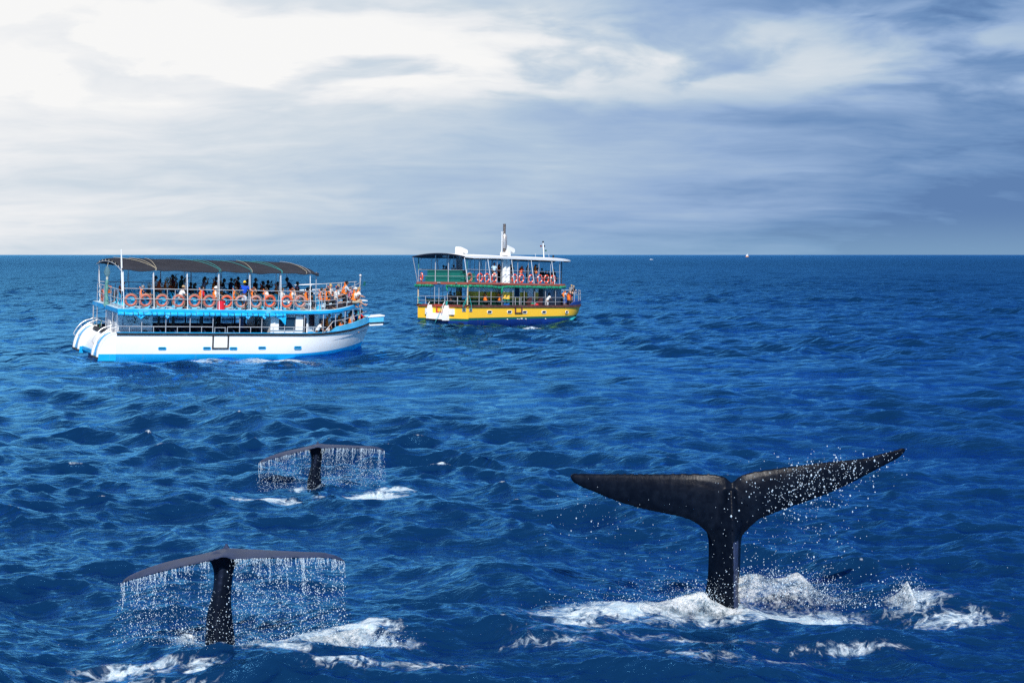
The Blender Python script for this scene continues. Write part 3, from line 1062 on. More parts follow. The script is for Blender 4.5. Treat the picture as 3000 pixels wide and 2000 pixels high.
for s in (-1, 1):
    for z in (0.35, 0.62, 0.88, 1.24):
        railing(deck_rail(z, s), white_boat, 0.022)
    for x in (14.85, 15.85, 16.75, 17.55, 18.2):
        stanchion(x, s * max(0.1, deck_half(x) - 0.12), deck_z(x), deck_z(x) + 1.24, white_boat, 0.026)
bp = MB().tube([(18.42, 0, deck_z(18.4)), (18.40, 0, deck_z(18.4) + 1.55)], 0.05, 8).build('bow_light_post', STEEL, white_boat, smooth=True)
MB().ball((18.40, 0, deck_z(18.4) + 1.64), 0.10, 10, 7).build('ball_top', STEEL, bp, smooth=True)
MB().tube([(18.40, -0.04, deck_z(18.4) + 1.0), (18.68, -0.1, deck_z(18.4) + 1.0)], 0.02, 5).tube([(18.68, -0.1, deck_z(18.4) + 0.98), (18.68, -0.1, deck_z(18.4) + 1.26)], 0.075, 8).build('lantern', mat('green lantern', (0.01, 0.10, 0.09), 0.2), bp)
MB().box(17.8, 18.85, -0.35, 0.35, deck_z(18.2) + 0.02, deck_z(18.2) + 0.07).build('bow_plank', WHITE, white_boat)
MB().hexa([(15.3, -2.25, deck_z(15.3)), (17.5, -1.35, deck_z(17.5)), (17.5, -1.05, deck_z(17.5)), (15.3, -1.7, deck_z(15.3))], [(15.3, -2.25, deck_z(15.3) + 0.2), (17.5, -1.35, deck_z(17.5) + 0.15), (17.5, -1.05, deck_z(17.5) + 0.15), (15.3, -1.7, deck_z(15.3) + 0.2)]).build('bow_cushion', mat('brown vinyl', (0.035, 0.018, 0.022), 0.5), white_boat)
# antenna pole leaning at the stern corner
MB().tube([(1.60, -2.72, 4.1), (1.50, -2.70, 5.9), (1.46, -2.70, 6.62)], [0.055, 0.05, 0.028], 8).build('antenna_pole', WHITE, white_boat, smooth=True)


def canopy_z(y, x, sag):
    u = abs(y) / 2.9
    return 5.93 - 0.40 * u ** 2.4 - sag * (1 - u * 0.5)


cx = np.linspace(1.5, 14.25, 60)
prof_y = list(np.linspace(-2.88, 2.88, 19))
rows = []
for x in cx:
    fr_ = min(abs(x - p) for p in PX)
    sag = 0.035 * min(1.0, fr_ / 1.0) ** 1.3
    end = 0.0
    if x > 13.0:
        end = 0.26 * ((x - 13.0) / 1.25) ** 1.6
    if x < 2.2:
        end = 0.10 * ((2.2 - x) / 0.7) ** 2
    top = [(x, y, canopy_z(y, x, sag) - end) for y in prof_y]
    zh = 5.38 + 0.03 * math.sin(x * 1.7) + 0.02 * math.sin(x * 4.1) + (0.10 * max(0, (x - 13.2))) - (0 if fr_ > 0.3 else -0.02)
    rows.append([(x, -2.90, zh)] + top + [(x, 2.90, zh)])
cv = MB()
cv.grid(rows)
cv.grid([[(p[0], p[1] * 0.985, p[2] - 0.03) for p in r_] for r_ in rows])
ends = (0, -1)
for e_ in ends:
    cv.grid([rows[e_], [(p[0], p[1] * 0.985, p[2] - 0.03) for p in rows[e_]]])
canopy = cv.build('canopy', CANVAS, white_boat, smooth=True)
# bow frames under it and ropes over it
for x in PX + (2.6, 4.7, 6.7, 8.8, 10.8, 12.8):
    MB().tube([(x - 0.1, y, canopy_z(y, x, 0.08) - 0.05) for y in np.linspace(-2.75, 2.75, 12)], 0.02, 5).build('canopy_frame', STEEL, canopy)


def over_rope(xa, xb, m_, ya=-2.92, yb=0.6):
    pts = []
    for t in np.linspace(0, 1, 14):
        y, x = ya + (yb - ya) * t, xa + (xb - xa) * t
        pts.append((x, y, canopy_z(y, x, 0.0) + 0.025))
    pts = [(xa, -2.93, 5.40)] + pts
    MB().tube(pts, 0.012, 5).build('canopy_rope', m_, canopy)


over_rope(3.55, 1.9, ROPE)
over_rope(3.55, 2.9, ROPE)
over_rope(3.6, 3.9, ROPE)
over_rope(7.6, 6.2, TEALROPE)
over_rope(7.7, 7.1, TEALROPE)
over_rope(9.68, 8.4, TEALROPE)
over_rope(9.75, 9.9, ROPE)
over_rope(11.72, 10.0, TEALROPE)
over_rope(11.75, 11.0, TEALROPE)
over_rope(13.4, 12.9, ROPE)
# laces along the aft edge
for k, y in enumerate(np.linspace(-2.2, 2.2, 7)):
    MB().tube([(1.47, y, canopy_z(y, 1.5, 0) - 0.10), (1.47, y, canopy_z(y, 1.5, 0) - 0.26)], 0.014, 4).build('canopy_lace', ROPE, canopy)
MB().tube([(1.46, y, canopy_z(y, 1.5, 0) - 0.22) for y in np.linspace(-2.8, 2.8, 12)], 0.025, 6).build('canopy_frame', STEEL, canopy)

# moulded seats of the upper deck, bolted to it on pedestals
def seat_meshes():
    a = MB()
    rows_ = []
    for t, (x, z) in enumerate(((0.44, 0.42), (0.40, 0.46), (0.22, 0.43), (0.06, 0.44), (-0.02, 0.52), (-0.09, 0.72), (-0.17, 0.93), (-0.20, 0.96))):
        w_ = 0.23 if 0 < t < 6 else 0.19
        lip = 0.05 if 1 <= t <= 6 else 0.0
        rows_.append([(x, -w_, z + lip * 0.8 + (0.06 if t == 4 else 0)), (x, -w_ * 0.75, z), (x, 0, z - 0.012), (x, w_ * 0.75, z), (x, w_, z + lip * 0.8 + (0.06 if t == 4 else 0))])
    a.grid(rows_)
    a.grid([[(p[0] - 0.03 * (k > 3), p[1] * 1.02, p[2] - 0.035 * (k <= 4)) for p in r_] for k, r_ in enumerate(rows_)])
    for s in (-1, 1):
        a.box(0.0, 0.36, s * 0.24 - 0.025, s * 0.24 + 0.025, 0.60, 0.635)
        a.box(0.30, 0.345, s * 0.24 - 0.02, s * 0.24 + 0.02, 0.42, 0.60)
    b = MB()
    b.hexa([(-0.02, -0.2, 0), (0.36, -0.2, 0), (0.36, 0.2, 0), (-0.02, 0.2, 0)], [(0.10, -0.12, 0.2), (0.28, -0.12, 0.2), (0.28, 0.12, 0.2), (0.10, 0.12, 0.2)])
    b.hexa([(0.10, -0.12, 0.2), (0.28, -0.12, 0.2), (0.28, 0.12, 0.2), (0.10, 0.12, 0.2)], [(0.05, -0.17, 0.40), (0.36, -0.17, 0.40), (0.36, 0.17, 0.40), (0.05, 0.17, 0.40)])
    return a.mesh('seat_shell', SEATBLUE, True), b.mesh('pedestal', SEATBLUE, False)


SHELL, PEDESTAL = seat_meshes()
SEAT_ROWS = (-2.15, -1.45, -0.15, 0.6, 1.4, 2.1)


def deck_seat(x, y, z, parent, shell=None, rz=0.0):
    a = link(bpy.data.objects.new('deck_seat', shell or SHELL), parent)
    a.location = (x, y, z)
    a.rotation_euler = (0, 0, rz)
    link(bpy.data.objects.new('pedestal', PEDESTAL), a)
    return a


for x in np.arange(2.2, 13.4, 0.98):
    for y in SEAT_ROWS:
        deck_seat(x + random.uniform(-0.03, 0.03), y, deck_z(x), white_boat)
deck_seat(14.45, -2.1, deck_z(14.4), white_boat)


# ------------------------------------------------------------------ the yellow boat, seen from its stern quarter
YB = frame(53, 0, 1.45, (0, -3, 0), sea_pt(1370, 951))
yellow_boat = empty('tour_boat', YB)
tag(yellow_boat, 'yellow, green and blue hulled double deck tour boat with white roof', 'boat')
YW = 3.05
YELLOW = (0.95, 0.545, 0.028)
GREEN = (0.006, 0.115, 0.075)
NAVY = (0.006, 0.035, 0.20)


def yb_colour(nt, x, y, z):
    up = nt.step(x, 0.06, 0.12, False) * 0.09 + nt.math('MAXIMUM', x, 0.0) * 0.010
    c = nt.mix(nt.step(z - up, 0.325, 0.335, False), NAVY, GREEN)
    return nt.mix(nt.step(z - up, 0.525, 0.535, False), c, YELLOW)


YHULL = banded_paint('yellow hull paint', yb_colour, 0.4, (0.38, 0.20, 0.03), 0.45)
BROWNWOOD = mat('weathered brown wood', (0.10, 0.035, 0.028), 0.6, vary=0.35, scale=3.0, dirt=(0.28, 0.24, 0.22), dirt_amt=0.4)
BROWNPAINT = mat('red brown paint', (0.34, 0.085, 0.055), 0.5, vary=0.08, scale=1.0)
REDFRAME = mat('red painted timber', (0.42, 0.055, 0.03), 0.5, vary=0.15)
GREENPAINT = mat('green painted locker', (0.010, 0.15, 0.115), 0.45, vary=0.06, scale=1.5)
DARKGREEN = mat('dark green seat', (0.008, 0.085, 0.055), 0.35, vary=0.2)
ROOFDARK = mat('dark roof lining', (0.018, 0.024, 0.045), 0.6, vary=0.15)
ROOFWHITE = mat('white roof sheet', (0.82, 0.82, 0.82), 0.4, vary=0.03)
NAVYPAINT = mat('navy bulwark paint', (0.012, 0.055, 0.26), 0.4, vary=0.12)


def y_sheer(x):
    return 1.66 + (0.20 * ((x - 15) / 7.0) ** 2 if x > 15 else 0)


loft_hull([(22.1, YW, 2.9, y_sheer, 14.0), (21.7, YW, 2.8, lambda x: 1.0, 13.9), (21.2, YW - 0.02, 2.6, lambda x: 0.5 + max(0, x - 14) * 0.02, 13.7), (20.8, YW - 0.05, 2.4, lambda x: 0.0, 13.4), (19.6, 2.4, 1.5, lambda x: -0.6, 11), (18, 0.4, 1.2, lambda x: -1.0, 10)], 40, 0.0, yellow_boat, YHULL)
MB().grid([[(x, s * (bow_half(x, 14, 22.1, YW, 2.9) - 0.05), 1.50 + max(0, x - 16.5) * 0.07) for x in np.linspace(0.05, 21.8, 30)] for s in (-1, 1)]).build('lower_deck', mat('grey deck', (0.09, 0.10, 0.12), 0.7), yellow_boat)
for s in (-1, 1):
    mb = MB()
    mb.grid([[(x, s * (b_ + 0.09), z - 0.06), (x, s * (b_ + 0.09), z + 0.16), (x, s * (b_ - 0.14), z + 0.16), (x, s * (b_ - 0.14), z - 0.06)]
             for x in np.linspace(-0.08, 22.15, 50) for b_, z in ((bow_half(x, 14, 22.1, YW, 2.9), y_sheer(x)),)], closed_u=True)
    mb.build('gunwale', BROWNWOOD, yellow_boat)
    mb = MB()
    mb.grid([[(x, s * (b_ + 0.03), z), (x, s * (b_ + 0.07), z + h_), (x, s * (max(b_, 0.1) - 0.05), z + h_), (x, s * (max(b_, 0.1) - 0.06), z)]
             for x in [16.4] + list(np.linspace(17.3, 22.1, 20)) for b_, z, h_ in ((bow_half(x, 14, 22.1, YW, 2.9), y_sheer(x) + 0.163, 0.02 if x < 16.6 else 0.34 + (x - 17.3) * 0.02),)], closed_u=True)
    mb.build('bow_bulwark', NAVYPAINT, yellow_boat)
    # spray plank under the bow
    mb = MB()
    mb.hexa([(15.6, s * 2.95, 0.02), (16.0, s * 3.05, 0.02), (18.3, s * 2.45, 0.50), (17.9, s * 2.3, 0.50)], [(15.6, s * 2.95, 0.12), (16.0, s * 3.10, 0.12), (18.3, s * 2.52, 0.66), (17.9, s * 2.3, 0.66)])
    mb.build('spray_plank', mat('teal plank paint', (0.02, 0.30, 0.38), 0.4, vary=0.5, scale=0.8), yellow_boat)
MB().box(-0.11, 0.05, -2.85, 2.85, 1.60, 1.82).build('gunwale', mat('red brown rail', (0.22, 0.045, 0.03), 0.5, vary=0.2), yellow_boat)
for x, z in ((3.2, 1.17), (6.3, 1.17), (8.73, 1.15), (11.9, 1.15)):
    porthole(x, z, -YW - 0.003, WHITE, DARKGLASS, yellow_boat, 0.74, 0.30)
porthole(15.85, 1.15, -bow_half(15.85, 13.9, 21.75, YW, 2.8) - 0.03, WHITE, DARKGLASS, yellow_boat, 0.74, 0.30, yaw=R(13))
MB().box(7.15, 7.32, -YW - 0.07, -YW - 0.002, 1.13, 1.595).box(8.16, 8.33, -YW - 0.07, -YW - 0.002, 1.13, 1.595).box(7.15, 8.33, -YW - 0.075, -YW - 0.003, 1.0, 1.13).build('gate_frame', BROWNWOOD, yellow_boat)
# fairleads with green rope in them
for p in ((-0.012, -2.58), (None, 0.32)):
    m_ = MB()
    if p[0] is not None:
        m_.box(-0.04, -0.003, -2.80, -2.36, 1.20, 1.54)
        f = m_.build('fairlead', mat('galvanised plate', (0.35, 0.36, 0.42), 0.4, metal=0.3), yellow_boat)
        MB().ball((-0.05, -2.60, 1.38), (0.03, 0.13, 0.13), 10, 6).build('rope_end', mat('dark green rope', (0.01, 0.10, 0.06), 0.7), f)
    else:
        m_.box(0.12, 0.56, -YW - 0.04, -YW - 0.003, 1.20, 1.54)
        f = m_.build('fairlead', mat('galvanised plate', (0, 0, 0)), yellow_boat)
        MB().ball((0.32, -YW - 0.05, 1.38), (0.13, 0.03, 0.13), 10, 6).build('rope_end', mat('dark green rope', (0, 0, 0)), f)
# discharge outlets with water running out
for x, r_ in ((6.0, 0.05), (7.6, 0.04), (7.85, 0.035), (8.2, 0.06), (8.35, 0.05), (8.95, 0.06), (12.2, 0.05)):
    MB().tube([(x, -YW - 0.05, 0.50 + 0.02 * math.sin(x * 7)), (x, -YW + 0.02, 0.50 + 0.02 * math.sin(x * 7))], r_, 8).build('outlet', WHITE, yellow_boat)
# square stern: white swim slide, side boxes, exhaust arches
sw = []
for y0, y1_, zt in ((1.22, 1.60, 1.79), (-0.80, -0.36, 1.79)):
    prof = [(-0.50 + 0.48 * (1 - math.cos(t)), 0.34 + (zt - 0.34) * math.sin(t)) for t in np.linspace(0, math.pi / 2, 10)]
    m_ = MB().prism([(-0.003, 0.34)] + prof[::-1][:0] + prof + [(-0.003, zt)], 1, y0, y1_)
    sw.append(m_.build('swim_slide', WHITE, yellow_boat, smooth=True))
MB().hexa([(-0.46, -0.358, 0.36), (-0.003, -0.358, 0.36), (-0.003, 1.218, 0.36), (-0.46, 1.218, 0.36)], [(-0.36, -0.358, 1.02), (-0.003, -0.358, 1.02), (-0.003, 1.218, 1.02), (-0.36, 1.218, 1.02)]).build('slide_step', WHITE, yellow_boat)
MB().tube([(-0.52, -0.30, 0.37), (-0.54, 0.7, 0.39), (-0.50, 1.64, 0.43)], 0.075, 7).build('rubber_fender', BLACK, yellow_boat)
MB().box(-0.09, -0.004, 0.62, 0.74, 1.02, 1.60).box(-0.09, -0.004, -0.35, 0.62, 1.025, 1.14).box(-0.13, -0.112, -0.19, 0.98, 1.62, 1.84).build('slide_frame', REDFRAME, yellow_boat)
for yy in (1.52, -0.30):
    hr = [(-0.58 + 0.54 * (1 - math.cos(t)), yy - 0.05, 0.62 + 1.45 * math.sin(t)) for t in np.linspace(0.3, 1.35, 8)]
    MB().tube(hr, 0.03, 6).build('slide_handrail', WHITE, yellow_boat, smooth=True)
for y0, y1_ in ((1.62, 2.02), (-1.45, -0.88)):
    b_ = MB().box(-0.15, -0.004, y0, y1_, 0.88, 1.44).build('stern_box', WHITE, yellow_boat)
    MB().hexa([(-0.004, y0 + 0.08, 0.70), (-0.003, y0 + 0.08, 0.70), (-0.003, y1_ - 0.08, 0.70), (-0.004, y1_ - 0.08, 0.70)], [(-0.12, y0 + 0.04, 0.875), (-0.003, y0 + 0.04, 0.875), (-0.003, y1_ - 0.04, 0.875), (-0.12, y1_ - 0.04, 0.875)]).build('bracket', mat('dark yellow paint', (0.42, 0.22, 0.02), 0.5), b_)  # brackets in a darker, browner yellow than the hull
MB().box(-0.30, -0.004, -0.62, 1.46, -0.5, 0.33).build('rudder_box', mat('shaded navy box', (0.008, 0.03, 0.13), 0.5), yellow_boat)  # darkened navy box stands in for the shadow round the rudder
for yc in (2.46, -2.13):
    MB().prism([(yc - 0.5, -0.3)] + [(yc - 0.48 * math.cos(t), 0.0 + 0.17 * math.sin(t)) for t in np.linspace(0, math.pi, 9)] + [(yc + 0.5, -0.3)], 0, -0.02, -0.004).build('exhaust_arch', BLACK, yellow_boat)
MB().tube([(-0.06, 0.02, 1.8), (-0.55, 0.0, 0.9), (-0.8, 0.15, 0.3), (-0.85, 0.35, -0.1)], 0.02, 5).build('stern_rope', TEALROPE, yellow_boat)

# upper deck with its brown rim and the rolled green tarpaulin under it
def y_half(x):
    return bow_half(x, 14.2, 17.6, YW, 3.2)


xs = list(np.linspace(-0.22, 14.2, 8)) + list(np.linspace(14.6, 17.2, 10))
mb = MB()
mb.grid([[(x, -y_half(x), 3.92) for x in xs], [(x, y_half(x), 3.92) for x in xs]], 2)
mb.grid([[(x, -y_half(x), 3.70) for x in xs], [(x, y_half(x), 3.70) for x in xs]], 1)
for s in (-1, 1):
    mb.grid([[(x, s * y_half(x), 3.92) for x in xs], [(x, s * (y_half(x) + 0.03), 3.89) for x in xs], [(x, s * (y_half(x) + 0.03), 3.76) for x in xs], [(x, s * y_half(x), 3.70) for x in xs]], 0)
for x in (xs[0], xs[-1]):
    mb.grid([[(x, -y_half(x), 3.92), (x, y_half(x), 3.92)], [(x, -y_half(x), 3.70), (x, y_half(x), 3.70)]], 0)
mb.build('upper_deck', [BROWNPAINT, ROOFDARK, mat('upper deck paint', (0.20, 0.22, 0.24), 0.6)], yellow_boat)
random.seed(8)


def green_roll(pts, r=0.125):
    q = [(p[0], p[1], p[2] + random.uniform(-0.03, 0.02)) for p in pts]
    o = MB().tube(q, [r + random.uniform(-0.03, 0.03) for _ in q], 8).build('rolled_tarpaulin', GREENTARP, yellow_boat, smooth=True)
    L = len(pts)
    for i in range(2, L - 1, 3):
        p, n_ = Vector(pts[i]), Vector(pts[i + 1])
        d_ = (n_ - p).normalized()
        u, w_ = Vector((0, 0, 1)), d_.cross(Vector((0, 0, 1))).normalized()
        MB().tube([p + d_ * (0.05 * math.sin(a)) + u * (0.15 * math.sin(a)) + w_ * (0.15 * math.cos(a)) for a in np.linspace(0, 2 * math.pi, 8)[:-1]], 0.02, 4, closed=True).build('strap', BLACK, o)
    return o


green_roll([(x, -y_half(x) - 0.02, 3.57 - 0.10 * max(0, 1 - abs(x - 4.6) / 1.5)) for x in np.linspace(0.0, 14.5, 80)] + [(x, -y_half(x) - 0.02, 3.60 + (x - 14.5) * 0.05) for x in np.linspace(14.7, 17.3, 16)])
green_roll([(-0.18, y, 3.56) for y in np.linspace(3.25, 1.05, 22)])
green_roll([(-0.18, y, 3.56) for y in np.linspace(-0.55, -3.0, 24)])
MB().tube([(-0.18, -0.58, 3.5), (-0.2, -0.62, 3.3), (-0.2, -0.72, 3.12)], [0.1, 0.09, 0.05], 7).build('loose_fold', GREENTARP, yellow_boat)
MB().tube([(5.05, -YW - 0.02, 3.5), (5.0, -YW - 0.05, 3.2), (5.0, -YW - 0.05, 2.95)], [0.13, 0.11, 0.05], 7).build('loose_fold', GREENTARP, yellow_boat)
# lower deck posts and rails
for x in (1.75, 3.57, 5.27, 7.0, 8.8, 10.52, 12.29, 14.0, 15.99):
    for s in (-1, 1):
        stanchion(x, s * (y_half(min(x, 15.9)) - 0.12), 1.82, 3.71, yellow_boat, 0.029)
for x in (7.35, 8.02, 8.26):
    stanchion(x, -2.95, 1.82, 2.60, yellow_boat, 0.03)
for s in (-1, 1):
    for z in (2.58, 2.15):
        railing([(0, s * 2.95, z), (14.3, s * 2.95, z), (15.99, s * 2.8, z)], yellow_boat, 0.025)
CREAMPOST = mat('cream wrapped post', (0.50, 0.40, 0.27), 0.8, vary=0.25, scale=9.0)
for y in (3.0, -2.95):
    stanchion(-0.02, y, 1.82, 3.71, yellow_boat, 0.07, 'corner_post', m_=CREAMPOST)
for y in (1.0, 0.47, -0.56):
    stanchion(-0.02, y, 1.82, 3.71, yellow_boat, 0.029)
for y in (2.09, -0.25, -1.77):
    stanchion(-0.02, y, 1.82, 2.58, yellow_boat, 0.034)
for z in (2.58, 2.15):
    railing([(-0.02, 3.0, z), (-0.02, -2.95, z)], yellow_boat, 0.025)
for x, y in ((2.4, 1.4), (4.0, 2.2), (1.0, 2.0)):
    stanchion(x, y, 1.52, 3.71, yellow_boat, 0.03)
# deck house of the lower deck, painted in bands
def yc_colour(nt, x, y, z):
    c = nt.mix(nt.step(z, 2.0, 2.01, False), NAVY, GREEN)
    c = nt.mix(nt.step(z, 2.36, 2.37, False), c, (0.92, 0.54, 0.03))
    return nt.mix(nt.step(z, 3.06, 3.07, False), c, (0.82, 0.83, 0.86))


HOUSE = banded_paint('banded cabin paint', yc_colour, 0.45, (0.4, 0.35, 0.3), 0.15)
MB().box(2.62, 9.0, -1.55, -0.9, 1.52, 3.69).box(9.9, 10.35, -1.55, -0.9, 1.52, 3.69).box(9.0, 9.9, -1.55, -0.9, 1.52, 2.55).box(9.0, 9.9, -1.55, -0.9, 3.52, 3.69).build('cabin', HOUSE, yellow_boat)
fw = MB().box(9.0, 9.9, -1.585, -1.552, 2.53, 2.60).box(9.0, 9.9, -1.585, -1.552, 3.48, 3.55).box(9.0, 9.07, -1.585, -1.552, 2.6, 3.48).box(9.83, 9.9, -1.585, -1.552, 2.6, 3.48).build('cabin_window', WHITE, yellow_boat)
MB().box(9.07, 9.83, -1.575, -1.565, 2.6, 3.48).build('pane', DARKGLASS, fw)
MB().box(11.0, 13.0, -1.55, 1.2, 1.52, 2.65).box(11.0, 11.15, -1.55, 1.2, 2.65, 3.69).box(12.1, 13.0, -1.55, 1.2, 2.65, 3.69).build('wheelhouse_wall', HOUSE, yellow_boat)
MB().box(11.18, 12.1, -1.60, -1.555, 1.55, 3.55).build('cabin_door', SHADEWALL, yellow_boat)
dk = MB().box(12.14, 12.42, -1.60, -1.553, 2.55, 3.5).build('cabin_window', BROWNWOOD, yellow_boat)
MB().box(12.19, 12.37, -1.61, -1.602, 2.62, 3.42).build('pane', DARKGLASS, dk)
GREYPAINT = mat('grey cabin paint', (0.16, 0.17, 0.20), 0.5, vary=0.08)
MB().box(13.8, 16.8, -1.55, -1.48, 1.52, 2.6).box(13.8, 14.3, -1.55, -1.48, 2.6, 3.69).box(15.7, 16.1, -1.55, -1.48, 2.6, 3.69).box(16.72, 16.85, -1.55, 1.5, 1.52, 3.69).build('wheelhouse_wall', GREYPAINT, yellow_boat)
for a, b_ in ((14.3, 15.7), (16.1, 16.72)):
    MB().box(a, b_, -1.52, -1.51, 2.6, 3.69).build('pane', VINYL, yellow_boat)
# rows of dark green seats
gs = []
for t, (x, z) in enumerate(((0.44, 0.42), (0.40, 0.46), (0.22, 0.43), (0.06, 0.44), (-0.02, 0.52), (-0.12, 0.76), (-0.17, 0.83))):
    gs.append([(x, y, z + (0.05 if abs(y) > 0.2 and 1 <= t <= 5 else 0)) for y in (-0.25, -0.18, 0, 0.18, 0.25)])
a_ = MB().grid(gs).grid([[(p[0] - 0.03, p[1] * 1.02, p[2] - 0.04) for p in r_] for r_ in gs]).box(0.02, 0.36, -0.16, 0.16, 0.01, 0.4)
GSHELL = a_.mesh('seat_shell', DARKGREEN, True)
for x in np.arange(0.9, 9.6, 0.95):
    for y in (-2.35, -1.85):
        if y > -2 and x > 5.4:
            continue
        o = link(bpy.data.objects.new('deck_seat', GSHELL), yellow_boat)
        o.location = (x, y, 1.52)
for y in np.arange(-1.2, 2.6, 0.6):
    o = link(bpy.data.objects.new('deck_seat', GSHELL), yellow_boat)
    o.location = (0.85, y, 1.52)
for x, lean in ((9.9, 0.5), (11.9, 0.2)):
    MB().hexa([(x, -2.5, 1.55), (x + 0.45, -2.5, 1.55), (x + 0.45, -1.9, 1.55), (x, -1.9, 1.55)], [(x + lean, -2.45, 2.62), (x + lean + 0.45, -2.45, 2.62), (x + lean + 0.45, -2.3, 2.62), (x + lean, -2.3, 2.62)]).build('folded_chair_back', mat('dark red board', (0.075, 0.02, 0.02), 0.6), yellow_boat)
# funnel pair rising through both decks
def fu_colour(nt, x, y, z):
    c = nt.mix(nt.step(z, 2.0, 2.01, False), (0.01, 0.10, 0.40), GREEN)
    c = nt.mix(nt.step(z, 2.40, 2.41, False), c, YELLOW)
    return nt.mix(nt.step(z, 3.06, 3.07, False), c, (0.80, 0.80, 0.80))


FUNNEL = banded_paint('banded funnel paint', fu_colour, 0.35, (0.5, 0.47, 0.42), 0.15)
for x in (6.22, 6.80):
    MB().tube([(x, -2.35, 1.52), (x, -2.35, 6.45)], 0.285, 20).build('funnel', FUNNEL, yellow_boat, smooth=True)
ex = MB().box(5.95, 6.48, -2.6, -2.1, 6.52, 6.86).build('exhaust_base', WHITE, yellow_boat)
SIL = mat('worn silencer steel', (0.42, 0.42, 0.43), 0.4, metal=0.4, vary=0.2, scale=4.0, dirt=(0.20, 0.12, 0.08), dirt_amt=0.5)
RUST = mat('sooty pipe', (0.11, 0.09, 0.085), 0.6, metal=0.3, vary=0.5, scale=7.0, dirt=(0.4, 0.38, 0.36), dirt_amt=0.5)
MB().tube([(6.25, -2.35, 6.86), (6.25, -2.35, 7.22)], 0.13, 12).build('exhaust_pipe', RUST, yellow_boat, smooth=True)
MB().tube([(6.25, -2.35, 7.22), (6.25, -2.35, 7.30), (6.25, -2.35, 8.42), (6.25, -2.35, 8.62)], [0.2, 0.27, 0.27, 0.12], 16).build('silencer', SIL, yellow_boat, smooth=True)
MB().tube([(6.25, -2.35, 8.62), (6.25, -2.35, 9.1), (6.25, -2.35, 9.55)], [0.12, 0.13, 0.135], 12).build('exhaust_pipe', RUST, yellow_boat, smooth=True)
MB().tube([(5.82, -2.4, 6.5), (5.82, -2.4, 8.75)], 0.045, 8).tube([(5.70, -2.4, 8.74), (6.2, -2.36, 8.74)], 0.04, 6).build('flag_pole', WHITE, yellow_boat)
MB().prism([(6.45, 6.5), (6.45, 7.48), (6.55, 7.52), (7.58, 7.24), (7.70, 7.06), (7.62, 6.88), (7.45, 6.82), (6.98, 7.02), (6.98, 6.5)], 1, -2.58, -2.12).build('ventilator', WHITE, yellow_boat)
GREYCOL = banded_paint('grey column paint', lambda nt, x, y, z: nt.mix(nt.step(z, 3.06, 3.07, False), nt.mix(nt.step(z, 2.4, 2.41, False), GREEN, (0.6, 0.36, 0.03)), (0.30, 0.32, 0.38)), 0.45)
MB().tube([(3.87, 1.2, 1.52), (3.87, 1.2, 6.5)], 0.31, 18).build('column', GREYCOL, yellow_boat, smooth=True)
MB().prism([(3.55, 6.5), (3.55, 7.26), (3.68, 7.32), (4.72, 7.06), (4.84, 6.90), (4.78, 6.72), (4.6, 6.66), (4.12, 6.82), (4.12, 6.5)], 1, 0.93, 1.47).build('ventilator', WHITE, yellow_boat)
# roof: low arch, white on top, dark below
ry = np.linspace(-3.2, 3.2, 15)


def y_roof(x, y):
    e = max(0.0, (x - 13) / 6.0)
    return 6.60 - 0.30 * (abs(y) / 3.2) ** 2 - 0.06 * e ** 2 + 0.07 * min(1.0, x / 4.0) * (abs(y) / 3.2) ** 2


def y_roof_half(x):
    return 3.2 if x < 14.8 else 3.2 * (1 - ((x - 14.8) / 4.2) ** 2.6)


rx = list(np.linspace(-0.75, 14.8, 12)) + list(np.linspace(15.4, 18.65, 12))
top = [[(x, y / 3.2 * y_roof_half(x), y_roof(x, y)) for y in ry] for x in rx]
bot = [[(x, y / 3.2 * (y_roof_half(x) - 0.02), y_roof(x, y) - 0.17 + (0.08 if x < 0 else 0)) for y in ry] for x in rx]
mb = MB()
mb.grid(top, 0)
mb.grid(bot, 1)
mb.grid([[r_[0] for r_ in top], [r_[0] for r_ in bot]], 0)
mb.grid([[r_[-1] for r_ in top], [r_[-1] for r_ in bot]], 0)
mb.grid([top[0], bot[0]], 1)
mb.grid([top[-1], bot[-1]], 0)
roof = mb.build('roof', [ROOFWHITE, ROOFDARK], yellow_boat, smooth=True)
MB().tube([(1.0, 0.62, 6.2), (1.0, 0.62, 6.44)], 0.30, 12).build('roof_fan', GREYCOL, yellow_boat)
# upper deck posts and struts
for x, m_ in ((0.0, GREENPAINT), (1.75, STEEL), (2.7, STEEL), (4.45, STEEL), (5.3, STEEL), (7.7, STEEL), (9.4, STEEL), (11.15, STEEL), (13.1, STEEL), (14.65, STEEL)):
    for s in (-1, 1):
        z1_ = y_roof(x, 2.9) - 0.16
        if x == 0.0:
            stanchion(-0.12, s * 2.92, 3.92, 5.1, yellow_boat, 0.029, 'roof_post')
            stanchion(-0.12, s * 2.92, 5.1, z1_, yellow_boat, 0.045, 'roof_post', m_=mat('green wrapped post', (0.03, 0.16, 0.13), 0.6, vary=0.6, scale=14.0))
        else:
            stanchion(x, s * 2.92, 3.92, z1_, yellow_boat, 0.029, 'roof_post')
        MB().tube([(x + 0.02, s * 2.92, z1_ - 0.32), (x + 0.42, s * 2.95, z1_ + 0.02)], 0.022, 5).build('roof_brace', STEEL, yellow_boat)
for xa, xb in ((-0.75, -0.12), (2.75, 3.4), (6.45, 7.05), (9.6, 10.25), (13.0, 13.7)):
    for s in (-1, 1):
        MB().tube([(xa, s * 3.1, 6.2), (xb, s * 3.03, 3.92)], 0.033, 6).build('roof_strut', WHITE if s < 0 else STEEL, yellow_boat)
for y in (0.87, -0.70):
    stanchion(-0.10, y, 3.92, y_roof(0, y) - 0.16, yellow_boat, 0.045, 'roof_post')
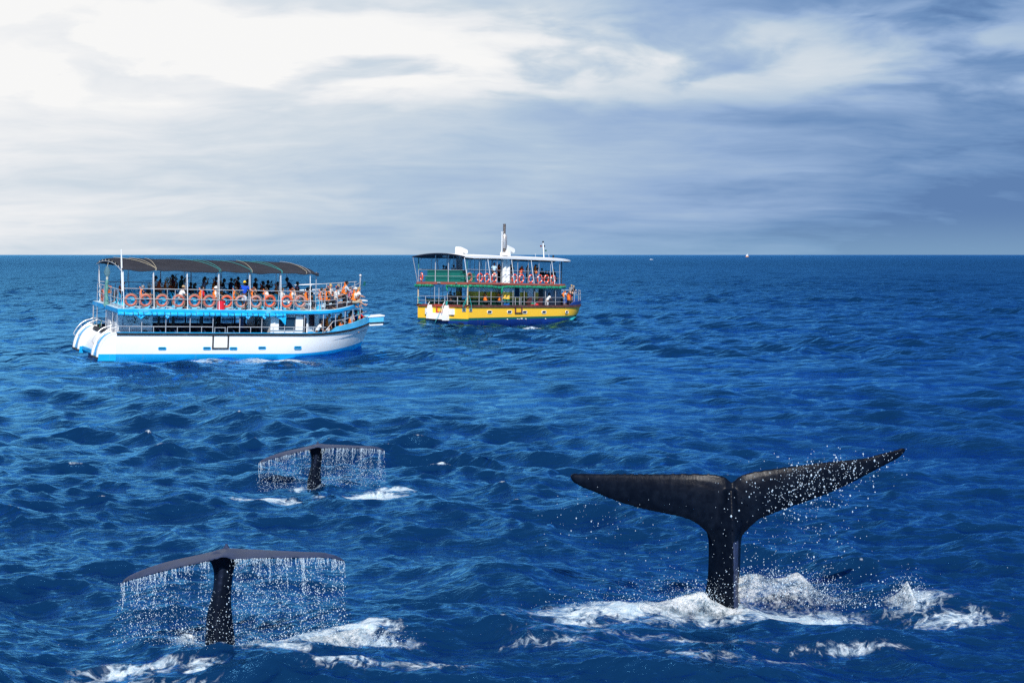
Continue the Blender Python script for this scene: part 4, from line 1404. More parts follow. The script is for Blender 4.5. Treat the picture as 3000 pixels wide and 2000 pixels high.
for x, y in ((2.5, 0.8), (3.0, 2.0), (4.6, -0.6), (6.0, 1.0), (8.0, 0.4), (12.0, 1.0)):
    stanchion(x, y, 3.92, y_roof(x, y) - 0.17, yellow_boat, 0.034, 'roof_post')
stanchion(16.0, -2.2, 3.92, 6.3, yellow_boat, 0.05, 'roof_post', m_=BLACK)
for s in (-1, 1):
    for z in (5.10, 4.46):
        railing([(-0.12, s * 2.92, z), (14.65, s * 2.92, z), (16.0, s * 2.2, z)], yellow_boat, 0.025)
for z in (5.04, 4.46):
    railing([(-0.12, -2.92, z), (-0.12, 2.92, z)], yellow_boat, 0.022)
# green lockers across the stern of the upper deck
gl = MB().box(0.05, 1.0, -2.02, 1.96, 3.93, 4.46).build('locker', GREENPAINT, yellow_boat)
for y0, y1_ in ((-2.02, -0.72), (-0.69, 0.85), (0.88, 1.96)):
    MB().box(0.03, 0.98, y0 + 0.01, y1_ - 0.01, 4.47, 4.985).build('locker_lid', GREENPAINT, gl)
MB().box(0.02, 1.02, -2.04, 1.98, 4.99, 5.03).build('locker_top', mat('dark green edge', (0.01, 0.06, 0.05), 0.5), gl)
for q in ((0.15, 0.9, 1.97, 2.3, 3.93, 4.5), (0.15, 0.9, -2.35, -2.05, 3.93, 4.75), (0.3, 1.3, -2.75, -2.37, 3.93, 4.75)):
    MB().box(*q).build('locker', GREENPAINT, yellow_boat)
# work lamps on the stern rim
for y in (0.35, 0.15, -1.83):
    MB().tube([(-0.36, y, 3.85), (-0.24, y, 3.80)], 0.075, 8).build('work_lamp', SIL, yellow_boat)
# masthead with navigation lamps
ms = MB().tube([(16.0, 0, 6.4), (15.8, 0, 8.1)], 0.05, 8).build('mast', WHITE, yellow_boat)
for x, z, c_ in ((15.8, 8.15, INK), (15.45, 7.72, mat('red lamp', (0.12, 0.01, 0.01), 0.3)), (16.0, 7.74, INK), (16.28, 7.3, mat('green lamp', (0.01, 0.08, 0.06), 0.3))):
    MB().tube([(x, 0, z - 0.09), (x, 0, z + 0.07)], 0.085, 8).build('lamp', c_, ms)
MB().tube([(15.5, 0, 7.6), (16.25, 0, 7.4)], 0.015, 4).build('lamp_bracket', WHITE, ms)
for x in (14.6, 16.9):
    MB().tube([(x, 0, 6.4), (x - 0.1, 0, 6.95)], 0.012, 4).build('whip_aerial', WHITE, yellow_boat)
MB().tube([(17.6, 0, 6.5), (17.6, 0, 6.85)], 0.09, 8).build('roof_lamp', INK, yellow_boat)
# bow pulpit
for s in (-1, 1):
    for z in (2.95, 2.62):
        railing([(x, s * max(0.1, bow_half(x, 14, 22.1, YW, 2.9) - 0.02), y_sheer(x) + z - 1.7 + 0.25) for x in np.linspace(17.4, 22.0, 12)], yellow_boat, 0.028, m_=STEEL)
    for x in (17.5, 18.8, 20.0, 21.0, 21.7):
        stanchion(x, s * max(0.1, bow_half(x, 14, 22.1, YW, 2.9) - 0.02), y_sheer(x) + 0.5, y_sheer(x) + 1.5, yellow_boat, 0.028)


# ------------------------------------------------------------------ whales
def whale_skin():
    m = bpy.data.materials.new('wet whale skin')
    m.use_nodes = True
    nt = NT(m.node_tree)
    co = nt.coord('Object')
    tone = nt.attr('tone')  # painted lightness: lit fluke tops and the keel glint
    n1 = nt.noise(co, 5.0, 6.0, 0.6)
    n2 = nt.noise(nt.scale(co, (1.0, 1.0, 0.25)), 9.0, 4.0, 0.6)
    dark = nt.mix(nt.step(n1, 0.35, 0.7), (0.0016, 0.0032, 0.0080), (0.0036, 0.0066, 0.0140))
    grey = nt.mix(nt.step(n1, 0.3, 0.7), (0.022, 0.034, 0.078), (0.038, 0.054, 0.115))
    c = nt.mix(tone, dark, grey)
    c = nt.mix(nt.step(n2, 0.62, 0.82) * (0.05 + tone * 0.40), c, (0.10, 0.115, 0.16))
    b = nt.node('ShaderNodeBsdfPrincipled')
    nt.put(b.inputs['Base Color'], c)
    nt.put(b.inputs['Roughness'], 0.30 + (n1 - 0.5) * 0.3 + tone * 0.12)
    b.inputs['Specular IOR Level'].default_value = 0.06
    nt.put(b.inputs['Normal'], nt.bump(n1 * 0.6 + n2 * 0.4, 0.35, 0.03))
    o = nt.node('ShaderNodeOutputMaterial')
    nt.t.links.new(b.outputs[0], o.inputs[0])
    return m


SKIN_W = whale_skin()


def fuse(mb, name, voxel, smooth=6, tone=None):
    """one continuous skin from overlapping closed forms"""
    me = mb.mesh(name + '_form', [SKIN_W])
    o = bpy.data.objects.new(name + '_form', me)
    COL.objects.link(o)
    md = o.modifiers.new('r', 'REMESH')
    md.mode = 'VOXEL'
    md.voxel_size = voxel
    sm = o.modifiers.new('s', 'SMOOTH')
    sm.iterations = smooth
    sm.factor = 0.5
    dg = bpy.context.evaluated_depsgraph_get()
    out_me = bpy.data.meshes.new_from_object(o.evaluated_get(dg))
    COL.objects.unlink(o)
    bpy.data.objects.remove(o)
    out_me.name = name
    n = len(out_me.vertices)
    co = np.empty(n * 3, np.float32)
    out_me.vertices.foreach_get('co', co)
    co = co.reshape(-1, 3)
    nr = np.empty(n * 3, np.float32)
    out_me.vertices.foreach_get('normal', nr)
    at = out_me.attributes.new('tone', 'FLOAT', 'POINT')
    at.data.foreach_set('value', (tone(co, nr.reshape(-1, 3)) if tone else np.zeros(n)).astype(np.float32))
    out_me.polygons.foreach_set('use_smooth', [True] * len(out_me.polygons))
    out_me.materials.clear()
    out_me.materials.append(SKIN_W)
    return out_me


def spline(px, xs_, ys_):
    """smooth interpolation through traced points (Catmull-Rom on x)"""
    xs_, ys_ = np.array(xs_, float), np.array(ys_, float)
    m_ = np.gradient(ys_, xs_)
    px = np.clip(px, xs_[0], xs_[-1])
    i = np.clip(np.searchsorted(xs_, px) - 1, 0, len(xs_) - 2)
    h = xs_[i + 1] - xs_[i]
    t = (px - xs_[i]) / h
    return (2 * t ** 3 - 3 * t ** 2 + 1) * ys_[i] + (t ** 3 - 2 * t ** 2 + t) * h * m_[i] + (-2 * t ** 3 + 3 * t ** 2) * ys_[i + 1] + (t ** 3 - t ** 2) * h * m_[i + 1]


def big_whale():
    K = 2.138                                              # traced on an enlargement of the photograph
    sc = FPX / BIG_WHALE.y
    def X(v): return (1620 + v / K - 2122) / sc
    def Z(v): return (1775 - (1250 + v / K)) / sc
    m_ = MB()
    lt = ([103, 115, 160, 300, 420, 640, 820, 960, 1040, 1085, 1118, 1150], [314, 301, 297, 293, 290, 287, 282, 283, 289, 305, 338, 372])
    lb = ([103, 112, 150, 250, 400, 560, 700, 800, 880, 930, 965, 990, 1150], [320, 340, 370, 412, 470, 514, 541, 560, 590, 628, 664, 712, 730])
    rt = ([1085, 1118, 1150, 1190, 1280, 1400, 1680, 1840, 2000, 2100, 2170, 2200, 2245, 2252], [372, 338, 310, 287, 266, 250, 219, 206, 192, 167, 153, 146, 141, 147])
    rb = ([1085, 1165, 1180, 1205, 1240, 1280, 1350, 1480, 1640, 1780, 1900, 2020, 2150, 2225, 2252], [730, 715, 680, 648, 615, 580, 550, 504, 454, 404, 352, 294, 231, 190, 158])
    for top_, bot_, xs_ in ((lt, lb, np.concatenate([[103.5, 107, 113, 125], np.linspace(150, 1150, 44)])), (rt, rb, np.concatenate([np.linspace(1085, 2160, 46), [2190, 2215, 2235, 2246, 2251.5]]))):
        rows = []
        for v in xs_:
            zt, zb = Z(float(spline(v, *top_))), Z(float(spline(v, *bot_)))
            x = X(v)
            span = abs(x) / 3.2
            th = 0.13 * max(0.0, 1 - span) ** 0.8 + 0.042
            ybase = 0.10 + 0.42 * span ** 1.5               # tips swept away from the camera
            loop = []
            nc = 9
            for j in range(nc):                             # camera side, from the upper to the lower edge
                t = j / (nc - 1)
                p = ((t + 0.03) ** 0.6 * (1.03 - t) ** 0.45) * 1.6
                loop.append((x, ybase - th * p - 0.10 * t * (1 - span), zt + (zb - zt) * t))
            for j in range(nc - 2, 0, -1):
                t = j / (nc - 1)
                p = ((t + 0.03) ** 0.6 * (1.03 - t) ** 0.45) * 1.6
                loop.append((x, ybase + th * p - 0.10 * t * (1 - span), zt + (zb - zt) * t))
            rows.append(loop)
        m_.grid(rows, closed_u=True)
        k = len(rows[0])
        m_.add(rows[0], [tuple(range(k))])
        m_.add(rows[-1], [tuple(range(k))[::-1]])
    # tail stock: a keeled section, the keel towards the camera
    L = ([430, 520, 600, 640, 690, 760, 880, 960, 1020, 1100, 1250], [1030, 970, 934, 954, 970, 974, 973, 969, 960, 944, 914])
    Rr = ([430, 520, 600, 640, 690, 760, 880, 960, 1020, 1100, 1250], [1175, 1228, 1236, 1210, 1188, 1182, 1178, 1172, 1168, 1180, 1204])
    rows = []
    for v in np.linspace(380, 1250, 40):
        a, b_ = X(float(spline(v, *L))), X(float(spline(v, *Rr)))
        xk = X(1106)
        z = Z(v)
        d_ = 0.30 + 0.30 * max(0, (v - 560) / 690) - (0.18 * (560 - v) / 180 if v < 560 else 0)
        k_ = 0.5
        xc = (a + b_) / 2
        rows.append([(a, 0.12, z), (a + (xk - a) * 0.30, 0.10 - d_ * 0.52, z), (xk - 0.06, -d_ * 0.86, z), (xk, -d_ * 1.02, z), (xk + 0.05, -d_ * 0.90, z), (xk + (b_ - xk) * 0.62, 0.10 - d_ * 0.56, z), (b_, 0.12, z), (xc + (b_ - xc) * 0.6, 0.12 + d_ * 0.7, z), (xc, 0.12 + d_, z), (xc + (a - xc) * 0.6, 0.12 + d_ * 0.7, z)])
    m_.grid(rows, closed_u=True)
    m_.add(rows[0], [tuple(range(10))])
    m_.add(rows[-1], [tuple(range(10))[::-1]])
    me = fuse(m_, 'whale', 0.020, 4, lambda c, n: np.clip(0.02 + 0.95 * (np.abs(c[:, 0] - X(1128)) < 0.075) * (c[:, 2] < Z(700)) * (c[:, 0] > X(1112)), 0, 1))  # pale strip beside the keel is a glint painted into the skin
    o = link(bpy.data.objects.new('whale', me))
    o.location = BIG_WHALE
    return o


def small_whale_mesh():
    K = 1.96
    sc = FPX / NEAR_WHALE.y
    def X(v): return (150 + v / K - 645) / sc
    def PY(v): return 1550 + v / K
    yo = NEAR_WHALE.y
    tp = ([396, 405, 420, 480, 560, 680, 800, 900, 975, 1020, 1080, 1180, 1300, 1450, 1570, 1640, 1680, 1690], [303, 286, 272, 241, 209, 176, 151, 129, 113, 109, 112, 116, 122, 128, 133, 149, 171, 181])
    bt = ([396, 405, 450, 560, 700, 800, 900, 990, 1020, 1040, 1080, 1180, 1300, 1450, 1560, 1640, 1690], [306, 308, 296, 269, 233, 211, 189, 167, 156, 164, 172, 166, 165, 165, 163, 172, 184])
    m_ = MB()
    rows = []
    for v in np.concatenate([[397, 400, 408], np.linspace(420, 1660, 60), [1675, 1684, 1689]]):
        x = X(v)
        span = min(1.0, abs(x - X(1020)) / (X(1690) - X(1020)))
        ch = 0.92 * (1 - span ** 1.6) + 0.09
        if abs(v - 1020) < 40:                              # the notch between the two lobes
            ch -= 0.20 * (1 - abs(v - 1020) / 40)
        yb, yf = 0.40 * ch + 0.12 * span, -0.52 * ch + 0.12 * span
        zb = at_depth(1500, PY(float(spline(v, *tp))), yo + yb).z
        zf = at_depth(1500, PY(float(spline(v, *bt))), yo + yf).z
        th = 0.055 * (1 - span) + 0.020
        loop = []
        for j in range(8):
            t = j / 7
            p = (t ** 0.5 * (1 - t) ** 0.8) * 1.8
            loop.append((x, yb + (yf - yb) * t, zb + (zf - zb) * t + th * p * 0.6))
        for j in range(6, 0, -1):
            t = j / 7
            p = (t ** 0.5 * (1 - t) ** 0.8) * 1.8
            loop.append((x, yb + (yf - yb) * t, zb + (zf - zb) * t - th * p * 1.5))
        rows.append(loop)
    m_.grid(rows, closed_u=True)
    k = len(rows[0])
    m_.add(rows[0], [tuple(range(k))])
    m_.add(rows[-1], [tuple(range(k))[::-1]])
    L = ([120, 165, 190, 215, 260, 330, 400, 470, 530, 600, 720], [950, 890, 915, 926, 934, 930, 915, 896, 888, 884, 870])
    Rr = ([120, 165, 190, 215, 260, 330, 400, 470, 530, 600, 720], [1050, 1110, 1078, 1058, 1046, 1037, 1030, 1034, 1039, 1046, 1060])
    rows = []
    for v in np.linspace(125, 720, 34):
        a, b_ = X(float(spline(v, *L))), X(float(spline(v, *Rr)))
        z = at_depth(1500, PY(v), yo).z
        xc, hw = (a + b_) / 2, (b_ - a) / 2
        d_ = 0.20 + 0.26 * max(0, (v - 200) / 500)
        yc = 0.06
        rows.append([(xc + hw * math.cos(an) * (1.0 if abs(math.cos(an)) > 0.5 else 0.9), yc + d_ * math.sin(an) * (1.15 if 4.2 < an < 5.2 else 1.0), z) for an in np.linspace(0, 2 * math.pi, 15)[:-1]])
    m_.grid(rows, closed_u=True)
    m_.add(rows[0], [tuple(range(14))])
    m_.add(rows[-1], [tuple(range(14))[::-1]])
    # small knob of the keel behind the flukes
    kx, kz = X(990), at_depth(1500, PY(112), yo + 0.4).z
    m_.hexa([(kx - 0.09, 0.28, kz - 0.06), (kx + 0.07, 0.28, kz - 0.06), (kx + 0.07, 0.5, kz - 0.06), (kx - 0.09, 0.5, kz - 0.06)], [(kx - 0.015, 0.36, kz + 0.10), (kx + 0.015, 0.36, kz + 0.10), (kx + 0.015, 0.40, kz + 0.10), (kx - 0.015, 0.40, kz + 0.10)])
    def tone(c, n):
        return np.clip((n[:, 2] - 0.1) * 2.0, 0, 1) * np.clip((c[:, 2] - 0.75) * 4, 0, 1) * 0.92 + 0.06  # upward fluke faces coloured lighter as if lit, the stock kept dark
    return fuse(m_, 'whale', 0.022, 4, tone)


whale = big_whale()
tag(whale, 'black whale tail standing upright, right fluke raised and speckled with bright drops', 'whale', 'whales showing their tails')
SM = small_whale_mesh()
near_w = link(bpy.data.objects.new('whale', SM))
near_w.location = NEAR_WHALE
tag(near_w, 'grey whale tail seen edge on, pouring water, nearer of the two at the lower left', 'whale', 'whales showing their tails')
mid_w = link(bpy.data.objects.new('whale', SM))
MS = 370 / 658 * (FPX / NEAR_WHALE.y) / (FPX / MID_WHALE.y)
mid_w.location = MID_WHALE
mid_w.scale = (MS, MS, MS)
tag(mid_w, 'smaller grey whale tail pouring water, farther off below the bow of the white boat', 'whale', 'whales showing their tails')


# ------------------------------------------------------------------ falling water, spray and white water
def water_drop_mat():
    m = bpy.data.materials.new('bright water drops')
    m.use_nodes = True
    nt = NT(m.node_tree)
    b = nt.node('ShaderNodeBsdfPrincipled')
    b.inputs['Base Color'].default_value = (0.66, 0.80, 0.92, 1)
    b.inputs['Roughness'].default_value = 0.12
    b.inputs['IOR'].default_value = 1.33
    b.inputs['Transmission Weight'].default_value = 0.25
    o = nt.node('ShaderNodeOutputMaterial')
    nt.t.links.new(b.outputs[0], o.inputs[0])
    return m


DROP = water_drop_mat()
OCT = np.array([(1, 0, 0), (-1, 0, 0), (0, 1, 0), (0, -1, 0), (0, 0, 1), (0, 0, -1)], float)
OCTF = np.array([(0, 2, 4), (2, 1, 4), (1, 3, 4), (3, 0, 4), (2, 0, 5), (1, 2, 5), (3, 1, 5), (0, 3, 5)])


def drops_object(name, pts, rad, stretch, label=None, cat=None):
    pts, rad, stretch = np.array(pts), np.array(rad), np.array(stretch)
    n = len(pts)
    ax = np.stack([rad, rad, rad * stretch], 1)
    v = pts[:, None, :] + OCT[None] * ax[:, None, :]
    f = OCTF[None] + (np.arange(n) * 6)[:, None, None]
    me = bpy.data.meshes.new(name)
    me.from_pydata(v.reshape(-1, 3).tolist(), [], f.reshape(-1, 3).tolist())
    me.polygons.foreach_set('use_smooth', [True] * len(me.polygons))
    me.materials.append(DROP)
    o = link(bpy.data.objects.new(name, me))
    tag(o, label, cat, kind='stuff')
    return o


def curtain(origin, s, seed, dens, label):
    """water running off the trailing edge of a tail in threads that break into drops"""
    rg = np.random.default_rng(seed)
    sc = FPX / NEAR_WHALE.y
    bt_x = [397, 450, 560, 700, 800, 900, 990, 1080, 1180, 1300, 1450, 1560, 1640, 1690]
    bt_y = [308, 296, 269, 233, 211, 189, 172, 172, 166, 165, 165, 163, 172, 184]
    P, Rd, St = [], [], []
    def put(x, y, z, r, st):
        if z > -0.02:
            P.append((origin.x + x * s, origin.y + y * s, origin.z + z * s))
            Rd.append(r * s * 0.78)
            St.append(st)
    clusters = [(400, 1.4), (420, 1.2), (440, 0.9), (510, 1.0), (525, 0.8), (585, 1.0), (610, 0.7), (1220, 1.0), (1285, 1.0), (1370, 1.1), (1455, 1.5), (1465, 1.3), (1325, 0.8), (1640, 1.0), (1685, 0.8), (1550, 0.6), (720, 0.6)]
    n = int(260 * dens)
    for i in range(n):
        if i < len(clusters) * 2:
            v, w_ = clusters[i // 2]
            v += rg.normal() * 5
        else:
            v = rg.uniform(397, 940) if rg.random() < 0.36 else rg.uniform(1060, 1690)
            w_ = 0.35 + 0.3 * rg.random()
        x0 = (150 + v / 1.96 - 645) / sc
        span = min(1.0, abs(v - 1020) / 670)
        y0 = -0.50 * (0.92 * (1 - span ** 1.6) + 0.09) + 0.12 * span
        z0 = at_depth(1500, 1550 + float(np.interp(v, bt_x, bt_y)) / 1.96, NEAR_WHALE.y + y0).z - 0.01
        # the unbroken thread just below the edge
        L_ = rg.uniform(0.04, 0.36) * w_ * (1.5 if w_ > 0.9 else 1.0)
        z, x, y = z0, x0, y0
        while z > z0 - L_:
            put(x + rg.normal() * 0.005, y, z, rg.uniform(0.0035, 0.0085) * (1.2 if w_ > 0.9 else 1.0), rg.uniform(1.5, 4))
            z -= rg.uniform(0.012, 0.03)
            x += rg.normal() * 0.004
        # drops below it
        spread = 0.0
        drop = rg.random() < 0.78
        while z > 0.0 and drop:
            fall = (z0 - z) / max(0.2, z0)
            z -= rg.exponential(0.055 + 0.035 * fall)
            spread = 0.012 + 0.06 * fall
            put(x + rg.normal() * spread - 0.02 * fall, y + rg.normal() * spread, z, float(np.clip(rg.lognormal(-4.95, 0.42), 0.0035, 0.017)), rg.uniform(0.9, 1.8))
    # loose drops all over the curtain
    for i in range(int(950 * dens)):
        v = rg.uniform(390, 990) if rg.random() < 0.42 else rg.uniform(940, 1695)
        x0 = (150 + v / 1.96 - 645) / sc
        zt = at_depth(1500, 1550 + float(np.interp(v, bt_x, bt_y)) / 1.96, NEAR_WHALE.y - 0.4).z
        z = zt * (1 - rg.beta(1.7, 1.0)) if v > 430 else zt * rg.random()
        put(x0 + rg.normal() * 0.02, -0.4 + rg.normal() * 0.12, z, float(np.clip(rg.lognormal(-5.0, 0.5), 0.003, 0.017)), rg.uniform(0.9, 1.5))
    return drops_object('falling_water', P, Rd, St, label, 'water')


curtain(NEAR_WHALE, 1.0, 3, 1.0, 'threads and drops of water falling from the nearer grey tail')
curtain(MID_WHALE, MS, 4, 1.0, 'threads and drops of water falling from the farther grey tail')


def spray(origin, px0, py0, spots, seed, label):
    """drops thrown about; spots give (pixel x, pixel y, spread x, spread y, depth offset, number, size)"""
    rg = np.random.default_rng(seed)
    P, Rd, St = [], [], []
    sc = FPX / origin.y
    for (px, py, ex, ey, dy_, n, r0) in spots:
        for i in range(n):
            x = origin.x + (px - px0 + rg.normal() * ex) / sc
            z = (py0 - py + rg.normal() * ey) / sc
            if z < -0.02:
                continue
            P.append((x, origin.y + dy_ + rg.normal() * 0.16, z))
            Rd.append(float(np.clip(r0 * 0.64 * rg.lognormal(0, 0.45), 0.0035, 0.022)))
            St.append(rg.uniform(0.8, 1.6))
    return drops_object('water_spray', P, Rd, St, label, 'water')


spray(BIG_WHALE, 2122, 1775, [
    (2330, 1385, 70, 32, -0.55, 190, 0.0125), (2440, 1370, 70, 30, -0.45, 200, 0.0125), (2270, 1450, 45, 28, -0.6, 110, 0.0125), (2400, 1440, 60, 22, -0.55, 70, 0.012), (2540, 1340, 55, 14, -0.35, 40, 0.011), (2600, 1325, 40, 12, -0.3, 15, 0.011),
    (2330, 1500, 80, 40, -0.6, 90, 0.010), (2300, 1600, 90, 60, -0.6, 110, 0.010), (2400, 1660, 90, 50, -0.6, 80, 0.011), (2220, 1670, 60, 40, -0.6, 90, 0.011),
    (1780, 1520, 110, 40, -0.5, 60, 0.009), (1900, 1590, 90, 50, -0.5, 30, 0.009), (1700, 1480, 50, 40, -0.4, 25, 0.009), (2130, 1560, 40, 110, -0.75, 60, 0.011),
    (1940, 1700, 60, 24, -0.3, 110, 0.009), (1850, 1740, 110, 26, -0.3, 260, 0.009), (1760, 1770, 90, 20, -0.3, 260, 0.009), (2060, 1715, 40, 22, -0.5, 160, 0.010),
    (2250, 1700, 70, 22, -0.2, 260, 0.011), (2380, 1715, 60, 22, -0.2, 220, 0.011), (2480, 1755, 60, 18, -0.2, 120, 0.010),
    (2660, 1720, 30, 26, 0.0, 150, 0.011), (2620, 1755, 50, 16, 0.0, 130, 0.010), (2770, 1770, 70, 20, 0.0, 90, 0.010), (2560, 1700, 120, 60, -0.3, 22, 0.012),
    (2010, 1745, 60, 22, -0.5, 900, 0.0062), (1880, 1775, 130, 18, -0.5, 1100, 0.0060), (1720, 1790, 100, 14, -0.5, 700, 0.0060), (2230, 1720, 70, 24, 0.1, 900, 0.0065), (2350, 1725, 70, 24, 0.1, 900, 0.0065), (2460, 1765, 60, 14, 0.1, 400, 0.0062), (2665, 1745, 26, 26, -0.1, 500, 0.0065), (2700, 1780, 70, 12, -0.1, 400, 0.0062)], 21, 'bright drops scattered round the upright black tail')
spray(NEAR_WHALE, 645, 1868, [
    (555, 1850, 18, 14, -0.35, 150, 0.009), (590, 1872, 60, 14, -0.4, 110, 0.008), (660, 1875, 70, 12, -0.4, 120, 0.008), (1010, 1860, 90, 9, -0.2, 200, 0.009), (1075, 1850, 50, 12, -0.2, 160, 0.009), (1130, 1872, 30, 10, -0.3, 60, 0.010), (880, 1875, 90, 8, -0.3, 130, 0.008), (800, 1850, 220, 20, -0.4, 150, 0.007), (440, 1880, 120, 16, -0.5, 120, 0.008), (1280, 1890, 60, 8, -0.4, 40, 0.008),
    (555, 1852, 22, 14, -0.4, 350, 0.0058), (1000, 1868, 90, 10, -0.4, 900, 0.0056), (1080, 1856, 50, 11, -0.4, 500, 0.0056), (840, 1888, 110, 8, -0.4, 400, 0.0054), (640, 1878, 90, 10, -0.5, 350, 0.0054)], 22, 'spray low over the water round the nearer grey tail')
spray(MID_WHALE, 922, 1447, [
    (872, 1442, 10, 8, -0.3, 90, 0.010), (940, 1455, 40, 7, -0.4, 90, 0.009), (1110, 1458, 55, 5, -0.2, 160, 0.010), (1160, 1452, 28, 6, -0.2, 110, 0.010), (1040, 1464, 60, 5, -0.3, 90, 0.009), (1198, 1460, 12, 6, -0.3, 30, 0.011), (760, 1468, 80, 8, -0.5, 60, 0.008),
    (872, 1444, 12, 8, -0.35, 200, 0.0085), (1090, 1462, 60, 5, -0.35, 500, 0.0082), (1150, 1455, 32, 6, -0.35, 300, 0.0082), (1000, 1470, 60, 4, -0.35, 200, 0.008)], 23, 'spray low over the water round the farther grey tail')


def foam_material():
    m = bpy.data.materials.new('churned white water')
    m.use_nodes = True
    nt = NT(m.node_tree)
    co = nt.coord('Object')
    dens = nt.attr('dens')
    n1 = nt.noise(co, 13.0, 8.0, 0.75, 0.5)
    n2 = nt.noise(co, 3.0, 5.0, 0.6, 0.3)
    b = nt.node('ShaderNodeBsdfPrincipled')
    nt.put(b.inputs['Base Color'], nt.mix(nt.step(n1 * 0.6 + n2 * 0.4 + dens * 0.12, 0.44, 0.66), (0.20, 0.36, 0.47), (0.84, 0.88, 0.91)))
    b.inputs['Roughness'].default_value = 0.5
    b.inputs['Subsurface Weight'].default_value = 0.0
    nt.put(b.inputs['Normal'], nt.bump(n1, 1.0, 0.08))
    tr = nt.node('ShaderNodeBsdfTransparent')
    mx = nt.node('ShaderNodeMixShader')
    a = nt.step(n1 * 0.85 + n2 * 0.55 + dens * 0.80, 1.00, 1.45)
    nt.put(mx.inputs[0], a)
    nt.t.links.new(tr.outputs[0], mx.inputs[1])
    nt.t.links.new(b.outputs[0], mx.inputs[2])
    o = nt.node('ShaderNodeOutputMaterial')
    nt.t.links.new(mx.outputs[0], o.inputs[0])
    return m


FOAM = foam_material()


def splash(origin, px0, py0, prof, depth, dy_, dens, seed, label):
    """a heap of churned water: prof gives (pixel x, pixel y of its crest, relative density)"""
    rg = np.random.default_rng(seed)
    sc = FPX / origin.y
    pxs = [p[0] for p in prof]
    nu, nv = 130, 26
    us = np.linspace(pxs[0], pxs[-1], nu)
    h = np.maximum(0.0, (py0 - np.interp(us, pxs, [p[1] for p in prof])) / sc)
    de = np.interp(us, pxs, [p[2] for p in prof]) * dens
    ph = rg.random((8, 4)) * 6.28
    rows, dn = [], []
    for j in range(nv + 1):
        t = j / nv * 2 - 1
        row = []
        for i, u in enumerate(us):
            x = (u - px0) / sc
            prof_ = max(0.0, 1 - abs(t) ** 1.7)
            wob = sum(math.sin(x * (3.1 + 2.7 * k) + ph[k, 0] + t * (2 + k) + ph[k, 1]) * 0.5 ** (k * 0.5) for k in range(7)) * 0.10
            z = h[i] * prof_ * (1 + wob) - 0.05
            y = t * depth * (0.5 + 0.5 * min(1, h[i] * 2)) + 0.05 * math.sin(x * 4 + ph[0, 2])
            row.append((x, y, z))
            dn.append(de[i] * (0.55 + 0.45 * prof_) * min(1.0, 0.15 + h[i] * 6))
        rows.append(row)
    mb_ = MB()
    mb_.grid(rows)
    me = bpy.data.meshes.new('white_water')
    me.from_pydata(mb_.v, [], mb_.f)
    at = me.attributes.new('dens', 'FLOAT', 'POINT')
    at.data.foreach_set('value', np.array(dn, np.float32))
    me.polygons.foreach_set('use_smooth', [True] * len(me.polygons))
    me.materials.append(FOAM)
    o = link(bpy.data.objects.new('white_water', me))
    o.location = (origin.x, origin.y + dy_, 0)
    tag(o, label, 'water', kind='stuff')


splash(BIG_WHALE, 2122, 1785, [(1640, 1790, 0.2), (1760, 1768, 0.45), (1900, 1752, 0.6), (1985, 1735, 0.75), (2040, 1718, 0.8), (2055, 1718, 0.85), (2080, 1742, 0.85), (2120, 1763, 0.8), (2165, 1768, 0.7), (2215, 1778, 0.4), (2250, 1786, 0.2)], 0.5, -0.45, 1.12, 31, 'churned white water on the near side of the black tail')
splash(BIG_WHALE, 2122, 1785, [(2120, 1760, 0.3), (2165, 1700, 0.62), (2200, 1695, 0.6), (2260, 1712, 0.55), (2320, 1700, 0.6), (2350, 1697, 0.62), (2400, 1735, 0.55), (2470, 1765, 0.42), (2540, 1782, 0.2)], 0.75, 0.35, 1.2, 32, 'translucent mound of broken water right of the black tail')
splash(BIG_WHALE, 2122, 1790, [(2540, 1785, 0.1), (2610, 1755, 0.5), (2645, 1735, 0.6), (2662, 1708, 0.75), (2680, 1740, 0.8), (2700, 1772, 0.5), (2760, 1785, 0.2)], 0.35, 0.0, 1.15, 33, 'small white splash at the far right of the black tail')
splash(NEAR_WHALE, 645, 1880, [(520, 1870, 0.3), (535, 1850, 0.7), (555, 1836, 0.85), (575, 1846, 0.75), (588, 1868, 0.3)], 0.16, -0.35, 0.95, 34, 'round burst of white water left of the nearer grey tail')
splash(NEAR_WHALE, 645, 1900, [(700, 1900, 0.25), (800, 1888, 0.55), (900, 1876, 0.75), (1000, 1861, 0.85), (1060, 1850, 0.85), (1100, 1856, 0.6), (1135, 1885, 0.3)], 0.32, -0.35, 0.95, 35, 'long white crest right of the nearer grey tail')
splash(MID_WHALE, 922, 1455, [(852, 1452, 0.3), (862, 1440, 0.75), (873, 1434, 0.85), (886, 1442, 0.75), (892, 1452, 0.3)], 0.15, -0.3, 0.95, 36, 'round burst of white water left of the farther grey tail')
splash(MID_WHALE, 922, 1478, [(960, 1478, 0.3), (1020, 1471, 0.6), (1080, 1461, 0.85), (1140, 1452, 0.9), (1175, 1450, 0.8), (1195, 1462, 0.5), (1215, 1474, 0.2)], 0.32, -0.35, 0.95, 37, 'long white crest right of the farther grey tail')


# ------------------------------------------------------------------ people
# a pose is a set of joints in metres; the figure faces +x, its left side is +y; z is measured from the ground it stands on
def arm(sh, el, wr):
    return (Vector(sh), Vector(el), Vector(wr))


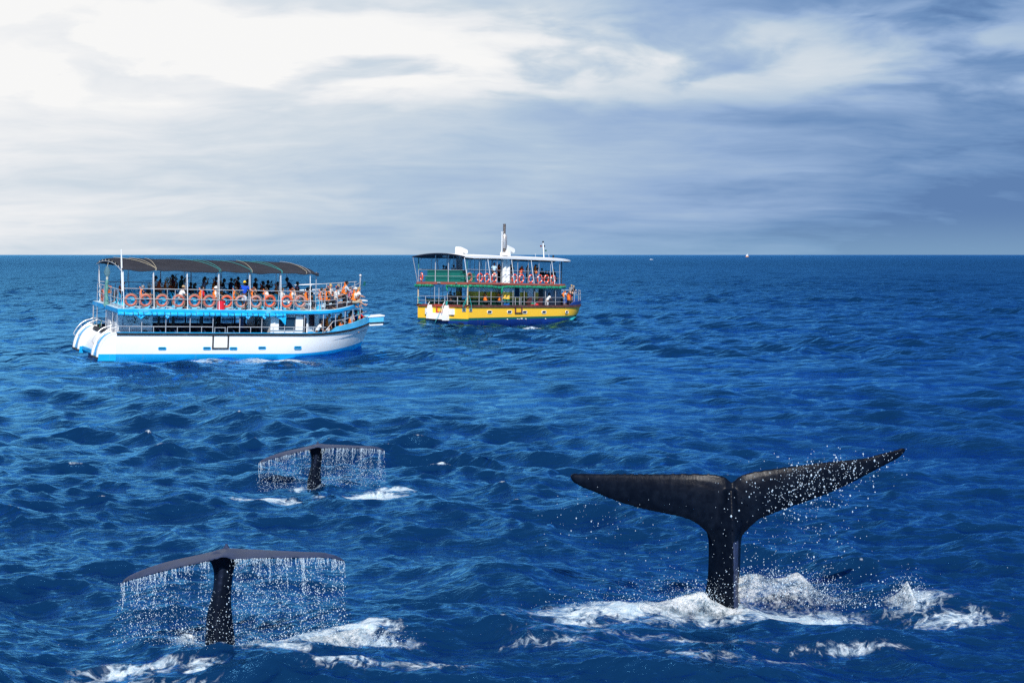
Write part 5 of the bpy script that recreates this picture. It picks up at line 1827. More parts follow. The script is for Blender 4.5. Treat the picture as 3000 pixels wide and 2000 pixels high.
def pose_joints(kind):
    P = {}
    seat = 0.46
    if kind.startswith('sit'):
        lean = {'sit_lean': 0.20, 'sit_edge': 0.10}.get(kind, -0.03)
        hip = Vector((0.10, 0, seat + 0.10))
        P['hip'] = hip
        P['chest'] = hip + Vector((lean, 0, 0.40))
        P['neck'] = hip + Vector((lean * 1.25, 0, 0.55))
        P['head'] = hip + Vector((lean * 1.25 + 0.035, 0, 0.73))
        for s, n in ((1, 'l'), (-1, 'r')):
            if kind == 'sit_edge':                         # legs stretched out over the edge
                P['knee' + n] = hip + Vector((0.46, 0.10 * s, -0.06 - 0.02 * s))
                P['ankle' + n] = hip + Vector((0.86, 0.12 * s, -0.26 + 0.02 * s))
                P['toe' + n] = hip + Vector((0.99, 0.13 * s, -0.16))
            else:
                P['knee' + n] = hip + Vector((0.44, 0.10 * s, 0.02))
                P['ankle' + n] = Vector((0.50, 0.11 * s, 0.08))
                P['toe' + n] = Vector((0.69, 0.13 * s, 0.035))
    elif kind == 'kneel':
        hip = Vector((0, 0, 0.56))
        P['hip'], P['chest'], P['neck'], P['head'] = hip, hip + Vector((0.10, 0, 0.40)), hip + Vector((0.14, 0, 0.55)), hip + Vector((0.18, 0, 0.73))
        for s, n in ((1, 'l'), (-1, 'r')):
            P['knee' + n], P['ankle' + n], P['toe' + n] = Vector((0.12, 0.1 * s, 0.10)), Vector((-0.30, 0.1 * s, 0.09)), Vector((-0.42, 0.1 * s, 0.04))
    else:
        bend = {'stand_lean': 0.24, 'stand_bend': 0.42}.get(kind, 0.02)
        hip = Vector((0, 0, 0.95))
        P['hip'] = hip
        P['chest'] = hip + Vector((bend, 0, 0.42 - bend * 0.25))
        P['neck'] = hip + Vector((bend * 1.35, 0, 0.57 - bend * 0.32))
        P['head'] = hip + Vector((bend * 1.45 + 0.03, 0, 0.75 - bend * 0.35))
        for s, n in ((1, 'l'), (-1, 'r')):
            st = 0.07 * s if kind != 'stand_watch' else 0.05 * s
            P['knee' + n] = Vector((0.04 + st * 0.5, 0.10 * s, 0.50))
            P['ankle' + n] = Vector((st * 0.6 - 0.02, 0.11 * s, 0.085))
            P['toe' + n] = Vector((st * 0.6 + 0.16, 0.14 * s, 0.035))
    c, k = P['chest'], P['neck']
    sl, sr = c + Vector((0, 0.19, 0.10)), c + Vector((0, -0.19, 0.10))
    h = P['head']
    # arms: l is away from the sun side, r towards it
    if kind in ('sit', 'sit_edge'):
        P['l'] = arm(sl, sl + Vector((0.05, 0.06, -0.28)), P['hip'] + Vector((0.30, 0.10, 0.16)))
        P['r'] = arm(sr, sr + Vector((0.05, -0.06, -0.28)), P['hip'] + Vector((0.32, -0.08, 0.17)))
    elif kind == 'sit_reach':
        P['l'] = arm(sl, sl + Vector((0.16, 0.05, -0.20)), sl + Vector((0.40, 0.0, -0.24)))
        P['r'] = arm(sr, sr + Vector((0.18, -0.05, -0.20)), sr + Vector((0.44, 0.0, -0.24)))
    elif kind == 'sit_photo':
        P['l'] = arm(sl, sl + Vector((0.20, 0.08, -0.12)), h + Vector((0.22, 0.06, 0.0)))
        P['r'] = arm(sr, sr + Vector((0.22, -0.08, -0.10)), h + Vector((0.24, -0.06, 0.0)))
    elif kind == 'sit_point':
        P['l'] = arm(sl, sl + Vector((0.05, 0.06, -0.28)), P['hip'] + Vector((0.30, 0.10, 0.16)))
        P['r'] = arm(sr, sr + Vector((0.27, -0.05, -0.06)), sr + Vector((0.53, -0.05, 0.04)))
    elif kind == 'sit_face':
        P['l'] = arm(sl, sl + Vector((0.05, 0.06, -0.28)), P['hip'] + Vector((0.30, 0.10, 0.16)))
        P['r'] = arm(sr, sr + Vector((0.20, -0.02, -0.24)), h + Vector((0.11, -0.07, -0.10)))
    elif kind == 'sit_lean':
        P['l'] = arm(sl, sl + Vector((0.18, 0.06, -0.22)), sl + Vector((0.40, 0.0, -0.22)))
        P['r'] = arm(sr, sr + Vector((0.16, -0.06, -0.24)), sr + Vector((0.38, 0.02, -0.28)))
    elif kind == 'kneel':
        P['l'] = arm(sl, sl + Vector((0.14, 0.06, -0.22)), sl + Vector((0.32, 0.02, -0.10)))
        P['r'] = arm(sr, sr + Vector((0.14, -0.06, -0.22)), sr + Vector((0.34, 0.04, -0.16)))
    elif kind == 'stand_hold':                             # one hand up on a post
        P['l'] = arm(sl, sl + Vector((0.18, 0.08, 0.08)), sl + Vector((0.30, 0.02, 0.30)))
        P['r'] = arm(sr, sr + Vector((0.03, -0.08, -0.29)), sr + Vector((0.12, -0.08, -0.52)))
    elif kind == 'stand_point':
        P['l'] = arm(sl, sl + Vector((0.26, 0.03, 0.04)), sl + Vector((0.52, 0.02, 0.18)))
        P['r'] = arm(sr, sr + Vector((0.03, -0.08, -0.29)), sr + Vector((0.12, -0.08, -0.52)))
    elif kind == 'stand_photo':
        P['l'] = arm(sl, sl + Vector((0.20, 0.08, -0.14)), h + Vector((0.20, 0.06, -0.02)))
        P['r'] = arm(sr, sr + Vector((0.20, -0.10, -0.14)), h + Vector((0.20, -0.06, -0.02)))
    elif kind in ('stand_lean', 'stand_bend'):
        P['l'] = arm(sl, sl + Vector((0.12, 0.05, -0.26)), sl + Vector((0.34, 0.0, -0.34)))
        P['r'] = arm(sr, sr + Vector((0.12, -0.05, -0.26)), sr + Vector((0.34, 0.02, -0.36)))
    elif kind == 'stand_watch':                            # arm on the rail behind, the other hanging
        P['l'] = arm(sl, sl + Vector((-0.02, 0.14, -0.26)), sl + Vector((0.06, 0.24, -0.46)))
        P['r'] = arm(sr, sr + Vector((-0.04, -0.12, -0.27)), sr + Vector((0.04, -0.16, -0.54)))
    elif kind == 'stand_belly':                            # hand on the belly
        P['l'] = arm(sl, sl + Vector((0.0, 0.13, -0.26)), sl + Vector((0.17, 0.02, -0.36)))
        P['r'] = arm(sr, sr + Vector((-0.04, -0.13, -0.26)), sr + Vector((0.10, -0.06, -0.44)))
    else:
        P['l'] = arm(sl, sl + Vector((0.02, 0.08, -0.29)), sl + Vector((0.10, 0.08, -0.54)))
        P['r'] = arm(sr, sr + Vector((0.02, -0.08, -0.29)), sr + Vector((0.12, -0.07, -0.54)))
    return P


KINDS = ['sit', 'sit_lean', 'sit_reach', 'sit_photo', 'sit_point', 'sit_face', 'sit_edge', 'kneel', 'stand', 'stand_hold', 'stand_point', 'stand_photo', 'stand_lean', 'stand_bend', 'stand_watch', 'stand_belly']
POSES = {k_: pose_joints(k_) for k_ in KINDS}


def skin_form(name, chains, root=0):
    """joints joined by edges -> skin modifier -> one smooth tapering surface"""
    vs, es, rs = [], [], []
    idx = {}
    for ch in chains:
        prev = None
        for p, r in ch:
            key = tuple(round(c, 4) for c in p)
            if key not in idx:
                idx[key] = len(vs)
                vs.append(tuple(p))
                rs.append(r)
            i = idx[key]
            if prev is not None and prev != i and (prev, i) not in es:
                es.append((prev, i))
            prev = i
    me = bpy.data.meshes.new(name)
    me.from_pydata(vs, es, [])
    o = bpy.data.objects.new(name, me)
    COL.objects.link(o)
    o.modifiers.new('skin', 'SKIN')
    sv = me.skin_vertices[0].data
    for i, r in enumerate(rs):
        rr = r if isinstance(r, tuple) else (r, r)
        sv[i].radius = rr
        sv[i].use_root = (i == root)
    sd = o.modifiers.new('sub', 'SUBSURF')
    sd.levels = sd.render_levels = 1
    return o


def lerp(a, b, t):
    return a + (b - a) * t


forms = {}
for k_, P in POSES.items():
    hip, ch, nk, hd = P['hip'], P['chest'], P['neck'], P['head']
    mid = lerp(hip, ch, 0.5) + Vector((-0.01, 0, 0))
    top = lerp(ch, nk, 0.72)
    base = [(hip, 0.135), (mid, 0.125), (ch, 0.145), (top, 0.085), (nk, 0.055), (lerp(nk, hd, 0.55), 0.055)]
    chains = [base]
    for n in 'lr':
        s_, e_, w_ = P[n]
        chains.append([(ch, 0.145), (s_, 0.062), (lerp(s_, e_, 0.5), 0.052), (e_, 0.042), (lerp(e_, w_, 0.4), 0.042), (w_, 0.028), (w_ + (w_ - e_).normalized() * 0.07, 0.034)])
        kn, an, to = P['knee' + n], P['ankle' + n], P['toe' + n]
        hj = hip + Vector((0.02, 0.095 if n == 'l' else -0.095, -0.06))
        chains.append([(hip, 0.135), (hj, 0.095), (lerp(hj, kn, 0.5), 0.082), (kn, 0.058), (lerp(kn, an, 0.35), 0.058), (an, 0.036), (to, 0.034)])
    forms[k_, 'body'] = skin_form('body', chains)
    g = 0.022
    sh = [[(lerp(hip, ch, -0.02), 0.135 + g), (mid, 0.13 + g), (ch, 0.148 + g), (top, 0.09 + g)]]
    lg = [[(lerp(hip, ch, -0.02), 0.135 + g), (mid, 0.13 + g), (ch, 0.148 + g), (top, 0.09 + g)]]
    tr = []
    so = []
    for n in 'lr':
        s_, e_, w_ = P[n]
        sh.append([(ch, 0.148 + g), (s_, 0.068 + g), (lerp(s_, e_, 0.66), 0.058 + g)])
        lg.append([(ch, 0.148 + g), (s_, 0.068 + g), (lerp(s_, e_, 0.5), 0.056 + g), (e_, 0.046 + g), (lerp(e_, w_, 0.85), 0.03 + g)])
        kn, an = P['knee' + n], P['ankle' + n]
        hj = hip + Vector((0.02, 0.095 if n == 'l' else -0.095, -0.06))
        tr.append([(hip + Vector((0, 0, 0.05)), 0.138 + g), (hip, 0.14 + g), (hj, 0.098 + g), (lerp(hj, kn, 0.5), 0.084 + g), (kn, 0.06 + g), (lerp(kn, an, 0.4), 0.058 + g), (lerp(kn, an, 0.92), 0.045 + g)])
        so.append([(hip + Vector((0, 0, 0.05)), 0.138 + g), (hip, 0.14 + g), (hj, 0.10 + g), (lerp(hj, kn, 0.5), 0.092 + g), (lerp(hj, kn, 0.92), 0.078 + g)])
    forms[k_, 'shirt'] = skin_form('shirt', sh)
    forms[k_, 'long_sleeved_shirt'] = skin_form('long_sleeved_shirt', lg)
    forms[k_, 'trousers'] = skin_form('trousers', tr)
    forms[k_, 'shorts'] = skin_form('shorts', so)
dg = bpy.context.evaluated_depsgraph_get()
dg.update()
MESH = {}
for key, o in forms.items():
    me = bpy.data.meshes.new_from_object(o.evaluated_get(dg))
    me.name = key[1]
    me.materials.clear()
    MESH[key] = me
for o in list(forms.values()):
    bpy.data.objects.remove(o)

EYE = mat('dark eye', (0.02, 0.015, 0.012), 0.2)
LIP = mat('lips', (0.30, 0.09, 0.075), 0.5)


def head_and_hands(P):
    """skull with brow, nose, chin and ears; eyes and mouth; palms with five bent fingers"""
    m_ = MB()
    h = P['head']
    rows = []
    for i in range(11):
        th = math.pi * i / 10
        row = []
        for j in range(16):
            an = 2 * math.pi * j / 16
            x, y, z = math.sin(th) * math.cos(an), math.sin(th) * math.sin(an), math.cos(th)
            w_ = 0.074 if z > -0.1 else 0.074 * (1 + 0.28 * (z + 0.1))
            px_ = x * 0.094 + (0.012 if z < 0 and x > 0 else 0)
            if x > 0.86 and abs(y) < 0.3:
                px_ += {5: 0.020, 6: 0.026, 4: 0.008, 8: 0.006}.get(i, 0) * (1 if abs(y) < 0.1 else 0.2)
            row.append((h.x + px_, h.y + y * w_, h.z + z * 0.118))
        rows.append(row)
    m_.grid(rows, 0, closed_u=True)
    for s in (-1, 1):
        m_.ball((h.x - 0.008, h.y + s * 0.076, h.z - 0.005), (0.018, 0.010, 0.030), 6, 4, 0)
        m_.ball((h.x + 0.083, h.y + s * 0.030, h.z + 0.012), (0.010, 0.012, 0.008), 6, 4, 1)
    m_.ball((h.x + 0.094, h.y, h.z - 0.058), (0.010, 0.024, 0.007), 6, 4, 2)
    for n in 'lr':
        s_, e_, w_ = P[n]
        d_ = (w_ - e_).normalized()
        side = d_.cross(Vector((0, 0, 1)))
        side = side.normalized() if side.length > 0.1 else Vector((0, 1, 0))
        up = side.cross(d_).normalized()
        base_ = w_ + d_ * 0.075
        for k, L_ in ((-1.5, 0.062), (-0.5, 0.075), (0.5, 0.072), (1.5, 0.055)):
            b_ = base_ + side * k * 0.017
            m_.tube([b_, b_ + d_ * L_ * 0.5 - up * 0.006, b_ + d_ * L_ * 0.8 - up * 0.028], [0.010, 0.009, 0.007], 4, 0)
        tb = w_ + d_ * 0.03 + side * (0.03 if n == 'r' else -0.03)
        m_.tube([tb, tb + d_ * 0.03 + side * (0.022 if n == 'r' else -0.022), tb + d_ * 0.058 + side * (0.022 if n == 'r' else -0.022) - up * 0.012], [0.012, 0.011, 0.008], 4, 0)
    return m_.mesh('head', [EYE, EYE, LIP], True)


BODY = {}
SKINS = {}
for k_, P in POSES.items():
    hm = head_and_hands(P)
    bm = bmesh.new()
    bm.from_mesh(MESH[k_, 'body'])
    for f in bm.faces:
        f.material_index = 0
    bm.from_mesh(hm)
    me = bpy.data.meshes.new('body')
    bm.to_mesh(me)
    bm.free()
    for m_ in (EYE, EYE, LIP):
        me.materials.append(m_)
    me.polygons.foreach_set('use_smooth', [True] * len(me.polygons))
    BODY[k_] = me
    for part in ('shirt', 'long_sleeved_shirt', 'trousers', 'shorts'):
        q = MESH[k_, part]
        q.materials.append(EYE)
        q.polygons.foreach_set('use_smooth', [True] * len(q.polygons))


def hair_mesh(style):
    m_ = MB()
    rows = []
    n = 9
    for i in range(n + 1):
        th = math.pi * 0.66 * i / n
        row = []
        for j in range(16):
            an = 2 * math.pi * j / 16
            c_ = math.cos(an)
            lim = 1.0
            t2 = th
            if c_ > 0.25:                                   # forehead stays free
                t2 = min(th, math.pi * (0.30 + 0.10 * (1 - c_)))
            bump_ = 1.0 + 0.05 * math.sin(7 * an + 3 * i) * (style != 'short')
            r_ = 1.09 * bump_
            row.append((math.sin(t2) * c_ * 0.098 * r_ - 0.006, math.sin(t2) * math.sin(an) * 0.083 * r_, math.cos(t2) * 0.126 * r_ + 0.004))
        rows.append(row)
    m_.grid(rows, 0, closed_u=True)
    if style == 'long':
        m_.tube([(-0.06, 0, 0.03), (-0.085, 0, -0.06), (-0.10, 0.0, -0.17), (-0.10, 0, -0.26)], [0.08, 0.085, 0.075, 0.035], 10)
    if style == 'bun':
        m_.ball((-0.05, 0, 0.135), 0.055, 8, 6)
    if style == 'curly':
        for j in range(14):
            an = 2 * math.pi * j / 14
            m_.ball((-0.03 + 0.075 * math.cos(an) * (0.9 if math.cos(an) < 0.4 else 0.4), 0.075 * math.sin(an), 0.06 + 0.03 * math.sin(3 * an)), 0.042, 6, 4)
    return m_.mesh('hair', [EYE], True)


HAIR = {s_: hair_mesh(s_) for s_ in ('short', 'long', 'bun', 'curly')}


def hat_mesh(style):
    m_ = MB()
    dome = []
    hgt = {'cap': 0.115, 'sunhat': 0.125, 'cowboy': 0.145, 'bucket': 0.12}[style]
    for i in range(6):
        t = i / 5
        r_ = math.cos(t * math.pi / 2 * 0.96) ** (0.55 if style != 'cap' else 0.75)
        dome.append([(math.cos(2 * math.pi * j / 16) * 0.112 * r_ - 0.006, math.sin(2 * math.pi * j / 16) * 0.094 * r_, 0.048 + hgt * t) for j in range(16)])
    m_.grid(dome, 0, closed_u=True)
    m_.add(dome[-1], [tuple(range(16))])
    if style == 'cap':
        pk = [(0.085, y, 0.052) for y in (-0.075, -0.04, 0.0, 0.04, 0.075)]
        fr_ = [(0.12 + 0.085 * math.cos(y * 17), y * 0.95, 0.040) for y in (-0.075, -0.04, 0.0, 0.04, 0.075)]
        m_.grid([pk, fr_])
        m_.grid([[(p[0], p[1], p[2] - 0.008) for p in pk], [(p[0], p[1], p[2] - 0.008) for p in fr_]])
    else:
        br = {'sunhat': 0.185, 'cowboy': 0.19, 'bucket': 0.150}[style]
        curl = {'sunhat': -0.02, 'cowboy': 0.03, 'bucket': -0.035}[style]
        ring = [[(math.cos(2 * math.pi * j / 16) * r_ - 0.006, math.sin(2 * math.pi * j / 16) * r_ * 0.9, 0.052 + dz2 + (abs(math.sin(2 * math.pi * j / 16)) * 0.025 if style == 'cowboy' and r_ > 0.13 else 0)) for j in range(16)] for r_, dz2 in ((0.108, 0), (br, curl), (br, curl - 0.008), (0.108, -0.01))]
        m_.grid(ring, 0, closed_u=True)
    return m_.mesh({'cap': 'cap', 'sunhat': 'sun_hat', 'cowboy': 'sun_hat', 'bucket': 'bucket_hat'}[style], [EYE], True)


HATS = {s_: hat_mesh(s_) for s_ in ('cap', 'sunhat', 'cowboy', 'bucket')}
JBLACK = mat('black webbing', (0.018, 0.018, 0.022), 0.7)


def jacket_mesh(P):
    """foam life jacket: padded vest with two dark belts and a raised collar behind the head"""
    m_ = MB()
    hip, ch, nk = P['hip'], P['chest'], P['neck']
    ax = (ch - hip).normalized()
    fw = Vector((1, 0, 0))
    fw = (fw - ax * fw.dot(ax)).normalized()
    sd = ax.cross(fw)
    rings = []
    for t, wx, wy in ((0.16, 0.20, 0.215), (0.30, 0.215, 0.225), (0.40, 0.205, 0.22), (0.44, 0.205, 0.22), (0.60, 0.22, 0.23), (0.68, 0.21, 0.225), (0.72, 0.21, 0.225), (0.90, 0.215, 0.225), (1.12, 0.19, 0.20), (1.27, 0.13, 0.15)):
        c = lerp(hip, ch, t)
        ring = []
        for j in range(16):
            an = 2 * math.pi * j / 16
            k = 1.0 - (0.16 if abs(math.sin(an)) > 0.92 and t > 0.8 else 0)
            ring.append(c + fw * math.cos(an) * wx * 0.92 + sd * math.sin(an) * wy * k)
        rings.append(ring)
    for i in range(len(rings) - 1):
        if i < 3:
            m_.grid([rings[i], rings[i + 1]], 1 if i == 2 else 0, closed_u=True)
        else:                                               # above the belts the sides are open for the arms
            for j0, j1 in ((-3, 4), (5, 12)):
                m_.grid([[r_[j % 16] for j in range(j0, j1)] for r_ in (rings[i], rings[i + 1])], 1 if i == 5 else 0)
    # collar pad standing behind the neck
    col = []
    for s, hgt in ((-1.0, 0.02), (-0.7, 0.10), (0, 0.17), (0.7, 0.10), (1.0, 0.02)):
        an = math.pi + s * 1.15
        b_ = nk + fw * (math.cos(an) * 0.125 - 0.01) + sd * math.sin(an) * 0.14 - ax * 0.06
        col.append((b_, b_ + ax * hgt * 1.55 - fw * 0.05 * (hgt > 0.05)))
    inner = [[p - fw * -0.03 for p in (a, b_)] for a, b_ in col]
    m_.grid([[a for a, b_ in col], [b_ for a, b_ in col], [q[1] for q in inner], [q[0] for q in inner]])
    m_.add([col[0][0], col[0][1], inner[0][1], inner[0][0]], [(0, 1, 2, 3)])
    m_.add([col[-1][0], col[-1][1], inner[-1][1], inner[-1][0]], [(3, 2, 1, 0)])
    return m_.mesh('life_jacket', [EYE, JBLACK], True)


JACKET = {k_: jacket_mesh(P) for k_, P in POSES.items()}
GLASSES = MB().box(0.075, 0.108, -0.075, 0.075, 0.0, 0.032).box(-0.01, 0.08, 0.078, 0.084, 0.014, 0.026).box(-0.01, 0.08, -0.084, -0.078, 0.014, 0.026).mesh('sunglasses', [INK])
BEARD = MB().ball((0.052, 0, -0.068), (0.056, 0.068, 0.052), 10, 6).mesh('beard', [EYE], True)
CAMERA = MB().box(-0.03, 0.03, -0.065, 0.065, -0.045, 0.045).tube([(0.03, 0, 0), (0.12, 0, 0)], 0.035, 8).mesh('camera', [INK])

SKINC = {'fair': (0.52, 0.30, 0.21), 'tan': (0.40, 0.21, 0.13), 'brown': (0.20, 0.095, 0.055), 'dark': (0.085, 0.042, 0.028)}
HAIRC = {'black': (0.010, 0.009, 0.009), 'brown': (0.055, 0.028, 0.016), 'red': (0.13, 0.035, 0.015), 'blond': (0.42, 0.29, 0.13), 'grey': (0.22, 0.22, 0.22), 'greyblond': (0.33, 0.27, 0.19)}
CLOTH = {'white': (0.74, 0.74, 0.74), 'black': (0.018, 0.018, 0.022), 'navy': (0.012, 0.020, 0.065), 'royal': (0.010, 0.075, 0.52), 'grey': (0.20, 0.21, 0.23), 'palegrey': (0.45, 0.46, 0.50), 'lavender': (0.36, 0.35, 0.50),
         'maroon': (0.10, 0.018, 0.028), 'red': (0.60, 0.015, 0.025), 'olive': (0.13, 0.115, 0.065), 'green': (0.03, 0.10, 0.08), 'denim': (0.06, 0.10, 0.20), 'khaki': (0.42, 0.36, 0.27), 'yellow': (0.85, 0.52, 0.03), 'tan': (0.45, 0.33, 0.19), 'pink': (0.60, 0.18, 0.25), 'purple': (0.10, 0.025, 0.06), 'brown': (0.08, 0.05, 0.035), 'paleblue': (0.50, 0.66, 0.76), 'cream': (0.72, 0.68, 0.60), 'charcoal': (0.06, 0.06, 0.07)}
ORANGE = mat('orange life jacket', (0.92, 0.20, 0.022), 0.75, vary=0.12, scale=9.0, spec=0.25)
REDORANGE = mat('red orange life jacket', (0.68, 0.085, 0.02), 0.75, vary=0.15, scale=9.0, spec=0.25)


def cmat(kind, c):
    if kind == 'skin':
        return mat('skin ' + c, SKINC[c], 0.5, vary=0.08, scale=20.0, spec=0.3)
    if kind == 'hair':
        return mat('hair ' + c, HAIRC[c], 0.5, vary=0.3, scale=40.0)
    return mat('cloth ' + c, CLOTH[c], 0.85, vary=0.14, scale=12.0, spec=0.2, bump=0.3, bscale=30.0)


STRIPED = None


def place_person(boat, x, y, z, pose, label, shirt='white', legs=('trousers', 'charcoal'), skin='tan', hair=('short', 'black'), hat=None, jacket=None, glasses=False, beard=False, holds=None, yaw=0.0, size=1.0, group='passengers on the white boat', long=False, head=0.0):
    P = POSES[pose]
    M = boat @ Matrix.Translation((x, y, z)) @ Matrix.Rotation(R(yaw), 4, 'Z') @ Matrix.Scale(size, 4)
    root = empty('person', M)
    tag(root, label, 'person', group)

    def part(name, me, mats, local=None):
        o = bpy.data.objects.new(name, me)
        link(o, root)
        if local is not None:
            o.matrix_local = local
        for i, m_ in enumerate(mats):
            o.material_slots[i].link = 'OBJECT'
            o.material_slots[i].material = m_
        return o

    part('body', BODY[pose], [cmat('skin', skin)])
    part('long_sleeved_shirt' if long else 'shirt', MESH[pose, 'long_sleeved_shirt' if long else 'shirt'], [cmat('cloth', shirt)])
    part(legs[0], MESH[pose, legs[0]], [cmat('cloth', legs[1])])
    H = Matrix.Translation(P['head'])
    if hair:
        part('hair', HAIR[hair[0]], [cmat('hair', hair[1])], H)
    if hat:
        part('hat', HATS[hat[0]], [cmat('cloth', hat[1])], H)
    if jacket:
        part('life_jacket', JACKET[pose], [ORANGE if jacket == 'orange' else REDORANGE])
    if glasses:
        part('sunglasses', GLASSES, [INK], H)
    if beard:
        part('beard', BEARD, [cmat('hair', 'black')], H)
    return root


def head_at(boatM, px, py, yv, z_ground, pose, size=1.0, yaw=0.0):
    """local x for a figure whose head shows at that pixel on that lengthwise plane"""
    h = POSES[pose]['head']
    x, z = local_xz(boatM, px, py, yv)
    return x - math.cos(R(yaw)) * h.x * size


UD = 3.04                                                    # upper deck of the white boat
SB = []


def W(px, y, pose, label, dz=0.0, **kw):
    """a passenger of the white boat's upper deck; px is where the head shows"""
    size, yaw = kw.get('size', 1.0), kw.get('yaw', 0.0)
    gz = kw.pop('ground', None)
    x = 8.0
    h = POSES[pose]['head']
    for _ in range(3):
        z0 = gz if gz is not None else deck_z(x)
        p = white_boat.matrix_world @ Vector((x, y, z0 + h.z * size))
        q = p - Vector((0, 0, CAM_H))
        py = 1000 - FPX * (q.y * SP + q.z * CP) / (q.y * CP - q.z * SP)
        x = local_xz(white_boat.matrix_world, px, py, y)[0] - math.cos(R(yaw)) * h.x * size
    z0 = gz if gz is not None else deck_z(x)
    return place_person(white_boat.matrix_world, x, y, z0 + dz, pose, label, **kw)


NJ = 'orange'
# the row along the rail
W(419, -2.05, 'sit_reach', 'grey haired person in sunglasses, navy shirt and orange life jacket behind the second life ring', shirt='navy', skin='tan', hair=('short', 'grey'), glasses=True, jacket=NJ, legs=('shorts', 'navy'))
W(437, -1.35, 'sit', 'person in a pale sun hat seated just beyond the grey haired person in sunglasses', shirt='charcoal', hair=('short', 'grey'), hat=('sunhat', 'cream'), jacket=None)
W(538, -2.05, 'sit_lean', 'person in tan cap and white shirt bending over the rail behind the fourth life ring', shirt='white', hat=('cap', 'tan'), hair=('short', 'brown'), legs=('trousers', 'black'))
W(593, -2.05, 'sit', 'person in a bright red jacket with dark hair seated behind the fifth life ring', shirt='red', long=True, skin='fair', hair=('curly', 'black'), jacket=NJ, legs=('trousers', 'black'))
W(633, -2.05, 'sit_reach', 'person in white hat, white shirt and orange life jacket seated left of the red bin', shirt='white', skin='fair', hair=('short', 'grey'), hat=('bucket', 'white'), jacket=NJ, glasses=True, legs=('shorts', 'black'))
W(691, -2.05, 'sit_reach', 'bearded person in olive shirt and orange life jacket left of the yellow capped crew member', shirt='olive', skin='brown', hair=('short', 'black'), beard=True, jacket=NJ, long=True, legs=('trousers', 'black'))
W(716, -2.66, 'stand_watch', 'crew member in royal blue polo shirt, yellow cap and grey shorts standing at the rail', shirt='royal', skin='dark', hair=('short', 'black'), hat=('cap', 'yellow'), legs=('shorts', 'palegrey'), yaw=-125, glasses=True, size=1.0, group='crew of the white boat')
W(744, -2.05, 'sit_face', 'red haired person in black with an orange life jacket right of the yellow cap', shirt='black', skin='fair', hair=('long', 'red'), jacket=NJ, long=True, legs=('trousers', 'brown'))
W(780, -2.05, 'sit', 'dark haired person in white tee shirt and bright orange life jacket, right of red hair', shirt='white', skin='tan', hair=('short', 'black'), jacket=NJ, legs=('shorts', 'black'), yaw=12)
W(827, -2.05, 'sit_reach', 'dark haired person in a white top stretching both arms forward behind the tenth life ring', shirt='white', skin='fair', hair=('short', 'black'), jacket=None, legs=('trousers', 'white'))
W(858, -2.05, 'sit_face', 'person with long brown hair and a white tee shirt behind the eleventh life ring', shirt='white', skin='fair', hair=('long', 'red'), jacket=NJ, legs=('trousers', 'khaki'))
W(869, -1.35, 'sit_point', 'person in a pink cap stretching one arm forward under the canopy', shirt='palegrey', skin='fair', hair=('long', 'brown'), hat=('cap', 'pink'), jacket='dark', glasses=True)
W(901, -1.75, 'sit_reach', 'dark haired person in a maroon shirt leaning forward beside the front canopy post', shirt='maroon', skin='tan', hair=('short', 'black'), jacket=NJ)
W(910, -0.9, 'sit_reach', 'bearded person just beyond the maroon shirt beside the front canopy post', shirt='black', skin='brown', hair=('curly', 'black'), beard=True, jacket=NJ)
# on the open foredeck
W(943, -1.9, 'sit_photo', 'person raising both hands with a camera, orange life jacket, first on the open foredeck', shirt='black', skin='fair', hair=('short', 'black'), jacket=NJ)
W(961, -2.2, 'sit_reach', 'person in black jacket, dark sun hat and orange life jacket on the open foredeck', shirt='black', long=True, skin='fair', hair=('long', 'black'), hat=('sunhat', 'charcoal'), jacket=NJ, legs=('trousers', 'black'))
W(969, -1.1, 'sit_reach', 'blond person with tied hair and pale top behind the dark sun hat', shirt='white', skin='fair', hair=('bun', 'blond'), jacket=NJ, legs=('shorts', 'denim'), dz=0.12)
W(993, -0.6, 'sit_reach', 'grey blond person far behind the railing in the middle of the open foredeck', shirt='paleblue', skin='fair', hair=('curly', 'greyblond'), jacket=NJ)
W(990, -2.0, 'kneel', 'person in a navy cap and white printed tee shirt kneeling at the foredeck railing', shirt='white', skin='tan', hair=('short', 'black'), hat=('cap', 'navy'), jacket=None, legs=('shorts', 'denim'))
W(1016, -1.75, 'kneel', 'person with curly black hair, grey shirt and orange life jacket kneeling at the bow', shirt='palegrey', long=True, skin='tan', hair=('curly', 'black'), jacket=NJ, legs=('shorts', 'black'), dz=0.22, size=1.05, glasses=True)
W(1026, -1.2, 'sit', 'person in navy cap and pink top between the curly hair and white sun hat', shirt='pink', skin='fair', hair=('short', 'brown'), hat=('cap', 'navy'), jacket=None, legs=('shorts', 'denim'), dz=-0.15)
W(1043, -1.35, 'sit_edge', 'person in white sun hat and pale shirt with bare legs stretched over the bow edge', shirt='cream', skin='fair', hair=('short', 'greyblond'), hat=('cowboy', 'white'), jacket=NJ, legs=('shorts', 'khaki'), dz=-0.30)
W(1053, -0.7, 'sit_lean', 'fair haired person holding something at the very bow beyond the white sun hat', shirt='white', skin='fair', hair=('curly', 'blond'), jacket=NJ, legs=('shorts', 'khaki'), dz=-0.35)
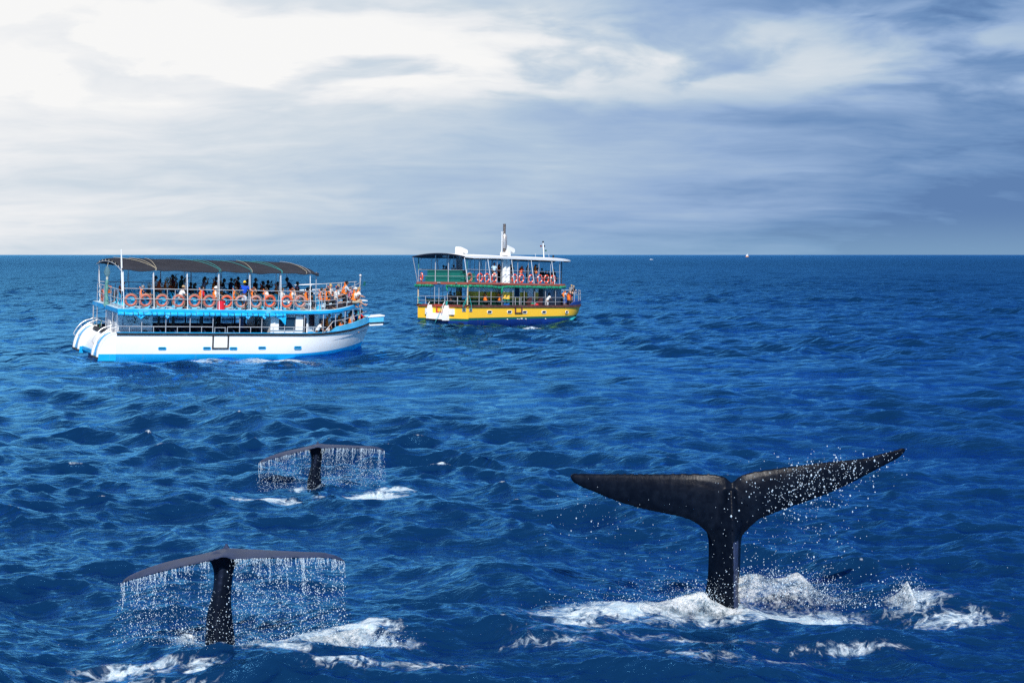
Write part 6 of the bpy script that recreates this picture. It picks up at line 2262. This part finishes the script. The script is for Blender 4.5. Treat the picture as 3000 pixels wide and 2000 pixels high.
# under the canopy, behind
W(356, 0.4, 'sit', 'lone person in white shirt with dark collar behind the antenna pole, facing the stern', shirt='white', skin='brown', hair=('short', 'brown'), jacket='dark', yaw=180, dz=0.12)
W(457, 0.6, 'stand', 'person in white tee shirt and red life jacket standing behind the second canopy post', shirt='white', skin='brown', hair=('short', 'black'), jacket='dark', legs=('trousers', 'denim'))
W(470, 0.1, 'stand', 'smaller black haired person in orange vest seen from behind right of the second canopy post', shirt='white', skin='brown', hair=('short', 'black'), jacket='dark', size=0.90, yaw=40)
W(491, 0.3, 'stand_photo', 'person in a pale hat and white shirt raising a camera under the canopy', shirt='white', skin='tan', hair=('short', 'black'), hat=('bucket', 'cream'), jacket=NJ, size=0.95)
W(506, 1.2, 'stand_hold', 'tall person in a dark cap behind the pale hat and camera', shirt='maroon', skin='brown', hair=('short', 'black'), hat=('cap', 'black'), jacket='dark', size=1.02)
W(516, 1.6, 'stand', 'grey haired person half hidden behind the thin post near the dark cap', shirt='palegrey', skin='tan', hair=('short', 'grey'), jacket='dark', size=0.93)
W(533, 1.2, 'stand_point', 'person in a dark green shirt pointing out to sea with the far arm', shirt='green', skin='brown', hair=('short', 'black'), jacket=None)
W(546, 0.3, 'stand', 'person in a pale dress standing behind the third canopy post', shirt='white', skin='fair', hair=('long', 'brown'), jacket=None, legs=('trousers', 'palegrey'), size=0.97)
W(559, 0.6, 'sit', 'dark haired seated child nearest the pale dress', shirt='maroon', skin='brown', hair=('short', 'black'), size=0.95, dz=0.1)
W(572, 0.4, 'sit', 'second dark haired seated child between the pale dress and the red jacket', shirt='charcoal', skin='tan', hair=('long', 'black'), size=0.95, dz=0.08)
W(600, 1.0, 'stand_photo', 'person in a brown sun hat and lavender tee shirt standing above the red jacket', shirt='lavender', skin='tan', hair=('long', 'brown'), hat=('sunhat', 'brown'), jacket=None, size=0.97, yaw=-25)
W(633, 0.5, 'stand', 'person in faded maroon tee shirt with tall orange collar beside the fourth canopy post', shirt='maroon', skin='brown', hair=('short', 'black'), hat=('cap', 'maroon'), jacket=NJ, legs=('trousers', 'denim'))
W(645, -0.9, 'sit_reach', 'person in a tan cap and grey white shirt behind the white hat', shirt='palegrey', skin='tan', hair=('short', 'brown'), hat=('cap', 'tan'), jacket=NJ, dz=0.25)
W(657, 0.8, 'stand_lean', 'person all in black with a black cap leaning on a seat back', shirt='black', skin='dark', hair=('short', 'black'), hat=('cap', 'black'), size=0.97)
W(678, 1.0, 'stand_photo', 'person in a navy tee shirt with a hand raised to the ear under the canopy', shirt='navy', skin='dark', hair=('short', 'black'), size=0.96)
W(698, 1.5, 'stand', 'person wearing a life jacket high on the shoulders behind the yellow cap', shirt='black', skin='dark', hair=('short', 'black'), jacket='dark', size=0.99)
W(725, 0.4, 'sit', 'dark seated figure immediately right of the yellow cap', shirt='charcoal', skin='dark', hair=('short', 'black'), dz=0.32)
W(749, 0.8, 'sit', 'bald looking seated figure in black above the red hair', shirt='black', skin='brown', hair=('short', 'brown'), size=1.04, dz=0.32)
W(771, 0.4, 'sit', 'seated figure with a dull orange collar left of the bright orange life jacket', shirt='charcoal', skin='dark', hair=('curly', 'black'), jacket='dark', dz=0.2)
W(785, 1.2, 'sit_photo', 'seated figure in black lifting a telephone above the bright orange life jacket', shirt='black', skin='dark', hair=('short', 'black'), dz=0.22)
W(814, 0.2, 'sit', 'seated figure in an orange life jacket behind the fifth white canopy post', shirt='palegrey', skin='brown', hair=('short', 'black'), jacket=NJ, dz=0.2)
W(843, 1.0, 'stand_lean', 'crew member in a dark blue shirt standing and leaning under the front of the canopy', shirt='navy', skin='dark', hair=('short', 'black'), hat=('cap', 'black'), yaw=160, size=1.05, group='crew of the white boat')
W(872, 0.6, 'sit', 'dark haired person seated above the pink cap', shirt='charcoal', skin='brown', hair=('curly', 'black'), dz=0.2)
# lower deck
W(638, 0.3, 'stand', 'crew member in dark blue standing in the shaded saloon of the white boat', ground=0.97, shirt='navy', skin='dark', hair=('short', 'black'), legs=('trousers', 'navy'), yaw=170, group='crew of the white boat', size=1.0)
W(942, -2.35, 'stand_lean', 'crew member in white tee shirt with red print bending at the lower deck rail', ground=0.95, shirt='white', skin='brown', hair=('short', 'black'), legs=('trousers', 'white'), yaw=-20, group='crew of the white boat', size=0.97, dz=-0.25)
W(965, -1.7, 'stand', 'bald person in sunglasses, white shirt and orange life jacket standing on the lower foredeck', ground=1.0, shirt='white', skin='tan', hair=None, glasses=True, jacket=NJ, legs=('trousers', 'palegrey'), dz=-0.05)
W(999, -1.45, 'sit_reach', 'person in sunglasses and a grey top holding the lower bow rail', ground=1.35, shirt='grey', long=True, skin='fair', hair=('long', 'brown'), glasses=True, jacket=NJ)
W(1029, -1.0, 'sit_face', 'person in a black cap resting the face on one hand on the lower foredeck', ground=1.45, shirt='palegrey', skin='fair', hair=('long', 'black'), hat=('cap', 'black'), jacket=NJ)
W(1043, -0.1, 'sit', 'person in a purple cap and deep blue shirt on the lower foredeck', ground=1.45, shirt='royal', skin='brown', hair=('short', 'black'), hat=('cap', 'purple'))
W(1060, 0.0, 'kneel', 'person in a red shirt with a black hair bun farthest forward on the lower foredeck', ground=1.45, shirt='red', skin='tan', hair=('bun', 'black'), jacket=NJ)


def Yp(px, y, pose, label, ground, dz=0.0, **kw):
    size, yaw = kw.get('size', 1.0), kw.get('yaw', 0.0)
    kw.setdefault('group', 'passengers on the yellow boat')
    x = 8.0
    h = POSES[pose]['head']
    for _ in range(3):
        p = yellow_boat.matrix_world @ Vector((x, y, ground + h.z * size))
        q = p - Vector((0, 0, CAM_H))
        py = 1000 - FPX * (q.y * SP + q.z * CP) / (q.y * CP - q.z * SP)
        x = local_xz(yellow_boat.matrix_world, px, py, y)[0] - math.cos(R(yaw)) * h.x * size
    return place_person(yellow_boat.matrix_world, x, y, ground + dz, pose, label, **kw)


YU, YL = 3.93, 1.52
Yp(1447, -2.75, 'stand_belly', 'crew member in pale blue tee shirt and cream shorts standing left of the funnel', YU, shirt='paleblue', skin='dark', hair=('short', 'black'), hat=('cap', 'navy'), legs=('shorts', 'cream'), yaw=-100, size=1.03, group='crew of the yellow boat')
Yp(1329, 0.2, 'sit', 'person in white cap and shirt showing above the right half of the green locker', YU, shirt='white', skin='dark', hair=('short', 'black'), hat=('cap', 'white'), dz=0.25)
Yp(1300, 1.4, 'sit', 'dark haired head, the left one of two, just above the green locker', YU, shirt='paleblue', skin='brown', hair=('curly', 'black'), dz=0.15)
Yp(1307, 1.1, 'sit', 'dark haired head, the right one of two, just above the green locker', YU, shirt='charcoal', skin='dark', hair=('short', 'black'), dz=0.1)
Yp(1463, -0.8, 'stand', 'person in a dull orange life jacket standing just left of the funnel', YU, shirt='maroon', skin='dark', hair=('long', 'black'), jacket='dark', legs=('trousers', 'charcoal'))
Yp(1470, -1.6, 'stand', 'person in dark clothes half hidden by the left side of the funnel', YU, shirt='charcoal', skin='dark', hair=('short', 'black'), jacket='dark', legs=('trousers', 'black'), size=0.95)
Yp(1497, -1.6, 'stand_photo', 'person in black with a camera at the face just right of the funnel', YU, shirt='black', skin='tan', hair=('short', 'black'), legs=('shorts', 'white'))
Yp(1530, -2.3, 'stand_lean', 'person in a pale cap, maroon shirt and orange life jacket leaning on the rail', YU, shirt='maroon', skin='fair', hair=('short', 'black'), hat=('bucket', 'paleblue'), jacket='dark', legs=('trousers', 'denim'))
Yp(1547, -0.9, 'stand_hold', 'person in a grey white tee shirt with an arm up under the roof, ochre shorts', YU, shirt='palegrey', skin='brown', hair=('short', 'black'), legs=('shorts', 'olive'))
Yp(1570, -2.2, 'stand_photo', 'person in navy tee shirt and orange life jacket holding a camera at the rail', YU, shirt='navy', skin='dark', hair=('short', 'black'), jacket=NJ, legs=('trousers', 'denim'), size=1.03)
Yp(1588, 0.0, 'sit', 'seated dark figure behind the third life ring from the bow', YU, shirt='charcoal', skin='dark', hair=('curly', 'black'), dz=0.15)
Yp(1600, -1.6, 'sit', 'seated figure in black with one shoulder turned, behind the second life ring from the bow', YU, shirt='black', skin='tan', hair=('long', 'black'), dz=-0.1)
Yp(1607, -1.0, 'sit', 'seated dark haired figure between the two life rings nearest the bow', YU, shirt='black', skin='brown', hair=('short', 'black'), dz=-0.1)
Yp(1617, -1.8, 'sit_edge', 'person sitting on the upper deck with legs stretched towards the bow and yellow sandals', YU, shirt='charcoal', skin='dark', hair=('curly', 'black'), dz=-0.40, legs=('shorts', 'charcoal'))
Yp(1622, 0.4, 'sit', 'seated dark head farthest forward under the roof', YU, shirt='black', skin='dark', hair=('short', 'black'), dz=0.12)
Yp(1319, -0.4, 'sit', 'dark seated figure at the stern rail of the lower deck, nearer the middle post', YL, shirt='black', skin='brown', hair=('short', 'black'), dz=0.12)
Yp(1331, -0.7, 'sit', 'dark seated figure at the stern rail of the lower deck, right of its neighbour', YL, shirt='charcoal', skin='dark', hair=('short', 'black'), dz=0.02)
Yp(1422, -2.4, 'sit', 'person in dark patterned shirt and orange life jacket, left of the seated pair', YL, shirt='brown', skin='fair', hair=('short', 'black'), jacket=NJ, long=True, legs=('trousers', 'charcoal'), dz=0.10)
Yp(1464, -2.4, 'sit_reach', 'person in grey tee shirt and orange life jacket, arms stretched forward, left of the funnel', YL, shirt='grey', skin='fair', hair=('short', 'black'), jacket=NJ, legs=('trousers', 'denim'), dz=0.10)
Yp(1609, -2.5, 'stand_lean', 'crew member in a white tee shirt and black cap leaning on the lower rail', YL, shirt='white', skin='brown', hair=('short', 'black'), hat=('cap', 'black'), legs=('trousers', 'palegrey'), group='crew of the yellow boat', size=1.0, dz=-0.25)
Yp(1656, -1.2, 'stand_bend', 'person in a pale shirt and orange life jacket bending down behind the bow rail', YL + 0.15, shirt='paleblue', skin='fair', hair=('short', 'brown'), jacket=NJ, legs=('trousers', 'charcoal'), dz=-0.05)
Yp(1667, -0.8, 'sit', 'seated person in an orange life jacket low at the bow of the yellow boat', YL + 0.3, shirt='red', skin='fair', hair=('short', 'brown'), jacket=NJ, dz=-0.1)
Yp(1675, -0.15, 'stand_lean', 'curly blond person in a grey tee shirt standing on the bow of the yellow boat', YL + 0.63, shirt='grey', skin='fair', hair=('curly', 'blond'), jacket=None, legs=('shorts', 'charcoal'), size=1.0)
Yp(1681, 0.35, 'stand_lean', 'second fair person close beside the curly blond one at the bow, black shorts', YL + 0.6, shirt='black', skin='fair', hair=('short', 'greyblond'), jacket=None, legs=('shorts', 'black'), size=0.98)


# ------------------------------------------------------------------ life rings and loose things on the boats
def ring_meshes(R0=0.325, r0=0.072):
    a = MB()
    n = 40
    a.grid([[((R0 + r0 * math.cos(t)) * math.cos(u), r0 * 0.85 * math.sin(t), (R0 + r0 * math.cos(t)) * math.sin(u)) for t in np.linspace(0, 2 * math.pi, 11)[:-1]] for u in np.linspace(0, 2 * math.pi, n + 1)[:-1]], closed_u=True, closed_v=True)
    line = MB()
    pts = []
    for k in range(4):
        for t in np.linspace(0, 1, 6)[:-1]:
            an = math.pi / 4 + (k + t) * math.pi / 2
            rr = R0 + r0 + 0.012 + 0.035 * math.sin(math.pi * t)
            pts.append((rr * math.cos(an), -0.03 * math.sin(math.pi * t), rr * math.sin(an)))
    line.tube(pts, 0.010, 4, closed=True)
    band = MB()
    for k in range(1):
        c0 = 0.0
        band.grid([[((R0 + (r0 + 0.004) * math.cos(t)) * math.cos(u), (r0 + 0.004) * 0.85 * math.sin(t), (R0 + (r0 + 0.004) * math.cos(t)) * math.sin(u)) for t in np.linspace(0, 2 * math.pi, 11)[:-1]] for u in np.linspace(c0 - 0.11, c0 + 0.11, 4)], closed_u=True)
    return a.mesh('ring', [EYE], True), line.mesh('grab_line', [ROPE], True), band.mesh('white_band', [WHITE], True)


RING, LINE, BAND = ring_meshes()
RINGC = {'faded': mat('faded orange ring', (0.46, 0.125, 0.085), 0.6, vary=0.12, scale=5.0, dirt=(0.42, 0.2, 0.16), dirt_amt=0.4),
         'orange': mat('orange ring', (0.62, 0.10, 0.045), 0.5, vary=0.1, scale=4.0),
         'pale': mat('bleached pink ring', (0.44, 0.22, 0.19), 0.7, vary=0.15, scale=6.0, dirt=(0.5, 0.12, 0.07), dirt_amt=0.3),
         'red': mat('red orange ring', (0.74, 0.065, 0.022), 0.4, vary=0.06, scale=4.0),
         'brown': mat('brown orange ring', (0.36, 0.10, 0.055), 0.6, vary=0.12, scale=5.0)}


def life_ring(boat, x, y, z, colour, label, group, bands=False, rz=0.0, tilt=0.0, spin=0.0, scale=1.0):
    M = boat @ Matrix.Translation((x, y, z)) @ Matrix.Rotation(R(rz), 4, 'Z') @ Matrix.Rotation(R(tilt), 4, 'X') @ Matrix.Rotation(R(spin), 4, 'Y') @ Matrix.Scale(scale, 4)
    root = empty('life_ring', M)
    tag(root, label, 'life ring', group)
    o = link(bpy.data.objects.new('ring', RING), root)
    o.material_slots[0].link = 'OBJECT'
    o.material_slots[0].material = RINGC[colour]
    if bands:
        for k in range(4):
            b_ = link(bpy.data.objects.new('white_band', BAND), root)
            b_.rotation_euler = (0, R(45 + 90 * k), 0)
    else:
        link(bpy.data.objects.new('grab_line', LINE), root)
    return root


RG = 'life rings along the white boat rail'
for i, (x, z, c, lab) in enumerate((
        (2.16, 3.54, 'faded', 'faded orange life ring nearest the stern, right of the antenna pole'),
        (3.06, 3.54, 'faded', 'faded orange life ring left of the second canopy post, below the grey haired person'),
        (4.11, 3.54, 'faded', 'faded orange life ring right of the second canopy post, empty seat behind it'),
        (5.15, 3.54, 'faded', 'faded orange life ring left of the third canopy post, below the tan cap'),
        (6.16, 3.56, 'faded', 'faded orange life ring right of the third canopy post, below the red jacket'),
        (7.11, 3.54, 'faded', 'faded orange life ring left of the fourth canopy post and the red bin'),
        (8.25, 3.54, 'orange', 'orange life ring half hidden behind the red bin'),
        (9.19, 3.55, 'pale', 'bleached orange life ring behind the left leg of the crew member in blue'),
        (10.16, 3.56, 'pale', 'bleached orange life ring just right of the crew member in blue'),
        (11.08, 3.60, 'orange', 'bright orange life ring left of the sixth canopy post'),
        (12.22, 3.59, 'orange', 'bright orange life ring right of the sixth canopy post'),
        (13.14, 3.61, 'pale', 'pinkish bleached life ring nearest the bow, beside the front canopy post'))):
    life_ring(white_boat.matrix_world, x, -2.66 if i not in (2, 6) else -2.63, z, c, lab, RG, spin=random.uniform(0, 90), tilt=4, scale=1.0)
life_ring(white_boat.matrix_world, 1.66, 1.9, 3.46, 'faded', 'faded life ring at the stern rail behind the hanging net and orange life jacket', 'life rings along the white boat rail', rz=88)

# red bin with a dark liner
bin_ = empty('waste_bin', white_boat.matrix_world @ Matrix.Translation((7.92, -2.58, deck_z(7.9))))
tag(bin_, 'bright red plastic bin with a dark liner standing at the deck edge', 'bin')
MB().tube([(0, 0, 0.0), (0, 0, 0.56)], [0.225, 0.265], 20).build('bucket', mat('red plastic', (0.68, 0.012, 0.028), 0.35, vary=0.05), bin_, smooth=True)
MB().tube([(0, 0, 0.565), (0.0, 0, 0.59), (0.0, 0, 0.64), (0.02, 0, 0.66)], [0.275, 0.30, 0.25, 0.12], 14).build('liner', mat('dark bin liner', (0.05, 0.045, 0.05), 0.3, vary=0.5, scale=12.0, bump=0.8, bscale=12.0), bin_, smooth=True)
MB().box(0.10, 0.15, -0.262, -0.235, 0.34, 0.39).build('sticker', WHITE, bin_)

# scoop net hanging from the canopy
net = empty('landing_net', white_boat.matrix_world @ Matrix.Translation((1.38, -0.05, 3.0)))
tag(net, 'long green fishing net hanging from the aft edge of the canopy', 'net')
NETM = mat('green netting', (0.10, 0.26, 0.24), 0.8, vary=0.35, scale=30.0, bump=0.8, bscale=40.0)


def net_material():
    m = bpy.data.materials.new('open green netting')
    m.use_nodes = True
    nt = NT(m.node_tree)
    co = nt.coord('Object')
    x, y, z = nt.sep(co)
    a = nt.math('SINE', (y + z) * 95.0)
    b_ = nt.math('SINE', (y - z) * 95.0)
    thread = nt.math('MAXIMUM', nt.step(nt.math('ABSOLUTE', a), 0.80, 0.9), nt.step(nt.math('ABSOLUTE', b_), 0.80, 0.9))
    dense = nt.step(z, 1.95, 1.3) * 0.55
    p = nt.node('ShaderNodeBsdfPrincipled')
    nt.put(p.inputs['Base Color'], nt.mix(nt.noise(co, 9.0, 4.0, 0.6), (0.07, 0.16, 0.16), (0.22, 0.33, 0.31)))
    p.inputs['Roughness'].default_value = 0.8
    tr = nt.node('ShaderNodeBsdfTransparent')
    mx = nt.node('ShaderNodeMixShader')
    nt.put(mx.inputs[0], nt.math('ADD', thread * 0.5, dense * 0.7 + 0.06, clamp=True))
    nt.t.links.new(tr.outputs[0], mx.inputs[1])
    nt.t.links.new(p.outputs[0], mx.inputs[2])
    o = nt.node('ShaderNodeOutputMaterial')
    nt.t.links.new(mx.outputs[0], o.inputs[0])
    return m


random.seed(12)
MB().tube([(0.02, 0.1, 2.38), (0.0, 0.08, 2.05), (0.0, 0.02, 1.86), (0.0, 0.0, 1.74)], [0.10, 0.22, 0.15, 0.06], 12, caps=False).build('net_bag', net_material(), net, smooth=True)
MB().tube([(0.0, 0.0, 1.76), (0.0, 0.02, 1.66), (0.0, 0.03, 1.56)], [0.06, 0.075, 0.06], 8).build('float', mat('cream float', (0.6, 0.58, 0.5), 0.6), net, smooth=True)
MB().tube([(random.uniform(-0.02, 0.02), 0.03 + random.uniform(-0.03, 0.03) - (0.05 if z < 0.5 else 0), z) for z in np.linspace(1.58, 0.12, 14)] + [(0.0, -0.05, 0.05), (0.0, 0.15, 0.03)], [0.07, 0.10, 0.11, 0.10, 0.12, 0.11, 0.10, 0.10, 0.12, 0.11, 0.10, 0.12, 0.12, 0.14, 0.2, 0.1], 9).build('net_tail', NETM, net, smooth=True)
MB().tube([(0.02, 0.15, 2.36), (0.1, 0.15, 2.72)], 0.012, 5).build('hanging_cord', ROPE, net)

# spare life jackets
lj = link(bpy.data.objects.new('life_jacket', JACKET['sit']))
lj.matrix_world = white_boat.matrix_world @ Matrix.Translation((1.85, 1.45, deck_z(2) + 0.0))
lj.material_slots[0].link = 'OBJECT'
lj.material_slots[0].material = ORANGE
tag(lj, 'empty orange life jacket over a seat back at the stern, behind the hanging net', 'life jacket')
# red and green bundle on the yellow boat
bd = empty('bundle', yellow_boat.matrix_world @ Matrix.Translation((10.9, -2.45, 1.52)))
tag(bd, 'red bags with green and white cloth heaped on the lower deck', 'bags')
MB().ball((0.0, 0, 0.22), (0.42, 0.25, 0.24), 12, 7).ball((0.55, 0.02, 0.24), (0.34, 0.24, 0.26), 12, 7).build('red_bag', mat('red bag cloth', (0.62, 0.02, 0.03), 0.6, vary=0.25, scale=6.0, bump=0.6, bscale=8.0), bd, smooth=True)
MB().ball((-0.12, -0.05, 0.42), (0.32, 0.2, 0.10), 10, 6).build('green_cloth', mat('green cloth', (0.04, 0.30, 0.18), 0.7, vary=0.4, scale=8.0), bd, smooth=True)
MB().ball((0.12, -0.12, 0.47), (0.20, 0.12, 0.05), 10, 6).build('white_cloth', WHITE, bd, smooth=True)

YG = 'life rings along the yellow boat rail'
for x, z, c, lab in (
        (0.35, 4.36, 'brown', 'dull brown orange life ring without white bands right of the green locker'),
        (1.95, 4.37, 'red', 'red orange life ring with white bands, first banded one from the stern'),
        (3.02, 4.37, 'red', 'red orange banded life ring behind the leaning white strut left of the crew member'),
        (4.16, 4.37, 'red', 'red orange banded life ring behind the bare legs of the crew member in cream shorts'),
        (7.35, 4.37, 'red', 'red orange banded life ring, left one of the pair right of the funnel'),
        (8.45, 4.37, 'red', 'red orange banded life ring, right one of the pair right of the funnel'),
        (10.0, 4.37, 'red', 'red orange banded life ring crossed by a white strut under the navy tee shirt'),
        (11.45, 4.37, 'red', 'red orange banded life ring, third from the bow end of the rail'),
        (12.56, 4.37, 'red', 'red orange banded life ring, second from the bow end of the rail'),
        (13.65, 4.37, 'red', 'red orange banded life ring closest to the bow end of the rail')):
    life_ring(yellow_boat.matrix_world, x, -2.82, z, c, lab, YG, bands=(c == 'red'), tilt=5, spin=random.uniform(-20, 20), scale=1.12)
life_ring(yellow_boat.matrix_world, 0.1, 2.72, 4.36, 'red', 'red orange life ring left of the green locker, seen nearly edge on', YG, bands=True, rz=55, scale=1.1)


def rope_thing(boat, pts, m_, label, r=0.028):
    o = MB().tube([boat @ Vector(p) for p in pts], r, 5).build('rope', m_, None, smooth=True)
    tag(o, label, 'rope', 'loose mooring ropes')
    return o


YM, WM = yellow_boat.matrix_world, white_boat.matrix_world
TEAL = mat('bright teal rope', (0.02, 0.34, 0.32), 0.8, vary=0.3, scale=20.0)
rope_thing(YM, [(-0.1, -2.98, 2.60), (-0.16, -2.8, 2.2), (-0.2, -2.55, 1.75), (-0.2, -2.6, 1.62), (-0.18, -2.75, 1.8), (-0.14, -2.95, 2.4)], TEAL, 'teal rope looped over the corner post of the yellow boat above its stern')
rope_thing(YM, [(0.0, -3.12, 2.7), (0.15, -3.15, 2.3), (0.3, -3.16, 1.85), (0.33, -3.14, 1.45)], TEAL, 'teal rope running from the corner post down to the fairlead on the side')
rope_thing(YM, [(-0.1, -0.58, 2.1), (-0.14, -0.66, 1.95), (-0.12, -0.5, 1.85), (-0.16, -0.62, 1.75), (-0.15, -0.5, 2.0), (-0.12, -0.65, 2.15)], TEAL, 'knotted teal rope on the middle stern post of the yellow boat', 0.05)
rope_thing(YM, [(-0.1, 2.95, 2.5), (-0.16, 2.75, 2.2), (-0.14, 2.9, 1.95), (-0.18, 2.6, 1.88), (-0.12, 2.4, 1.84)], TEAL, 'teal rope bunched at the far stern corner of the yellow boat', 0.035)
rope_thing(WM, [(1.28, 0.55, 2.0), (1.2, 0.5, 1.8), (1.14, 0.55, 1.5), (1.0, 0.6, 1.2), (0.92, 0.6, 0.95)], mat('dark green rope', (0.01, 0.10, 0.06), 0.7), 'dark green rope hanging over the white transom')
rope_thing(WM, [(17.9, -0.95, 2.95), (17.95, -1.02, 2.6), (17.9, -1.05, 2.3), (17.85, -1.06, 2.1)], TEAL, 'green rope looped over the bow bulwark of the white boat')

# ------------------------------------------------------------------ far boats near the horizon
p = sea_pt(2190, 753.5)
fb = empty('fishing_boat', Matrix.Translation(p) @ Matrix.Rotation(R(65), 4, 'Z'))
tag(fb, 'tiny distant boat with an orange hull and white upperworks on the horizon', 'boat')
hull_rows = []
for u in np.linspace(0, 1, 12):
    b_ = 2.6 * (1 - max(0, (u - 0.5) / 0.5) ** 2.2) + 0.05
    x = -7 + 15 * u
    zt = 2.6 + 1.2 * max(0, u - 0.55)
    hull_rows.append([(x, -b_, zt), (x, -b_ * 0.85, 0.4), (x, 0, -0.8), (x, b_ * 0.85, 0.4), (x, b_, zt)])
MB().grid(hull_rows).grid([[r_[0] for r_ in hull_rows], [r_[-1] for r_ in hull_rows]]).grid([[hull_rows[0][0], hull_rows[0][4]], [hull_rows[0][1], hull_rows[0][3]]]).build('hull', mat('orange hull', (0.75, 0.30, 0.10), 0.5), fb)
MB().box(-5, 1.5, -1.9, 1.9, 2.6, 5.0).build('cabin', WHITE, fb)
MB().box(-5.5, 2.2, -2.1, 2.1, 5.0, 5.25).build('cabin_roof', WHITE, fb)
MB().box(-3.5, -1.2, -1.5, 1.5, 5.25, 7.0).build('flybridge', WHITE, fb)
MB().tube([(0, 0, 5.2), (0, 0, 9.5)], 0.2, 6).build('mast', WHITE, fb)
p = sea_pt(1908, 761.5)
sb = empty('motor_boat', Matrix.Translation(p) @ Matrix.Scale(0.85, 4))
tag(sb, 'tiny low white motor boat far off right of the yellow boat', 'boat')
hull_rows = []
for u in np.linspace(0, 1, 10):
    b_ = 0.9 * (1 - max(0, (u - 0.5) / 0.5) ** 2.2) + 0.03
    x = -2.4 + 5 * u
    hull_rows.append([(x, -b_, 0.85 + 0.25 * u), (x, -b_ * 0.7, 0.0), (x, 0, -0.3), (x, b_ * 0.7, 0.0), (x, b_, 0.85 + 0.25 * u)])
MB().grid(hull_rows).grid([[r_[0] for r_ in hull_rows], [r_[-1] for r_ in hull_rows]]).grid([[hull_rows[0][0], hull_rows[0][4]], [hull_rows[0][1], hull_rows[0][3]]]).build('hull', mat('grey white hull', (0.42, 0.44, 0.46), 0.5), sb)
MB().box(-1.6, 0.4, -0.6, 0.6, 0.9, 1.25).build('cabin', WHITE, sb)
